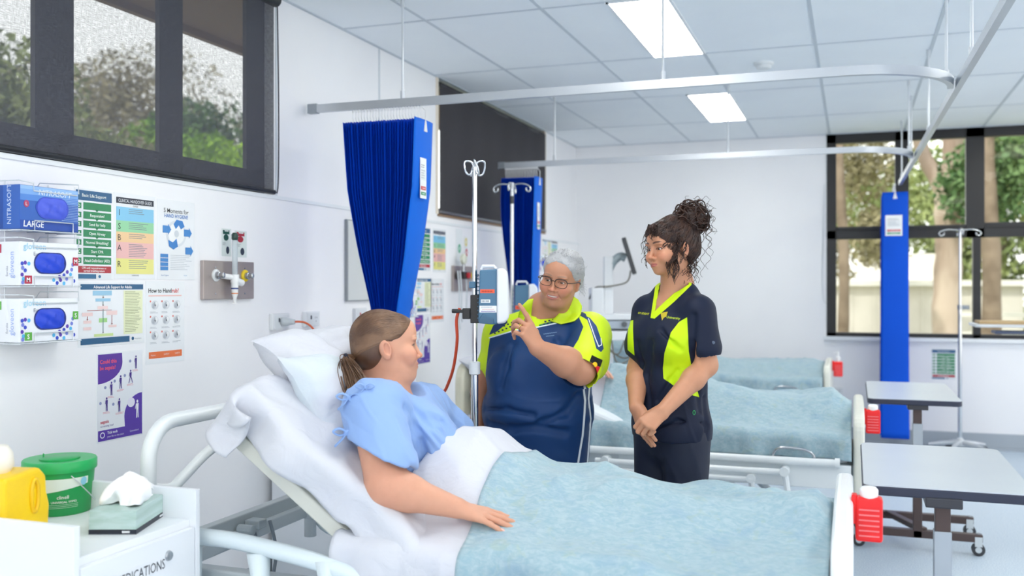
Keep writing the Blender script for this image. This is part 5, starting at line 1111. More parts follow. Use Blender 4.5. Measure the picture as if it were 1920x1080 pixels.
h = MB(); h.tube(smoothpath([(.15, -.05, 1.5), (.12, -.06, 1.42), (0, -.05, 1.39), (-.1, -.05, 1.38), (-.14, -.05, 1.3)], 6), .006, n=6); h.tube(smoothpath([(-.05, -.11, 1.2), (-.07, -.13, 1.05), (.0, -.18, .95), (.1, -.19, .9), (.2, -.18, .98), (.22, -.17, 1.05)], 6), .006, n=6); h.tube(smoothpath([(.1, -.18, 1.05), (.05, -.19, .93), (-.02, -.19, .97), (-.03, -.15, 1.1)], 6), .006, n=6); h.tube(smoothpath([(.14, -.18, 1.05), (.13, -.2, .9), (.03, -.19, .88), (-.0, -.15, 1.1)], 6), .006, n=6)
h.build('cable', M('#6f6c62', .5), t, smooth='all')
h = MB(); h.box((0, 0, .1), (.5, .07, .05)); h.box((0, 0, .1), (.07, .5, .05)); h.build('base', mC2, t, bevel=.01)
for a_, c_ in ((.23, 0), (-.23, 0), (0, .23), (0, -.23)): caster(t, a_, c_, .035)
# ================================================================= SMOOTH BODY MODELLER
class SDF:
    def __init__(self, zs=1.0): self.p = []; self.M = None; self.s = 1.0; self.zs = zs
    def frame(self, M=None, s=1.0): self.M = M; self.s = s; return self
    def _pt(self, p):
        p = Vector(p)
        if self.M is not None and p.z < 0: p.z *= self.zs
        p = p * self.s
        return np.array(self.M @ p) if self.M is not None else np.array(p)
    def _rot(self, rot):
        Rm = (self.M.to_3x3() if self.M is not None else Matrix.Identity(3))
        if rot is not None: Rm = Rm @ rot.to_3x3()
        Rm = np.array(Rm); return Rm
    def el(self, c, r, k=.02, op='u', rot=None):
        r = (r,) * 3 if np.isscalar(r) else r; zz_ = self.zs if (self.M is not None and c[2] < -.02) else 1; r = np.array((r[0], r[1], r[2] * zz_)) * self.s; c = self._pt(c)
        self.p.append(('el', c, r, self._rot(rot), k * self.s, op, c - r.max(), c + r.max())); return self
    def rc(self, a, b, ra, rb=None, k=.02, op='u'):
        rb = ra if rb is None else rb; a, b = self._pt(a), self._pt(b); ra *= self.s; rb *= self.s; m = max(ra, rb)
        self.p.append(('rc', a, b, (ra, rb), k * self.s, op, np.minimum(a, b) - m, np.maximum(a, b) + m)); return self
    def chain(self, pts, rs, k=.02, op='u'):
        for i in range(len(pts) - 1): self.rc(pts[i], pts[i + 1], rs[i], rs[i + 1], k, op)
        return self
    def box(self, c, h, r=.01, k=.01, op='u', rot=None):
        c = self._pt(c); h = np.array(h) * self.s; e = np.linalg.norm(h) + r
        self.p.append(('bx', c, h, (self._rot(rot), r * self.s), k * self.s, op, c - e, c + e)); return self
    def cut(self, p0, n, k=.003):
        """keep the side the normal points away from"""
        p0 = self._pt(p0); n = np.array((self.M.to_3x3() if self.M is not None else Matrix.Identity(3)) @ Vector(n).normalized())
        self.p.append(('pl', p0, n, None, k, 'i', np.full(3, -9.), np.full(3, 9.))); return self
    def _d(self, q, x, y, z):
        t = q[0]
        if t == 'el':
            Rm = q[3]; X, Y, Z = x - q[1][0], y - q[1][1], z - q[1][2]
            a = (X * Rm[0, 0] + Y * Rm[1, 0] + Z * Rm[2, 0]) / q[2][0]; b = (X * Rm[0, 1] + Y * Rm[1, 1] + Z * Rm[2, 1]) / q[2][1]; c = (X * Rm[0, 2] + Y * Rm[1, 2] + Z * Rm[2, 2]) / q[2][2]
            k0 = np.sqrt(a * a + b * b + c * c) + 1e-9; k1 = np.sqrt((a / q[2][0]) ** 2 + (b / q[2][1]) ** 2 + (c / q[2][2]) ** 2) + 1e-9
            return k0 * (k0 - 1) / k1
        if t == 'rc':
            A, B = q[1], q[2]; ab = B - A; L = ab @ ab + 1e-12; X, Y, Z = x - A[0], y - A[1], z - A[2]
            h = np.clip((X * ab[0] + Y * ab[1] + Z * ab[2]) / L, 0, 1)
            return np.sqrt((X - ab[0] * h) ** 2 + (Y - ab[1] * h) ** 2 + (Z - ab[2] * h) ** 2) - (q[3][0] + (q[3][1] - q[3][0]) * h)
        if t == 'bx':
            Rm, r = q[3]; X, Y, Z = x - q[1][0], y - q[1][1], z - q[1][2]
            a = np.abs(X * Rm[0, 0] + Y * Rm[1, 0] + Z * Rm[2, 0]) - q[2][0] + r; b = np.abs(X * Rm[0, 1] + Y * Rm[1, 1] + Z * Rm[2, 1]) - q[2][1] + r; c = np.abs(X * Rm[0, 2] + Y * Rm[1, 2] + Z * Rm[2, 2]) - q[2][2] + r
            return np.sqrt(np.maximum(a, 0) ** 2 + np.maximum(b, 0) ** 2 + np.maximum(c, 0) ** 2) + np.minimum(np.maximum(a, np.maximum(b, c)), 0) - r
        if t == 'pl': return (x - q[1][0]) * q[2][0] + (y - q[1][1]) * q[2][1] + (z - q[1][2]) * q[2][2]
    @staticmethod
    def _comb(f, d, k, op):
        k = max(k, 1e-5)
        if op == 'u': h = np.clip(.5 + .5 * (f - d) / k, 0, 1); return f + (d - f) * h - k * h * (1 - h)
        if op == 's': d = -d
        h = np.clip(.5 - .5 * (f - d) / k, 0, 1); return f + (d - f) * h + k * h * (1 - h)
    def at(self, P):
        x, y, z = P[:, 0], P[:, 1], P[:, 2]; f = np.full(len(P), 10.)
        for q in self.p: f = self._comb(f, self._d(q, x, y, z), q[4], q[5])
        return f
    def mesh(self, lo, hi, h, newton=2):
        lo = np.array(lo, float); hi = np.array(hi, float); n = np.ceil((hi - lo) / h).astype(int) + 1
        F = np.full(n, 10., np.float32); ax = [lo[i] + h * np.arange(n[i]) for i in range(3)]
        for q in self.p:
            m = q[4] + 3 * h; i0 = np.clip(np.floor((q[6] - m - lo) / h).astype(int), 0, n); i1 = np.clip(np.ceil((q[7] + m - lo) / h).astype(int) + 1, 0, n)
            if (i1 <= i0).any(): continue
            sl = tuple(slice(i0[i], i1[i]) for i in range(3))
            d = self._d(q, ax[0][sl[0]][:, None, None], ax[1][sl[1]][None, :, None], ax[2][sl[2]][None, None, :])
            F[sl] = self._comb(F[sl], d, q[4], q[5])
        s = F < 0; c = np.zeros(n - 1, np.int8)
        for a in (0, 1):
            for b in (0, 1):
                for e in (0, 1): c += s[a:n[0] - 1 + a, b:n[1] - 1 + b, e:n[2] - 1 + e]
        act = np.argwhere((c > 0) & (c < 8)); ids = np.full(n - 1, -1, np.int32); ids[tuple(act.T)] = np.arange(len(act))
        cor = [(a, b, e) for a in (0, 1) for b in (0, 1) for e in (0, 1)]; val = [F[act[:, 0] + a, act[:, 1] + b, act[:, 2] + e].astype(float) for a, b, e in cor]
        acc = np.zeros((len(act), 3)); cnt = np.zeros(len(act))
        for i in range(8):
            for j in range(i + 1, 8):
                if sum(abs(cor[i][k] - cor[j][k]) for k in range(3)) != 1: continue
                mk = (val[i] < 0) != (val[j] < 0); t = val[i] / np.where(mk, val[i] - val[j], 1)
                acc += (np.array(cor[i])[None] + (np.array(cor[j]) - np.array(cor[i]))[None] * t[:, None]) * mk[:, None]; cnt += mk
        V = lo + (act + acc / np.maximum(cnt, 1)[:, None]) * h; Q = []
        for a in range(3):
            b, e = (a + 1) % 3, (a + 2) % 3; s0 = [slice(None)] * 3; s1 = [slice(None)] * 3; s0[a] = slice(0, n[a] - 1); s1[a] = slice(1, n[a])
            A, B = s[tuple(s0)], s[tuple(s1)]; ed = np.argwhere(A != B); ed = ed[(ed[:, b] > 0) & (ed[:, e] > 0) & (ed[:, b] < n[b] - 1) & (ed[:, e] < n[e] - 1)]
            fl = A[tuple(ed.T)]; q = []
            for db, de in ((-1, -1), (0, -1), (0, 0), (-1, 0)):
                t = ed.copy(); t[:, b] += db; t[:, e] += de; q.append(ids[tuple(t.T)])
            q = np.stack(q, 1); q[~fl] = q[~fl][:, ::-1]; Q.append(q)
        Q = np.concatenate(Q); Q = Q[(Q >= 0).all(1)]
        for _ in range(newton):
            g, f = self.grad(V); V = V - g * np.clip(f, -h, h)[:, None] * .9
        return V, Q
    def grad(self, V, e=.0008):
        f = self.at(V); g = np.stack([self.at(V + np.eye(3)[i] * e) - f for i in range(3)], 1) / e
        l = np.linalg.norm(g, axis=1)[:, None] + 1e-9; return g / np.maximum(l, .3), f
def join(parts):
    V, Q, n = [], [], 0
    for v, q in parts: V.append(v); Q.append(q + n); n += len(v)
    return np.concatenate(V), np.concatenate(Q)
def dropfaces(V, Q, lo, hi):
    c = V[Q].mean(1); k = ~((c > np.array(lo)) & (c < np.array(hi))).all(1); Q = Q[k]; u = np.unique(Q); m = np.full(len(V), -1); m[u] = np.arange(len(u)); return V[u], m[Q]
def openpoly(V, Q, poly, cond, snap=.003):
    """cut a hole with a clean edge, outline given in the wearer's x-z plane"""
    sd = polysd(V[:, 0], V[:, 2], poly); e = 1e-4
    gx = (polysd(V[:, 0] + e, V[:, 2], poly) - sd) / e; gz = (polysd(V[:, 0], V[:, 2] + e, poly) - sd) / e
    m = cond & (np.abs(sd) < snap); V = V.copy(); V[m, 0] -= (gx * sd)[m]; V[m, 2] -= (gz * sd)[m]
    c = V[Q].mean(1); k = ~((polysd(c[:, 0], c[:, 2], poly) > 0) & cond[Q].all(1)); Q = Q[k]
    u = np.unique(Q); mp = np.full(len(V), -1); mp[u] = np.arange(len(u)); return V[u], mp[Q]
def smoothv(V, Q, it=1, lam=.5):
    for _ in range(it):
        s = np.zeros_like(V); c = np.zeros(len(V))
        for a in range(4): np.add.at(s, Q[:, a], V[Q[:, (a + 1) % 4]] + V[Q[:, (a + 3) % 4]]); np.add.at(c, Q[:, a], 2)
        V = V + lam * (s / np.maximum(c, 1)[:, None] - V)
    return V
def vnormals(V, Q):
    n = np.cross(V[Q[:, 2]] - V[Q[:, 0]], V[Q[:, 3]] - V[Q[:, 1]]); N = np.zeros_like(V)
    for a in range(4): np.add.at(N, Q[:, a], n)
    return N / (np.linalg.norm(N, axis=1)[:, None] + 1e-12)
def npmesh(name, V, Q, mat, parent=None, col=None, attrs=None):
    me = bpy.data.meshes.new(name); me.vertices.add(len(V)); me.vertices.foreach_set('co', V.astype(np.float32).ravel())
    me.loops.add(len(Q) * 4); me.loops.foreach_set('vertex_index', Q.astype(np.int32).ravel()); me.polygons.add(len(Q))
    me.polygons.foreach_set('loop_start', np.arange(len(Q), dtype=np.int32) * 4)
    me.polygons.foreach_set('use_smooth', np.ones(len(Q), bool)); me.update(calc_edges=True); me.validate()
    if col is not None:
        a = me.color_attributes.new('Col', 'FLOAT_COLOR', 'POINT'); a.data.foreach_set('color', np.concatenate([col, np.ones((len(V), 1))], 1).astype(np.float32).ravel())
    for k, v in (attrs or {}).items():
        a = me.attributes.new(k, 'FLOAT', 'POINT'); a.data.foreach_set('value', v.astype(np.float32))
    me.materials.append(mat); o = bpy.data.objects.new(name, me); COL.objects.link(o); o.parent = parent; return o
def polysd(x, y, poly):
    """signed distance to a polygon, positive inside"""
    P = np.array(poly, float); d = np.full(len(x), 1e9); ins = np.zeros(len(x), bool)
    for i in range(len(P)):
        a, b = P[i], P[(i + 1) % len(P)]; e = b - a; wx, wy = x - a[0], y - a[1]; t = np.clip((wx * e[0] + wy * e[1]) / (e @ e + 1e-12), 0, 1)
        d = np.minimum(d, (wx - e[0] * t) ** 2 + (wy - e[1] * t) ** 2); c = ((a[1] > y) != (b[1] > y)) & (x < (b[0] - a[0]) * (y - a[1]) / (b[1] - a[1] + 1e-12) + a[0]); ins ^= c
    d = np.sqrt(d); return np.where(ins, d, -d)
def linesd(x, y, pts, w):
    d = np.full(len(x), 1e9); P = np.array(pts, float)
    for i in range(len(P) - 1):
        a, b = P[i], P[i + 1]; e = b - a; wx, wy = x - a[0], y - a[1]; t = np.clip((wx * e[0] + wy * e[1]) / (e @ e + 1e-12), 0, 1); d = np.minimum(d, np.hypot(wx - e[0] * t, wy - e[1] * t))
    return w - d
def attr_mat(name, base, regions, rough=.6, bump=.08, bscale=300, sheen=.15, mott=None):
    m = bpy.data.materials.new(name); m.use_nodes = True; n = m.node_tree.nodes; l = m.node_tree.links; pb = n['Principled BSDF']
    pb.inputs['Roughness'].default_value = rough; pb.inputs['Sheen Weight'].default_value = sheen; pb.inputs['Specular IOR Level'].default_value = .3
    prev = n.new('ShaderNodeRGB'); prev.outputs[0].default_value = lin(base); out = prev.outputs[0]
    for k, c in regions:
        at = n.new('ShaderNodeAttribute'); at.attribute_name = k; mr = n.new('ShaderNodeMapRange'); mr.inputs[1].default_value = -.0005; mr.inputs[2].default_value = .0005
        l.new(at.outputs['Fac'], mr.inputs[0]); mx = n.new('ShaderNodeMix'); mx.data_type = 'RGBA'; mx.inputs[7].default_value = lin(c); l.new(mr.outputs[0], mx.inputs[0]); l.new(out, mx.inputs[6]); out = mx.outputs[2]
    l.new(out, pb.inputs['Base Color'])
    tcn = n.new('ShaderNodeTexCoord'); nz = n.new('ShaderNodeTexNoise'); nz.inputs['Scale'].default_value = bscale; l.new(tcn.outputs['Object'], nz.inputs['Vector'])
    bp = n.new('ShaderNodeBump'); bp.inputs['Strength'].default_value = bump; bp.inputs['Distance'].default_value = .001; l.new(nz.outputs['Fac'], bp.inputs['Height']); l.new(bp.outputs[0], pb.inputs['Normal'])
    return m
def skin_mat(name):
    m = bpy.data.materials.new(name); m.use_nodes = True; n = m.node_tree.nodes; l = m.node_tree.links; pb = n['Principled BSDF']
    at = n.new('ShaderNodeAttribute'); at.attribute_name = 'Col'; pb.inputs['Roughness'].default_value = .48; pb.inputs['Specular IOR Level'].default_value = .4
    tcn = n.new('ShaderNodeTexCoord'); nz = n.new('ShaderNodeTexNoise'); nz.inputs['Scale'].default_value = 45; nz.inputs['Detail'].default_value = 4; l.new(tcn.outputs['Object'], nz.inputs['Vector'])
    mr = n.new('ShaderNodeMapRange'); mr.inputs[3].default_value = .93; mr.inputs[4].default_value = 1.06; l.new(nz.outputs['Fac'], mr.inputs[0])
    mx = n.new('ShaderNodeVectorMath'); mx.operation = 'SCALE'; l.new(at.outputs['Color'], mx.inputs[0]); l.new(mr.outputs[0], mx.inputs['Scale']); l.new(mx.outputs[0], pb.inputs['Base Color'])
    pb.inputs['Subsurface Weight'].default_value = .12; pb.inputs['Subsurface Radius'].default_value = (.012, .005, .003); pb.inputs['Subsurface Scale'].default_value = 1
    bp = n.new('ShaderNodeBump'); bp.inputs['Strength'].default_value = .1; bp.inputs['Distance'].default_value = .001
    n2 = n.new('ShaderNodeTexNoise'); n2.inputs['Scale'].default_value = 380; l.new(tcn.outputs['Object'], n2.inputs['Vector']); l.new(n2.outputs['Fac'], bp.inputs['Height']); l.new(bp.outputs[0], pb.inputs['Normal'])
    return m
def hframe(c, yaw=0, pitch=0, roll=0):
    """head frame: yaw > 0 turns the face to the picture's left, pitch > 0 looks down, roll > 0 tips the crown to the picture's right"""
    return Matrix.Translation(Vector(c)) @ Matrix.Rotation(R(-yaw), 4, 'Z') @ Matrix.Rotation(R(roll), 4, 'Y') @ Matrix.Rotation(R(pitch), 4, 'X')
def head(S_, Mh, s=1.0, smile=0, fat=0, old=0, neck=True, earsub=True, eyeopen=1.0, zs=1.0):
    S_.frame(Mh, s); S_.zs = zs
    S_.el((0, .012, .034), (.073, .092, .080), .02); S_.el((0, -.022, -.03), (.061 + .006 * fat, .066, .084), .035)
    S_.el((0, -.03, -.080), (.045 + .012 * fat, .048, .034), .03); S_.el((0, -.073, -.102), (.017, .016, .014), .022)
    if fat: S_.el((0, -.03, -.108), (.05, .05, .03), .03)
    S_.el((0, -.055, .045), (.055, .042, .045), .03)
    for e in (-1, 1):
        S_.el((e * .029, -.085, .021), (.022, .010, .007), .012); S_.el((e * .043, -.062, -.028), (.024 + .004 * fat, .026, .022), .022)
        if fat or smile: S_.el((e * .040, -.070, -.045), (.020, .018, .020), .02)
        S_.el((e * .0315, -.100, .0015), (.019, .018, .0125), .012, 's')
    S_.rc((0, -.086, .010), (0, -.103, -.030), .0068, .0085, .012); S_.el((0, -.107, -.036), (.0098 + .002 * old, .0095, .0088), .006)
    for e in (-1, 1): S_.el((e * (.0125 + .002 * old), -.0965, -.0400), (.0075, .0095, .0068), .005)
    for e in (-1, 1): S_.el((e * .0068, -.1045, -.0475), (.0036, .0055, .0035), .002, 's')
    # muzzle and lips
    S_.el((0, -.072, -.068), (.030, .026, .024), .02)
    w = .0215 + .006 * smile; up = .004 * smile
    for e in (-1, 1): S_.rc((e * .002, -.0955, -.0640), (e * w, -.0865 + .003 * smile, -.0690 + up), .0052, .0028, .004)
    S_.rc((-w * .6, -.0900, -.0745 + up * .3 - .003 * smile), (w * .6, -.0900, -.0745 + up * .3 - .003 * smile), .0062, .0062, .004); S_.el((0, -.0925, -.0755 - .004 * smile), (.013, .0065, .006), .004)
    if smile > .5: S_.el((0, -.1, -.0695), (w * .95, .020, .0042), .003, 's', None)
    else:
        for e in (-1, 1): S_.rc((0, -.1016, -.0700), (e * w * .98, -.0912, -.0695), .0009, .0007, .003, 's')
    for e in (-1, 1):
        S_.el((e * .0315, -.0745, .0), (.0146, .0142, .0136), .006)                 # lids over the eyeball
        S_.el((e * .0315, -.090, -.0006), (.0132, .0125, .0046 * eyeopen), .0012, 's')
        if old or smile > .5: S_.rc((e * .017, -.098, -.045), (e * (.034), -.082, -.075), .0018, .0018, .007, 's')
        Re = Matrix.Rotation(R(-12), 3, 'X') @ Matrix.Rotation(R(e * 18), 3, 'Z')
        S_.el((e * .0755, .012, -.010), (.0085, .0185, .031), .006, 'u', Re)
        if earsub: S_.el((e * .083, .006, -.008), (.006, .0105, .019), .004, 's', Re)
        S_.el((e * .0745, .005, -.036), (.006, .008, .009), .006)
    S_.zs = 1.0; S_.frame()
def gauss(P, c, r): return np.exp(-(((P - np.array(c)) / np.array(r)) ** 2).sum(1))
def paint_head(V, col, Mh, s, lip='#b5686a', brow='#4a3528', browth=.0032, blush=.25, old=0, smile=0, lid=.25, zs=1.0):
    Mi = np.array(Mh.inverted()); L = (V @ Mi[:3, :3].T + Mi[:3, 3]) / s; L[:, 2] = np.where(L[:, 2] < 0, L[:, 2] / zs, L[:, 2]); near = (np.linalg.norm(L, axis=1) < .2)
    c = col.copy(); w = .0225 + .006 * smile; ax = np.abs(L[:, 0]); up = .004 * smile
    def mix(mask, hexc, k=1.0):
        nonlocal c; m_ = (np.clip(mask, 0, 1) * near * k)[:, None]; c = c * (1 - m_) + np.array(lin(hexc)[:3]) * m_
    front = L[:, 1] < -.05
    for e in (-1, 1): mix(gauss(L, (e * .045, -.07, -.035), (.022, .04, .02)), '#e07a68', blush)
    mix(gauss(L, (0, -.108, -.036), (.012, .015, .011)), '#d9705f', blush)
    t = ax / w; zu = -.0615 - .0055 * t ** 1.5 + up * t + .0012 * np.cos(np.clip(t * 3, 0, PI)) * -1; zl = -.0800 - .005 * smile + .0085 * t ** 2 + up * t + .004 * smile * t ** 2
    m_ = sstep(1.03, .93, t) * sstep(zu + .0012, zu - .0006, L[:, 2]) * sstep(zl - .0015, zl + .001, L[:, 2]) * front; mix(m_, lip, .85)
    zb = .0235 + .004 * np.sin(np.clip((ax - .012) / .036, 0, 1) * PI * .75) - .0; th = browth * sstep(.053, .040, ax) * (1 - .35 * sstep(.02, .012, ax)); m_ = sstep(th + .0012, th - .0008, np.abs(L[:, 2] - zb)) * sstep(.010, .014, ax) * sstep(.054, .050, ax) * front; mix(m_, brow, .92)
    for e in (-1, 1):
        mix(gauss(L, (e * .0315, -.088, .004), (.017, .03, .010)), '#8d5a48', lid)
        q = ((L[:, 0] - e * .0315) / .0142) ** 2 + ((L[:, 2] + .0004) / .0062) ** 2; mix(np.exp(-((q - 1.05) / .42) ** 2) * front * sstep(-.004, .001, L[:, 2]), '#1f1410', .95 if not old else .45); mix(np.exp(-((q - 1.05) / .3) ** 2) * front, '#6b4438', .35)
        mix(gauss(L, (e * .079, .01, -.008), (.012, .02, .03)), '#d98673', .25)
    return c
def eyes(parent, Mh, s, look=(0, 0), iris='#5a3d28', r=.0128):
    for e in (-1, 1):
        g = MB(); c = Vector((e * .0315, -.0738, 0)); d = Vector((look[0], -1, look[1])).normalized()
        g.ell((0, 0, 0), r * s, M('#e9e4df', .25), 24)
        q = d.to_track_quat('Z', 'Y').to_matrix()
        for rad, off, cc in ((.0068, .0002, iris), (.0030, .0004, '#0c0a0a')):
            pts = []; k = 20
            for ring in (1, .6, .01):
                for i in range(k):
                    a = 2 * PI * i / k; rr = rad * ring * s; h = math.sqrt(max(0, (r * s) ** 2 - rr ** 2)) + off; pts.append(tuple(q @ Vector((rr * math.cos(a), rr * math.sin(a), h))))
            g.add(pts, [(j * k + i, j * k + (i + 1) % k, (j + 1) * k + (i + 1) % k, (j + 1) * k + i) for j in range(2) for i in range(k)], M(cc, .12, coat=1))
        o = g.build('eye', None, parent, smooth='all'); o.matrix_local = Mh @ Matrix.Translation(c * s)
def hand(S_, M_, s=1.0, side=1, curl=(.3, .35, .4, .45), spread=(.10, .03, -.05, -.14), thumb=(.5, .25), k=.0035, thumb_out=.5, rscale=1.0):
    """wrist at the origin, fingers along +y, back of the hand +z, thumb towards +x * side"""
    S_.frame(M_, s); sx = side
    kn = [(.0295, .082, .002), (.0105, .086, .004), (-.0085, .082, .003), (-.0265, .073, 0)]; ln = [(.040, .024, .020), (.044, .028, .021), (.041, .026, .021), (.031, .020, .018)]; rr = [(.0098, .0088, .0078, .0068), (.0100, .0090, .0079, .0069), (.0095, .0085, .0075, .0066), (.0084, .0075, .0067, .0060)]
    S_.el((0, .004, 0), (.026, .026, .019), .012)
    for i in range(4):
        x, y, z = kn[i]; S_.rc((sx * x * .55, .012, 0), (sx * x, y, z), .0135, .0105, .014)
        a = spread[i]; d = Vector((sx * math.sin(a), math.cos(a), 0)); p = Vector((sx * x, y, z)); ang = 0; c = curl[i]; c = c if hasattr(c, '__len__') else (c * .8, c * 1.1, c * .8)
        for j in range(3):
            ang += c[j]; dd = Vector((d.x * math.cos(ang), d.y * math.cos(ang), -math.sin(ang))); q = p + dd * ln[i][j]
            S_.rc(p, q, rr[i][j] * rscale, rr[i][j + 1] * rscale, k); p = q
    S_.el((sx * .006, .045, -.008), (.030, .038, .012), .012)
    S_.el((sx * .022, .030, -.010), (.014, .026, .013), .012)
    o = thumb_out; b = Vector((sx * .018, .018, -.006)); d = Vector((sx * math.sin(.75 * o + .25), math.cos(.75 * o + .25), -.25)).normalized()
    p1 = b + d * .040; S_.rc(b, p1, .0135, .0115, .012)
    d2 = (d + Vector((-sx * thumb[0] * .5, .5 * thumb[0], -thumb[0] * .4))).normalized(); p2 = p1 + d2 * .032; S_.rc(p1, p2, .0112, .0098, .005)
    d3 = (d2 + Vector((-sx * thumb[1] * .5, .4 * thumb[1], -thumb[1] * .4))).normalized(); p3 = p2 + d3 * .024; S_.rc(p2, p3, .0098, .0078, .004)
    S_.frame()
def handframe(wrist, toward, back, s=1.0):
    y = (Vector(toward) - Vector(wrist)).normalized(); z = Vector(back); z = (z - y * z.dot(y)).normalized(); x = y.cross(z)
    return Matrix(((x.x, y.x, z.x, wrist[0]), (x.y, y.y, z.y, wrist[1]), (x.z, y.z, z.z, wrist[2]), (0, 0, 0, 1)))
def hair_mat(c, c2, rough=.45, sc=(90, 90, 6)):
    m = M(c, rough, mott=c2, mscale=1.5, stretch=sc, bump=.3, bscale=2, spec=.5); return m
from mathutils.bvhtree import BVHTree
def bvh_of(V, Q): return BVHTree.FromPolygons([tuple(v) for v in V], [tuple(int(i) for i in q) for q in Q])
def decal(bv, V2, F, mat, name, parent, off=.0012, y0=-1.5):
    """thin print laid on cloth: V2 = (x, z) pairs in the wearer's frame, pressed on from the front"""
    out = []
    for x, z in V2:
        h = bv.ray_cast(Vector((x, y0, z)), Vector((0, 1, 0)))
        out.append((x, (h[0].y if h[0] else 0) - off, z))
    m_ = MB(); m_.add(out, F, mat); return m_.build(name, None, parent)
# ================================================================= PEOPLE
mSkin = skin_mat('skin')
def pframe(px0, w):
    d = _ray(px0, 537); phi = math.atan((px0 - 960) / 1800); c = OC + d * w; D = w / math.cos(phi)
    def P(px, py, dd=0.0):
        k = (1 + dd / D); return Vector(((px - px0) * w * math.cos(phi) / 1800 * k, dd, CAMZ + (537 - py) * w / 1800 * k))
    return (c.x, c.y, 0), math.atan2(-d.x, d.y), P
def hexc(h): return np.array(lin(h)[:3])
def flatcol(V, h): return np.tile(hexc(h), (len(V), 1))
def curl(m, p0, p1, amp, turns, r, seed=0, bow=(0, 0, 0), n=None, taper=True):
    p0, p1 = Vector(p0), Vector(p1); d = (p1 - p0); L = d.length; t = d.normalized(); a = t.orthogonal().normalized(); b = t.cross(a); n = n or int(10 + turns * 9); ph = seed * 1.7; pts = []; rs = []
    for i in range(n + 1):
        f_ = i / n; an = ph + f_ * turns * 2 * PI; am = amp * min(1, f_ * 3 + .2) * (1 - .25 * f_)
        pts.append(p0 + d * f_ + (a * math.cos(an) + b * math.sin(an)) * am + Vector(bow) * math.sin(f_ * PI)); rs.append(r * (1 - .6 * f_ if taper else 1))
    m.tube(pts, rs, None, 5, cap=False)
def cap_strands(m, bv, Mh, s, starts, end, n, r=.0011, off=.0008, wav=.0, seed=1, mid=None, steps=16, jit=.006):
    rnd = random.Random(seed)
    for q in range(n):
        f_ = rnd.random() * (len(starts) - 1); i = int(f_); f_ -= i; p0 = Vector(starts[i]).lerp(Vector(starts[i + 1]), f_) + Vector([rnd.uniform(-jit, jit) for _ in range(3)]); e = Vector(end) + Vector([rnd.uniform(-.012, .012) for _ in range(3)])
        md = Vector(mid) if mid else None; pts = []; ph = rnd.random() * 6; fend = rnd.uniform(.75, 1)
        for j in range(steps + 1):
            u = j / steps * fend; p = p0.lerp(e, u)
            if md: p = p0 * (1 - u) ** 2 + md * 2 * u * (1 - u) + e * u * u
            d = p.normalized(); d = (d + Vector((wav * math.sin(u * 22 + ph), wav * math.cos(u * 19 + ph * 2), wav * math.sin(u * 25 + 1 + ph)))).normalized()
            W = Mh @ (d * .3 * s); c = Mh @ Vector((0, 0, 0)); dr = (W - c).normalized(); h = bv.ray_cast(W, -dr)
            if h[0] is None: continue
            pts.append(h[0] + dr * off)
        if len(pts) > 4: m.tube(pts, [r * (.5 if (k in (0, len(pts) - 1)) else 1) for k in range(len(pts))], None, 5, cap=False)
def nails(parent, pts, s, mat): pass
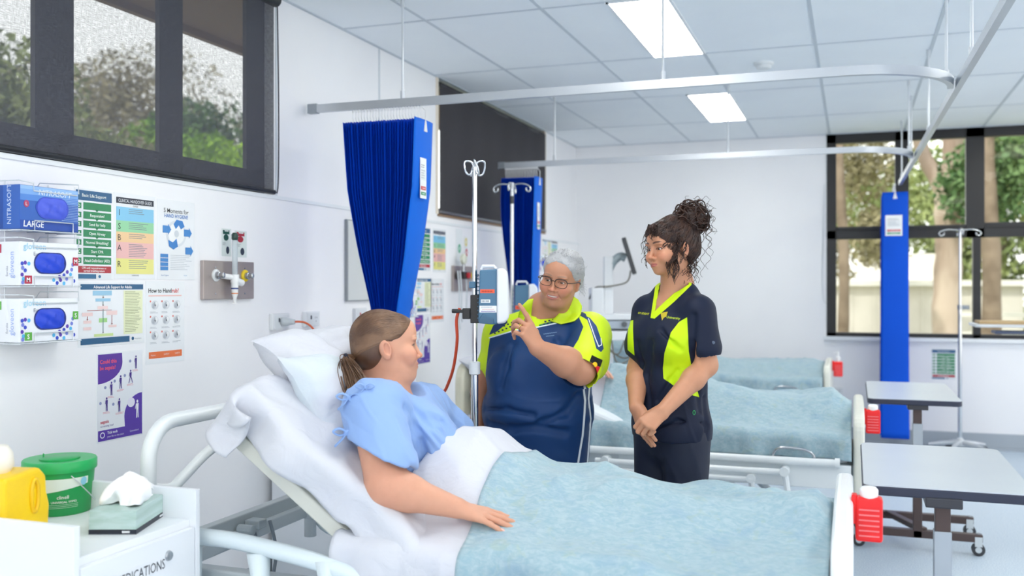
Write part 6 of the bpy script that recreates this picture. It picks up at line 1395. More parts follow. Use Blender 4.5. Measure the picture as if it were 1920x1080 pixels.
# ---------------------------------------------------------------- younger woman in scrubs
def younger():
    w = 3.6; loc, rz, P = pframe(1262, w)
    t = thing('person', 'younger woman with curly dark updo in navy and lime scrubs, hands clasped, looking left', 'person', loc, rz)
    hs = .94; Mh = hframe(P(1259, 465, -.02), 53, 5, -2); yaw = 46
    Mt = Matrix.Translation(Vector((P(1259, 600).x, 0, 0))) @ Matrix.Rotation(R(-yaw), 4, 'Z')
    sk = '#c78f70'
    # arms
    S1, E1, W1_ = P(1310, 584, -.10), P(1324, 684, -.10), P(1242, 772, -.245)
    S2, E2, W2_ = P(1214, 586, .09), P(1196, 694, .03), P(1192, 764, -.14)
    hc = P(1206, 812, -.27)
    H1 = handframe(W1_, P(1203, 806, -.285), (-.25, -1, .3)); H2 = handframe(W2_, P(1216, 838, -.215), (-.7, -.6, -.2))
    b = SDF(); head(b, Mh, hs, smile=.15, eyeopen=.9, zs=.86)
    b.frame(Mh, hs).rc((0, .012, -.055), (0, .028, -.15), .050, .052, .025).frame()
    b.frame(Mt).rc((0, .015, 1.40), (0, .02, 1.30), .050, .075, .04).rc((-.11, .01, 1.30), (.11, .01, 1.30), .042, .042, .05).el((0, .0, 1.21), (.137, .097, .13), .04).el((0, 0, 1.02), (.12, .085, .16), .05).el((0, 0, .88), (.14, .1, .12), .05).frame()
    for (s_, e_, w_) in ((S1, E1, W1_), (S2, E2, W2_)): b.rc(s_, e_, .046, .039, .03).rc(e_, e_.lerp(w_, .3), .039, .040, .02).rc(e_.lerp(w_, .3), w_, .040, .0255, .02)
    hand(b, H2, .92, side=-1, curl=(.15, .16, .18, .22), spread=(.05, .01, -.04, -.09), thumb=(.4, .2), thumb_out=.1)
    hand(b, H1, .92, side=1, curl=((.75, 1.1, .8), (.8, 1.15, .8), (.85, 1.2, .8), (.9, 1.2, .8)), spread=(.03, .0, -.03, -.06), thumb=(.5, .4), thumb_out=.2)
    c = P(1259, 465, -.02); hd = (c + Vector((-.13, -.16, -.27)), c + Vector((.13, .15, .16)))
    hn = (P(1183, 850, -.40), P(1262, 758, -.10)); hlo = Vector((min(hn[0].x, hn[1].x), -.42, hn[0].z)); hhi = Vector((hn[1].x, -.06, hn[1].z))
    Vb, Qb = b.mesh((-.32, -.45, .72), (.30, .25, 1.45), .0045)
    e_ = .0045; Vb, Qb = dropfaces(Vb, Qb, hd[0] + Vector((e_,) * 3), hd[1] - Vector((e_,) * 3)); Vb, Qb = dropfaces(Vb, Qb, hlo + Vector((e_,) * 3), hhi - Vector((e_,) * 3))
    V, Q = join([(Vb, Qb), b.mesh(hd[0], hd[1], .0020), b.mesh(hlo, hhi, .0020)])
    col = flatcol(V, sk); col = paint_head(V, col, Mh, hs, lip='#a85a58', brow='#3a241b', browth=.0034, blush=.28, lid=.35, zs=.86)
    npmesh('body', V, Q, mSkin, t, col)
    eyes(t, Mh, hs, (-.05, -.08), '#3f2a1d')
    # top
    g = SDF()
    for (s_, e_, dn) in ((S1, E1, .66), (S2, E2, .60)):
        en = s_.lerp(e_, dn); g.rc(s_, en, .056, .066, .035)
    for (s_, e_, dn) in ((S1, E1, .66), (S2, E2, .60)):
        d = (e_ - s_).normalized(); en = s_.lerp(e_, dn); g.rc(en - d * .02, en + d * .30, .054, .054, .003, 's')
    g.frame(Mt)
    g.el((0, 0, .86), (.172, .128, .17), .012).el((0, .0, 1.03), (.148, .116, .18), .04).el((0, .0, 1.2), (.152, .112, .14), .04)
    for e in (-1, 1): g.el((e * .066, -.075, 1.185), (.068, .062, .068), .05)
    g.rc((-.118, .01, 1.298), (.118, .01, 1.298), .052, .052, .05).rc((-.05, .02, 1.362), (.055, .02, 1.362), .046, .046, .05).frame()
    g.frame(Mt); g.box((0, 0, .70), (.3, .3, .125), .004, .004, 's')
    g.el((.0, .02, 1.44), (.056, .062, .10), .01, 's').frame()
    g.rc(P(1317, 792, -.17), P(1319, 830, -.17), .002, .012, .002, 's')
    # folds
    for pts, r_, k_ in (([(1235, 745), (1258, 705), (1270, 690)], .004, .02), ([(1300, 590), (1296, 640), (1304, 700), (1310, 760)], .005, .02), ([(1195, 640), (1205, 680), (1200, 730)], .004, .02), ([(1230, 800), (1270, 780), (1320, 785)], .003, .02), ([(1222, 640), (1215, 700), (1222, 760)], .004, .025), ([(1318, 740), (1322, 790), (1320, 815)], .005, .02), ([(1240, 615), (1262, 640), (1275, 650)], .003, .02)):
        pp = []
        for q in pts:
            o = P(q[0], q[1]); lo_, hi_ = -.35, .0; z = np.array([[o.x, yy, o.z] for yy in np.linspace(-.35, 0, 60)]); f_ = g.at(z); i = np.argmax(f_ < 0) if (f_ < 0).any() else 40; pp.append(Vector(z[i]))
        for i in range(len(pp) - 1): g.rc(pp[i], pp[i + 1], r_, r_, k_, 's')
    V, Q = g.mesh((-.30, -.36, .80), (.30, .28, 1.42), .0032); V = smoothv(V, Q, 2); N = vnormals(V, Q)
    iP = lambda q: (P(q[0], q[1], -.1).x, P(q[0], q[1], -.1).z)
    V, Q = openpoly(V, Q, [iP(q) for q in [(1238, 500), (1238, 530), (1228, 584), (1265, 550), (1291, 534), (1294, 500)]], (N[:, 1] < .3) & (V[:, 2] > 1.2)); N = vnormals(V, Q)
    dsp = .0035 * fbm(V[:, 0] * 7, V[:, 2] * 5, V[:, 1] * 7) + .004 * np.clip(ridge(V[:, 0] * 14 + V[:, 2] * 4, V[:, 2] * 3.3, V[:, 1] * 9) - .5, 0, 1) * sstep(1.2, 1.0, V[:, 2]); V = V + N * dsp[:, None]
    regs = {'panel': [(1288, 594), (1291, 657), (1300, 705), (1311, 744), (1278, 731), (1244, 709), (1243, 690), (1246, 660), (1258, 622), (1273, 603)], 'strip': [(1176, 605), (1184, 603), (1188, 670), (1174, 660), (1174, 620)]}
    at = {}; fr = N[:, 1] < .35
    for k, pg in regs.items(): sd = polysd(V[:, 0], V[:, 2], [iP(q) for q in pg]); at[k] = np.where(fr, sd, -1)
    nk = np.minimum(polysd(V[:, 0], V[:, 2], [iP(q) for q in [(1227, 500), (1228, 532), (1219, 597), (1227, 598), (1264, 566), (1297, 534), (1300, 500)]]), 1); at['neckband'] = np.where(N[:, 1] < .5, nk, -1)
    gm = attr_mat('scrubs', '#0f1a33', [('panel', '#c6e810'), ('strip', '#c6e810'), ('neckband', '#cdea12')], .62, .06, 300, .02)
    top = npmesh('scrub_top', V, Q, gm, t, None, at); bv = bvh_of(V, Q)
    def dtext(s, px, py, size, colr, al='c', bold=.02, rot=0, name='lettering', pa=None, sh=0):
        VV, F = text_geo(s, bold, sh); sc = size * w / 1800; X = VV[:, 0] - (VV[:, 0].max() / 2 if al == 'c' else 0); o = P(px, py, -.15); ca, sa = math.cos(R(rot)), math.sin(R(rot)); Z_ = VV[:, 1]
        return decal(bv, [(o.x + (x * ca - z * sa) * sc, o.z + (x * sa + z * ca) * sc) for x, z in zip(X, Z_)], F, M(colr, .6), name, pa or top)
    dtext('STUDENT', 1204, 592, 5, '#d8e020', sh=.2, rot=-2)
    dtext('University', 1249, 597, 6, '#b7cf2a', 'l', rot=-6, sh=.1)
    q = [(1238, 588), (1252, 585), (1249, 594), (1244, 597), (1241, 602)]; decal(bv, [(P(a, b_, -.15).x, P(a, b_, -.15).z) for a, b_ in q], [(0, 1, 2, 3, 4)], M('#c5b020', .6), 'logo_shield', top)
    m_ = MB(); 
    o = P(1301, 772, -.12); h = bv.ray_cast(Vector((o.x, -1, o.z)), Vector((0, 1, 0))); y_ = h[0].y if h[0] else -.1
    m_.tube([(o.x + .004 * math.cos(a), y_ - .002, o.z + .008 * math.sin(a)) for a in np.linspace(0, 2 * PI, 14)[:-1]], .0011, n=5, closed=True); m_.build('green_clip', M('#35c16b', .4), top)
    o = P(1336, 640, -.1); h = bv.ray_cast(Vector((o.x, -1, o.z)), Vector((0, 1, 0)))
    if h[0]: MB().lathe([(.006, 0), (.006, -.002), (0, -.0025)], n=14, axis='y', c=h[0]).build('snap_button', M('#4a5a72', .3), top)
    # trousers and shoes
    g = SDF(); g.frame(Mt); g.el((0, 0, .84), (.150, .108, .13), .02)
    for e in (-1, 1): g.rc((e * .080, 0, .82), (e * .075, -.012, .46), .088, .072, .025).rc((e * .075, -.012, .46), (e * .07, .02, .08), .072, .062, .02)
    g.frame()
    V, Q = g.mesh((-.3, -.3, .04), (.3, .3, .86), .006); N = vnormals(V, Q)
    V = V + N * (.004 * np.clip(ridge(V[:, 0] * 9 + V[:, 2] * 5, V[:, 2] * 6, V[:, 1] * 6) - .4, 0, 1) + .002 * fbm(V[:, 0] * 9, V[:, 2] * 5, V[:, 1] * 9))[:, None]
    npmesh('trousers', V, Q, M('#111b33', .65, bump=.06), t)
    for e in (-1, 1):
        m_ = MB(); m_.ell((e * .07, -.05, .045), (.045, .125, .045), None, 20); m_.bx(e * .07 - .04, e * .07 + .04, -.15, .06, 0, .02); o = m_.build('shoe', M('#1b1c20', .5), t, smooth=True); o.matrix_local = Mt
    # hair
    hg = SDF(.86); hg.frame(Mh, hs); hg.el((0, .030, .042), (.083, .090, .086), .02).el((0, -.048, .050), (.064, .050, .050), .03).el((0, .055, -.01), (.072, .06, .06), .03)
    hg.cut((0, -.090, .052), (0, -.86, -.50), .012).frame()
    V, Q = hg.mesh(hd[0], hd[1], .003); N = vnormals(V, Q); V = V + N * (.005 * np.clip(ridge(V[:, 0] * 45, V[:, 1] * 45, V[:, 2] * 30), 0, 1))[:, None]
    mH = hair_mat('#26140f', '#43291d', .5, (30, 30, 30)); hob = npmesh('hair', V, Q, mH, t); hbv = bvh_of(V, Q)
    m_ = MB(); rnd = random.Random(4)
    A = P(1259, 465, -.02); H = lambda x, y, z: Mh @ (Vector((x, y, z)) * hs)
    bun = P(1297, 409, .0)
    endh = Mh.inverted() @ bun / hs
    cap_strands(m_, hbv, Mh, hs, [(-.07, -.03, -.02), (-.069, -.06, .025), (-.045, -.09, .052), (0, -.1, .072), (.045, -.09, .052), (.069, -.06, .025), (.075, -.02, -.03), (.07, .03, -.06), (.03, .09, -.07), (-.03, .09, -.07), (-.07, .03, -.06)], endh * .9, 260, .0017, .0015, .05, 3, None, 22, .008)
    for i in range(150):
        n_ = Vector((rnd.gauss(0, 1), rnd.gauss(0, 1), rnd.gauss(0, 1))).normalized(); a = n_.orthogonal().normalized(); b_ = n_.cross(a); r0 = rnd.uniform(.030, .066); ph = rnd.random() * 6.3; L = rnd.uniform(1.2, 3.4); k = 26; pts = []
        for j in range(k):
            an = ph + L * j / k; rr = r0 * (1 + .09 * math.sin(an * 7 + i)) ; off = n_ * (.02 * math.sin(an * 2 + i) + .006 * math.cos(an * 9)); pts.append(bun + (a * math.cos(an) * 1.08 + b_ * math.sin(an)) * rr + off)
        m_.tube(pts, [.0032 * (.35 + .65 * math.sin(PI * (j + .5) / k)) for j in range(k)], None, 5, cap=False)
    m_.ell(bun, (.050, .05, .048), None, 16)
    for i in range(60):   # loose curls round the bun
        d = Vector((rnd.gauss(.25, 1), rnd.gauss(0, .7), rnd.gauss(.15, 1))).normalized(); p0 = bun + d * .052; curl(m_, p0, p0 + d * rnd.uniform(.012, .035) + Vector((rnd.uniform(-.01, .03), 0, rnd.uniform(-.04, .01))), .008, rnd.uniform(.8, 1.8), .0014, i)
    for (a0, a1, am, tn, r_) in [((1330, 412, .02), (1327, 505, .02), .012, 3.5, .0016), ((1325, 420, .03), (1334, 480, .03), .010, 2.5, .0014), ((1318, 440, 0), (1316, 520, 0), .009, 3, .0014), ((1334, 395, 0), (1340, 440, 0), .010, 2, .0012), ((1300, 372, 0), (1332, 372, 0), .008, 2, .0011), ((1282, 378, 0), (1290, 366, 0), .006, 1.5, .0010)]: curl(m_, P(*a0), P(*a1), am, tn, r_, r_ * 9000)
    # ringlets: far side of the face, near side by the cheek and ear, nape
    for i in range(26):
        x = rnd.uniform(1209, 1222); y0 = rnd.uniform(418, 436); y1 = y0 + rnd.uniform(25, 72); curl(m_, P(x + 6, y0, .0), P(x - rnd.uniform(0, 12), y1, rnd.uniform(-.02, .04)), rnd.uniform(.006, .013), rnd.uniform(.8, 2.2), .0020, i)
    for i in range(13):      # clustered ringlets: a few strands share one coil
        x = rnd.uniform(1248, 1282); y0 = rnd.uniform(428, 452); y1 = rnd.uniform(482, 535); x1 = x + rnd.uniform(-12, 6); am = rnd.uniform(.007, .013); tn = rnd.uniform(1.4, 2.8)
        for q in range(5): curl(m_, P(x + rnd.uniform(-2, 2), y0, -.085 + (x - 1250) * .0006), P(x1 + rnd.uniform(-2, 2), y1 - rnd.uniform(0, 14), -.10 + rnd.uniform(-.004, .004)), am * rnd.uniform(.85, 1.1), tn, .0019, i * 2 + q * .12)
    for i in range(130):
        x = rnd.uniform(1242, 1272); y0 = rnd.uniform(424, 448); curl(m_, P(x, y0, -.088 + (x - 1245) * .0006), P(x + rnd.uniform(-4, 10), y0 + rnd.uniform(12, 44), -.095), rnd.uniform(.004, .008), rnd.uniform(.8, 1.8), .0018, i)
    for i in range(40):
        x = rnd.uniform(1280, 1305); y0 = rnd.uniform(450, 500); curl(m_, P(x, y0, -.03), P(x + rnd.uniform(-8, 8), y0 + rnd.uniform(30, 55), -.03 + rnd.uniform(-.04, .03)), rnd.uniform(.004, .009), rnd.uniform(1.5, 3), .0018, i)
    for i in range(90):   # curls along the hairline
        x = rnd.uniform(1216, 1262); y0 = 424 + abs(x - 1232) * .25 + rnd.uniform(-6, 4); curl(m_, P(x, y0, -.10 + (x - 1216) * .0008), P(x + rnd.uniform(-4, 10) + (x - 1232) * .25, y0 + rnd.uniform(8, 24), -.11 + (x - 1216) * .001), rnd.uniform(.004, .008), rnd.uniform(1, 2.2), .0016, i)
    m_.build('hair_curls', mH, t, smooth='all')
    return t
younger()
# ---------------------------------------------------------------- older woman in the lime and navy polo
def older():
    w = 3.78; loc, rz, P = pframe(1010, w)
    t = thing('person', 'older grey-haired woman with glasses in a navy and lime polo, one finger raised', 'person', loc, rz)
    hs = .90; c = P(1052, 523, -.06); Mh = hframe(c, 18, 8, 11); yaw = 14
    Mt = Matrix.Translation(Vector((P(1008, 600).x, 0, 0))) @ Matrix.Rotation(R(-yaw), 4, 'Z')
    sk = '#c08a6e'
    S1, E1, W1_ = P(1108, 625, -.06), P(1088, 692, -.27), P(1008, 653, -.40)
    S2, E2, W2_ = P(943, 630, .07), P(906, 736, .09), P(895, 806, .03)
    H1 = handframe(W1_, P(979, 605, -.42), (.55, -.75, .25)); H2 = handframe(W2_, P(888, 870, -.06), (-1, .1, 0))
    b = SDF(); head(b, Mh, hs, smile=1, fat=1, old=1, eyeopen=.75, zs=.92)
    b.frame(Mh, hs).rc((0, .012, -.06), (0, .03, -.13), .060, .066, .03).frame()
    b.frame(Mt).rc((.012, .03, 1.30), (0, .035, 1.20), .068, .070, .05).rc((-.14, .02, 1.19), (.15, .02, 1.19), .06, .06, .05).el((0, .0, 1.08), (.165, .13, .14), .05).el((0, -.01, .90), (.18, .15, .2), .05).el((0, 0, .74), (.17, .14, .14), .05).frame()
    b.rc(S1, E1, .062, .056, .03).rc(E1, E1.lerp(W1_, .35), .056, .054, .02).rc(E1.lerp(W1_, .35), W1_, .054, .030, .02)
    b.rc(S2, E2, .058, .048, .03).rc(E2, W2_, .048, .030, .02)
    hand(b, H1, .98, side=1, curl=((.05, .12, .1), (.75, .9, .5), (.85, 1.0, .6), (.95, 1.0, .6)), spread=(.10, .02, -.05, -.12), thumb=(.55, .4), thumb_out=.55)
    hand(b, H2, .95, side=-1, curl=(.3, .35, .4, .45))
    hd = (c + Vector((-.15, -.20, -.25)), c + Vector((.15, .17, .16)))
    pts = [P(950, 560, -.5), P(1040, 665, -.3)]; hlo = Vector((pts[0].x, -.54, pts[1].z)); hhi = Vector((pts[1].x, -.33, pts[0].z))
    e_ = .0045; Vb, Qb = b.mesh((-.34, -.55, .55), (.34, .26, 1.32), e_)
    Vb, Qb = dropfaces(Vb, Qb, hd[0] + Vector((e_,) * 3), hd[1] - Vector((e_,) * 3)); Vb, Qb = dropfaces(Vb, Qb, hlo + Vector((e_,) * 3), hhi - Vector((e_,) * 3))
    V, Q = join([(Vb, Qb), b.mesh(hd[0], hd[1], .0021), b.mesh(hlo, hhi, .0020)])
    col = flatcol(V, sk); col = paint_head(V, col, Mh, hs, lip='#b4716a', brow='#8d7363', browth=.0022, blush=.42, old=1, smile=1, lid=.25, zs=.92)
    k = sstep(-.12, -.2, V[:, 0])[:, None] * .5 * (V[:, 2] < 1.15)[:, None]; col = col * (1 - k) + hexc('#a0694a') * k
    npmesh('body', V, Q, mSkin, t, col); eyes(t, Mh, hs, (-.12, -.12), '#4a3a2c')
    m_ = MB(); A = [[(x, -.0945 + 9 * x * x, -.0675 + .0035 * z + 7 * x * x) for z in (-1.3, -.4, .5, 1.1)] for x in np.linspace(-.021, .021, 15)]; A = (np.array(A) * np.array([1, 1, .92])); m_.grid(A); o = m_.build('teeth', M('#eeeae2', .3), t, smooth='all'); o.matrix_local = Mh @ Matrix.Scale(hs, 4)
    # polo
    g = SDF()
    d1 = (E1 - S1).normalized(); d2 = (E2 - S2).normalized(); n1, n2 = S1.lerp(E1, .98), S2.lerp(E2, .50)
    g.rc(S1, n1, .074, .078, .03).rc(S1, P(1108, 682, -.16), .07, .066, .03).rc(S2, n2, .066, .068, .03); g.rc(n1 - d1 * .05, n1 + d1 * .3, .066, .070, .003, 's').rc(n2 - d2 * .02, n2 + d2 * .3, .060, .06, .003, 's')
    g.frame(Mt)
    g.el((.01, .0, .74), (.196, .178, .17), .02).el((.004, -.01, .90), (.222, .198, .18), .06).el((.018, -.0, 1.06), (.202, .165, .15), .06)
    for e in (-1, 1): g.el((e * .085 + .008, -.095, 1.055), (.100, .085, .088), .06)
    g.rc((-.155, .02, 1.195), (.165, .02, 1.20), .066, .068, .06).rc((-.05, .03, 1.23), (.07, .03, 1.24), .06, .06, .05).rc((-.06, -.0, 1.165), (.07, -.0, 1.17), .085, .085, .05); g.frame()
    g.box((0, 0, .55), (.4, .4, .1225), .003, .006, 's')
    for pts_, r_, k_ in (([(915, 800), (960, 806), (1010, 800), (1060, 812)], .006, .03), ([(905, 775), (950, 770), (1000, 778)], .004, .025), ([(1085, 745), (1060, 775), (1020, 790)], .005, .03), ([(960, 650), (950, 690), (940, 730)], .003, .03), ([(1112, 720), (1110, 760), (1113, 800)], .005, .03), ([(1045, 640), (1065, 670), (1090, 690)], .004, .025)):
        pp = []
        for q in pts_:
            o = P(q[0], q[1], -.2); z = np.array([[o.x, yy, o.z] for yy in np.linspace(-.45, .05, 90)]); f_ = g.at(z); i = np.argmax(f_ < 0) if (f_ < 0).any() else 60; pp.append(Vector(z[i]))
        for i in range(len(pp) - 1): g.rc(pp[i], pp[i + 1], r_, r_, k_, 's')
    V, Q = g.mesh((-.36, -.40, .64), (.38, .30, 1.36), .0034); V = smoothv(V, Q, 2); N = vnormals(V, Q)
    dsp = .004 * fbm(V[:, 0] * 6, V[:, 2] * 8, V[:, 1] * 6) + .0035 * np.clip(ridge(V[:, 0] * 5 + V[:, 2] * 3, V[:, 2] * 12, V[:, 1] * 5) - .5, 0, 1); V = V + N * dsp[:, None]
    iP = lambda q, d_=-.18: (P(q[0], q[1], d_).x, P(q[0], q[1], d_).z)
    V, Q = openpoly(V, Q, [iP(q, -.12) for q in [(998, 540), (999, 575), (1006, 598), (1014, 600), (1045, 597), (1070, 580), (1076, 540)]], (N[:, 1] < .2) & (V[:, 2] > 1.15)); N = vnormals(V, Q)
    fr = N[:, 1] < .45; X, Z_ = V[:, 0], V[:, 2]
    def pg(pts_, d_=-.18, cond=fr): return np.where(cond, polysd(X, Z_, [iP(q, d_) for q in pts_]), -1)
    def ln(pts_, wd, d_=-.2): return np.where(fr, linesd(X, Z_, [iP(q, d_) for q in pts_], wd), -1)
    yoke = np.maximum(pg([(900, 560), (900, 640), (916, 637), (962, 622), (1008, 615), (1050, 606), (1084, 597), (1096, 560)], -.16), polysd(X, Z_, [iP(q, .1) for q in [(860, 500), (860, 640), (1180, 640), (1180, 500)]]) * (N[:, 1] > .2) + -1 * (N[:, 1] <= .2))
    slv = pg([(1084, 560), (1087, 598), (1093, 612), (1082, 634), (1066, 655), (1060, 690), (1100, 720), (1160, 740), (1160, 560)], -.12, N[:, 1] < .9); slvL = pg([(860, 560), (860, 720), (908, 720), (914, 660), (918, 636), (930, 600)], -.02, N[:, 1] < 2)
    at = {'lime': np.maximum(np.maximum(yoke, slv), slvL), 'pip1': ln([(912, 639), (962, 623), (1008, 616), (1050, 607), (1086, 596)], .0022), 'pip2': ln([(1094, 716), (1099, 755), (1094, 823), (1084, 884)], .0040), 'pip3': ln([(1111, 717), (1107, 755), (1111, 794), (1105, 884)], .0034),
          'navyins': pg([(1098, 592), (1106, 596), (1117, 610), (1126, 640), (1128, 650), (1122, 655), (1113, 648), (1107, 620)], -.1), 'insline': ln([(1103, 597), (1112, 628), (1118, 645), (1124, 643), (1124, 632)], .0018, -.1),
          'navysh': pg([(1080, 580), (1098, 588), (1102, 600), (1088, 592)], -.08), 'navyL': pg([(913, 632), (922, 612), (948, 603), (950, 607), (930, 624)], -.14), 'flagb': pg([(1104, 658), (1125, 669), (1119, 680), (1099, 669)], -.1), 'flagr': pg([(1099, 669), (1119, 680), (1113, 691), (1094, 678)], -.1), 'flagy': pg([(1109 + 4.6 * math.cos(q), 674.5 + 4.6 * math.sin(q)) for q in np.linspace(0, 6.28, 14)[:-1]], -.1)}
    dots = np.full(len(V), -1.)
    for i in range(9):
        for j in range(2): q = iP((1020 + i * 7.5 + j * 3, 610 - i * 1.9 - j * 5), -.17); dots = np.maximum(dots, np.where(fr, .0042 - np.maximum(np.abs(X - q[0]), np.abs(Z_ - q[1]) * 1.3), -1))
    for i in range(8):
        for j in range(2): q = iP((925 + i * 7.5 + j * 3, 628 - i * 3.2 - j * 8), -.15); dots = np.maximum(dots, np.where(fr, .0038 - np.maximum(np.abs(X - q[0]), np.abs(Z_ - q[1]) * 1.3), -1))
    at['dots'] = dots; at['greenband'] = pg([(1010, 611), (1086, 590), (1087, 596), (1012, 616)], -.17)
    L = '#cdea1c'; gm = attr_mat('polo', '#0e3769', [('lime', L), ('greenband', '#2f7a56'), ('dots', '#1a2c50'), ('navyL', '#1c3564'), ('navysh', '#1c3564'), ('navyins', '#20407a'), ('insline', '#e8ecf0'), ('pip1', '#dfe9f0'), ('pip2', '#e6edf4'), ('pip3', '#e6edf4'), ('flagb', '#15151a'), ('flagr', '#d3202c'), ('flagy', '#e8c020')], .55, .08, 500, .02)
    top = npmesh('polo_shirt', V, Q, gm, t, None, at); bv = bvh_of(V, Q)
    for (xa, ya, xb, yb) in ((1019, 629, 1045, 625), (1024, 633, 1040, 631)):   # small pale embroidery, too fine to read
        o0, o1 = P(xa, ya, -.2), P(xb, yb, -.2); V2 = []; 
        for i in range(14):
            u = i / 13; xx = o0.x + (o1.x - o0.x) * u; zz = o0.z + (o1.z - o0.z) * u; V2 += [(xx, zz - .0008 - .0010 * (i % 2)), (xx, zz + .0008 + .0010 * ((i + 1) % 2))]
        decal(bv, V2, [(2 * i, 2 * i + 2, 2 * i + 3, 2 * i + 1) for i in range(13)], M('#6688ac', .6), 'embroidery', top)
    # collar: two leaves lying on the shoulders
    mL = M(L, .55, bump=.06, bscale=400)
    left = [((1000, 560), (996, 590), (1002, 609)), ((990, 562), (984, 588), (986, 606)), ((978, 574), (972, 590), (970, 600))]
    right = [((1076, 556), (1060, 576), (1034, 603)), ((1085, 562), (1074, 584), (1052, 608)), ((1092, 574), (1089, 590), (1077, 602))]
    for rows, dd in ((left, 1), (right, -1)):
        A = []; cm = MB()
        for r_ in rows:
            line = [tuple(v) for v in smoothpath([(q[0], q[1], 0) for q in r_], 6)]; row = []
            for x, y, _ in line:
                o = P(x, y, -.1); h = bv.ray_cast(Vector((o.x, -1, o.z)), Vector((0, 1, 0))); yy = h[0].y if h[0] and h[0].y < .02 else -.06; row.append((o.x, min(yy, -.02) - .007, o.z))
            A.append(row)
        for _ in range(3):
            B = np.array(A); B[:, 1:-1, 1] = (B[:, :-2, 1] + B[:, 1:-1, 1] + B[:, 2:, 1]) / 3; A = B.tolist()
        fine = []
        for u in np.linspace(0, 2, 9): i = min(int(u), 1); f_ = u - i; fine.append((np.array(A[i]) * (1 - f_) + np.array(A[i + 1]) * f_).tolist())
        cm.grid(np.array(fine), mL); cm.build('collar', mL, top, smooth='all', solid=.004)
    # trousers
    g = SDF(); g.frame(Mt); g.el((0, 0, .70), (.18, .15, .14), .03)
    for e in (-1, 1): g.rc((e * .095, 0, .68), (e * .09, -.01, .42), .11, .08, .025).rc((e * .09, -.01, .42), (e * .085, .02, .07), .08, .062, .02)
    V, Q = g.frame().mesh((-.32, -.3, .04), (.32, .3, .80), .008); npmesh('trousers', V, Q, M('#1a2233', .65), t)
    for e in (-1, 1):
        m_ = MB(); m_.ell((e * .085, -.05, .045), (.048, .125, .045), None, 20); m_.bx(e * .085 - .042, e * .085 + .042, -.15, .06, 0, .02); o = m_.build('shoe', M('#1b1c20', .5), t, smooth=True); o.matrix_local = Mt
    # hair: short grey curls drawn back
    hg = SDF(.92); hg.frame(Mh, hs); hg.el((0, .026, .038), (.084, .094, .088), .02).el((0, -.045, .052), (.064, .046, .050), .03).el((0, .06, -.02), (.074, .055, .06), .03).cut((0, -.078, .078), (0, -.86, -.50), .012).frame()
    V, Q = hg.mesh(hd[0], hd[1], .003); N = vnormals(V, Q); V = V + N * (.004 * fbm(V[:, 0] * 60, V[:, 1] * 60, V[:, 2] * 60))[:, None]
    mH = hair_mat('#85868a', '#c4c4c6', .45, (22, 22, 22)); npmesh('hair', V, Q, mH, t); hbv = bvh_of(V, Q)
    m_ = MB(); rnd = random.Random(9)
    cap_strands(m_, hbv, Mh, hs, [(-.078, -.03, -.01), (-.07, -.062, .045), (-.045, -.085, .078), (0, -.092, .092), (.045, -.085, .078), (.07, -.062, .045), (.078, -.03, -.01), (.078, .01, -.035)], (0, .10, .0), 420, .0016, .0016, .045, 5, None, 22, .008)
    for i in range(90):
        a = rnd.uniform(-1.5, 1.9); p = Mh @ (Vector((math.sin(a) * .085, -.045 + rnd.uniform(-.02, .09), .055 + math.cos(a) * .062)) * hs); q = p + Vector((rnd.uniform(-.012, .016), rnd.uniform(-.01, .01), rnd.uniform(-.004, .016))); curl(m_, p, q, .004, rnd.uniform(.7, 1.5), .0009, i)
    for i in range(22): curl(m_, P(1086 + rnd.uniform(-3, 3), 515 + i, 0), P(1092 + rnd.uniform(-5, 7), 528 + i * 1.4, 0), .005, 1.2, .0009, i)
    m_.build('hair_strands', M('#b4b5b8', .4), t, smooth='all')
    # glasses
    gl = MB(); mg = M('#2b1a17', .3)
    for e in (-1, 1):
        cx_ = e * .034; rim = [(cx_ + .0265 * math.copysign(abs(math.cos(a)) ** .7, math.cos(a)), -.108 + .006 * abs(e * (cx_ + .0265 * math.cos(a)) - .0) / .06, -.001 + .0185 * math.copysign(abs(math.sin(a)) ** .75, math.sin(a))) for a in np.linspace(0, 2 * PI, 33)[:-1]]
        gl.tube(rim, [.0014 + .0008 * (p[2] > 0) for p in rim], mg, 8, closed=True); gl.tube(smoothpath([(e * .0615, -.102, .006), (e * .075, -.085, .006), (e * .084, 0, .0), (e * .082, .02, -.012)], 5), .0022, mg, 6)
    gl.tube(smoothpath([(-.008, -.108, .004), (0, -.1105, .007), (.008, -.108, .004)], 4), .002, mg, 6)
    o = gl.build('glasses', None, t, smooth='all'); o.matrix_local = Mh @ Matrix.Scale(hs, 4)
    rg = MB(); rg.tube(arc((0, 0, 0), .0105, 0, 360, 20, 'xz'), .0014, n=6, closed=True); o = rg.build('ring', M('#d9c27a', .2, 1), t, smooth='all'); o.matrix_local = H1 @ Matrix.Translation((-.008, .095, -.010)) @ Matrix.Rotation(R(-50), 4, 'X')
older()
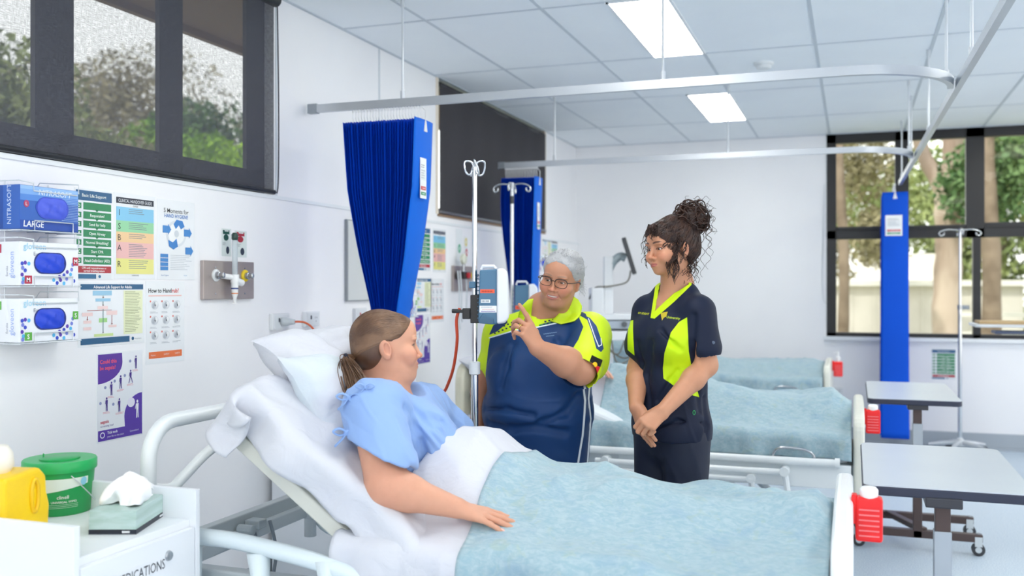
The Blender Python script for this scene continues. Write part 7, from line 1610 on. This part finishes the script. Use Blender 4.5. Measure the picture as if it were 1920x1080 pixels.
# ---------------------------------------------------------------- patient sitting up in the bed
def patient():
    w = 3.02; loc, rz, P = pframe(740, w); loc = (loc[0], loc[1], 0)
    t = thing('person', 'patient with brown ponytail in a pale blue gown, sitting up in the foreground bed', 'person', loc, rz)
    W = Matrix.Translation(loc) @ Matrix.Rotation(rz, 4, 'Z'); Wi = W.inverted()
    G = lambda X_, Y_, Z_: Wi @ Vector((X_, Y_, Z_))
    hs = 1.0; c = P(724, 650, .0); Mh = hframe(c, -97, -2, 4)
    sk = '#d29b80'
    S1, E1, W1_ = P(702, 772, -.22), P(726, 912, -.36), P(856, 955, -.415)
    S2, E2, W2_ = P(800, 768, .24), P(875, 850, .28), P(930, 870, .18)
    hand_to = P(925, 977, -.43); H1 = handframe(W1_, hand_to, (.05, -.22, .97)); H2 = handframe(W2_, P(960, 880, .1), (0, .3, 1))
    b = SDF(); head(b, Mh, hs * .98, smile=.1, fat=.6, eyeopen=.8, zs=.92)
    nb0 = P(716, 690, .02); nb1 = P(705, 745, .02)
    b.rc(nb0, nb1, .062, .078, .04).rc(P(712, 765, -.12), P(752, 765, .14), .062, .062, .06)
    b.rc(P(722, 805, 0), P(790, 900, 0), .115, .15, .06).rc(P(790, 900, 0), P(850, 950, 0), .15, .14, .05)
    b.rc(S1, E1, .068, .058, .04).rc(E1, E1.lerp(W1_, .3), .055, .050, .025).rc(E1.lerp(W1_, .3), W1_, .050, .029, .02)
    b.rc(S2, E2, .06, .048, .04).rc(E2, W2_, .046, .028, .02)
    hand(b, H1, 1.0, side=-1, curl=((.06, .10, .08), (.04, .08, .08), (.04, .08, .08), (.08, .1, .08)), spread=(.14, .04, -.07, -.2), thumb=(.1, .15), thumb_out=.8)
    hand(b, H2, .9, side=-1, curl=(.3, .3, .3, .3))
    hd = (c + Vector((-.17, -.15, -.16)), c + Vector((.17, .15, .16))); q0, q1 = P(835, 1030, -.42), P(966, 920, -.42); hlo = Vector((q0.x, -.56, q0.z)); hhi = Vector((q1.x, -.33, q1.z))
    e_ = .0045; Vb, Qb = b.mesh((-.30, -.60, .60), (.50, .40, 1.15), e_); Vb, Qb = dropfaces(Vb, Qb, hd[0] + Vector((e_,) * 3), hd[1] - Vector((e_,) * 3)); Vb, Qb = dropfaces(Vb, Qb, hlo + Vector((e_,) * 3), hhi - Vector((e_,) * 3))
    V, Q = join([(Vb, Qb), b.mesh(hd[0], hd[1], .0017), b.mesh(hlo, hhi, .0020)])
    col = flatcol(V, sk); col = paint_head(V, col, Mh, hs * .98, lip='#c47c74', brow='#a9826a', browth=.0022, blush=.35, lid=.15, zs=.92)
    k = np.exp(-(np.linalg.norm(V - np.array(E1), axis=1) / .06) ** 2)[:, None] * .35; col = col * (1 - k) + hexc('#cf8068') * k
    # nails: small glossy plates on the resting hand
    def plate(Hm, base, d, sz):
        q = MB(); q.ell((0, 0, 0), (sz * .42, sz * .55, .0012), None, 12); o = q.build('fingernail', M('#e9b9ad', .25), t, smooth='all'); y = (Hm.to_3x3() @ Vector(d)).normalized(); z = (Hm.to_3x3() @ Vector((0, .25, 1))); z = (z - y * z.dot(y)).normalized(); x_ = y.cross(z); c_ = Hm @ Vector(base)
        o.matrix_local = Matrix(((x_.x, y.x, z.x, c_.x), (x_.y, y.y, z.y, c_.y), (x_.z, y.z, z.z, c_.z), (0, 0, 0, 1)))
    kn = [(.0295, .082, .002), (.0105, .086, .004), (-.0085, .082, .003), (-.0265, .073, 0)]; ln = [(.040, .024, .020), (.044, .028, .021), (.041, .026, .021), (.031, .020, .018)]; cu = ((.06, .10, .08), (.04, .08, .08), (.04, .08, .08), (.08, .1, .08)); spd = (.14, .04, -.07, -.2)
    for i in range(4):
        pp_ = Vector((-kn[i][0], kn[i][1], kn[i][2])); an = 0; a_ = -spd[i]
        for j in range(3):
            an += cu[i][j]; dd = Vector((math.sin(a_) * math.cos(an), math.cos(a_) * math.cos(an), -math.sin(an))); last = pp_; pp_ = pp_ + dd * ln[i][j]
        up_ = Vector((math.sin(a_) * math.sin(an), math.cos(a_) * math.sin(an), math.cos(an)))
        plate(H1, pp_ - dd * .0015 + up_ * .0062, dd, .0145)
    npmesh('body', V, Q, mSkin, t, col); eyes(t, Mh, hs * .98, (0, .05), '#6f8a96')
    # gown
    g = SDF(); d1 = (E1 - S1).normalized(); n1 = S1.lerp(E1, .75)
    g.rc(S1 + Vector((0, 0, .0)), n1, .084, .094, .03); g.rc(S1.lerp(E1, .4), n1 + d1 * .3, .074, .080, .003, 's'); g.cut(P(712, 846, -.3), (-.42, 0, -.90), .006)
    d2 = (E2 - S2).normalized(); n2 = S2.lerp(E2, .6); g.rc(S2, n2, .078, .08, .03); g.rc(n2, n2 + d2 * .2, .07, .07, .003, 's')
    g.rc(P(728, 806, -.02), P(800, 905, -.01), .138, .172, .05).rc(P(800, 905, 0), P(860, 955, 0), .172, .16, .05)
    for e, dd in ((-1, -.1), (1, .1)): g.el(P(796, 820, dd), (.080, .085, .095), .08)
    g.rc(P(708, 765, -.17), P(790, 765, .17), .078, .078, .06)
    g.rc(P(716, 700, .01), P(712, 748, .0), .07, .088, .012, 's'); g.el(P(740, 728, -.02), (.10, .10, .045), .02, 's')
    for pts_, r_, k_ in (([(785, 800), (792, 850), (790, 885)], .006, .03), ([(780, 775), (810, 800), (840, 825)], .004, .025), ([(760, 765), (820, 790), (860, 812)], .005, .025), ([(790, 830), (800, 860), (795, 890)], .004, .02), ([(830, 800), (845, 825), (838, 850)], .004, .02), ([(768, 860), (772, 900), (770, 930)], .006, .02)):
        pp = []
        for q in pts_:
            o = P(q[0], q[1], -.2); z = np.array([[o.x, yy, o.z] for yy in np.linspace(-.50, .1, 100)]); f_ = g.at(z); i = np.argmax(f_ < 0) if (f_ < 0).any() else 60; pp.append(Vector(z[i]))
        for i in range(len(pp) - 1): g.rc(pp[i], pp[i + 1], r_, r_, k_, 's')
    V, Q = g.mesh((-.32, -.50, .62), (.45, .45, 1.20), .0036); V = smoothv(V, Q, 3); N = vnormals(V, Q)
    uu_ = V[:, 0] * .51 - V[:, 2] * .86; vv_ = V[:, 0] * .86 + V[:, 2] * .51 + .02 * fbm(V[:, 0] * 5, V[:, 2] * 5, V[:, 1] * 5)
    dsp = .004 * fbm(V[:, 0] * 7, V[:, 2] * 7, V[:, 1] * 7) + .012 * np.clip(ridge(vv_ * 13, uu_ * 2.4, V[:, 1] * 5) - .35, 0, 1) + .006 * np.clip(ridge(vv_ * 26 + 3, uu_ * 4, V[:, 1] * 9) - .45, 0, 1); V = V + N * dsp[:, None]
    mG = M('#8babdc', .7, bump=.08, bscale=500, sheen=.1, mott='#87a7da')
    gw = npmesh('hospital_gown', V, Q, mG, t); bv = bvh_of(V, Q)
    for (px, py, sc, dd) in ((686, 720, .8, -.2), (655, 742, 1.0, -.24), (650, 812, 1.1, -.32)):
        m_ = MB(); o = P(px, py, dd); h = bv.ray_cast(Vector((o.x, -1, o.z)), Vector((0, 1, 0))); 
        if h[0]: o = h[0] + Vector((0, -.008, 0))
        for e in (-1, 1):
            lp = smoothpath([o, o + Vector((e * .018, -.006, .012)) * sc, o + Vector((e * .034, -.008, .004)) * sc, o + Vector((e * .018, -.004, -.006)) * sc], 5, True); m_.tube(lp, .006 * sc, n=6, closed=True, flat=(1, .45)); m_.tube(smoothpath([o, o + Vector((e * .014, -.005, -.018)) * sc, o + Vector((e * .030, 0, -.034)) * sc], 5), .006 * sc, n=6, flat=(1, .4))
        m_.ell(o, .0085 * sc, None, 12); m_.build('shoulder_tie', mG, t, smooth='all')
    # hair
    hg = SDF(.92); s2 = hs * .98; hg.frame(Mh, s2); hg.el((0, .020, .037), (.079, .094, .084), .02).el((0, -.048, .047), (.062, .0465, .0475), .03).el((0, .055, -.02), (.066, .052, .055), .03).cut((0, -.080, .075), (0, -.80, -.60), .01)
    for e in (-1, 1): hg.el((e * .082, .004, -.02), (.03, .026, .036), .006, 's')
    hg.frame(); V, Q = hg.mesh(hd[0], hd[1], .0026)
    Li = np.array(Mh.inverted()); 
    mH = hair_mat('#523a2b', '#624635', .4, (9, 9, 9)); npmesh('hair', V, Q, mH, t); hbv = bvh_of(V, Q)
    m_ = MB(); rnd = random.Random(2); tail = (0, .112, -.028)
    cap_strands(m_, hbv, Mh, s2, [(.078, -.02, .002), (.072, -.05, .035), (.05, -.08, .068), (0, -.088, .085), (-.05, -.08, .068), (-.07, -.03, .03)], tail, 620, .0010, .0005, 0, 5, None, 20, .004)
    cap_strands(m_, hbv, Mh, s2, [(.078, .0, .03), (.06, 0, .08), (0, .0, .115), (-.05, 0, .09)], tail, 200, .0010, .0004, 0, 6, None, 16, .01)
    cap_strands(m_, hbv, Mh, s2, [(.074, .03, -.055), (.05, .07, -.085), (0, .085, -.09)], tail, 200, .0010, .0003, 0, 8, None, 12, .006)
    T0 = Mh @ (Vector(tail) * s2)
    for i in range(260):
        o = Vector([rnd.gauss(0, .0062) for _ in range(3)]); k = rnd.uniform(.85, 1.1); sp = rnd.uniform(.5, 2.0); pts = [T0 + o * .5 + Vector((.012, -.012, 0)), T0 + Vector((-.012, -.035, -.008)) + o, T0 + Vector((.000, -.075, -.040)) + o * sp * 1.3, T0 + Vector((.020, -.105, -.080)) + o * sp * 1.7, T0 + Vector((.024 + rnd.uniform(-.006, .01), -.115, -.120 * k)) + o * sp * 1.5]
        m_.tube(smoothpath(pts, 4), .0014, None, 5, cap=False)
    m_.build('hair_strands', hair_mat('#5a402f', '#7f6048', .38, (12, 12, 12)), t, smooth='all')
    m_ = MB(); m_.tube(arc((0, 0, 0), .0155, 0, 360, 20, 'xy'), .0075, n=8, closed=True); o = m_.build('hair_tie', M('#171c30', .7), t, smooth='all'); o.location = T0 + Vector((-.008, -.024, -.006)); o.rotation_euler = (0, R(60), 0)
    m_ = MB(); m_.ell(Mh @ (Vector((.0815, -.004, -.040)) * s2), .0032, None, 12); m_.build('earring', M('#f2eee6', .1, .3), t, smooth='all')
patient()

def manikin():
    t = [o for o in COL.objects if o.name.startswith('training_manikin')][0]
    b = SDF(); Hm = handframe((-.04, .0, .0), (.06, -.02, -.012), (.1, 0, 1)); b.rc((-.25, .05, .0), (-.03, .0, .0), .036, .026, .02); hand(b, Hm, .95, side=1, curl=(.25, .28, .3, .35))
    V, Q = b.mesh((-.3, -.1, -.08), (.2, .12, .08), .003); npmesh('arm', V, Q, M('#d9a48c', .5), t)
manikin()
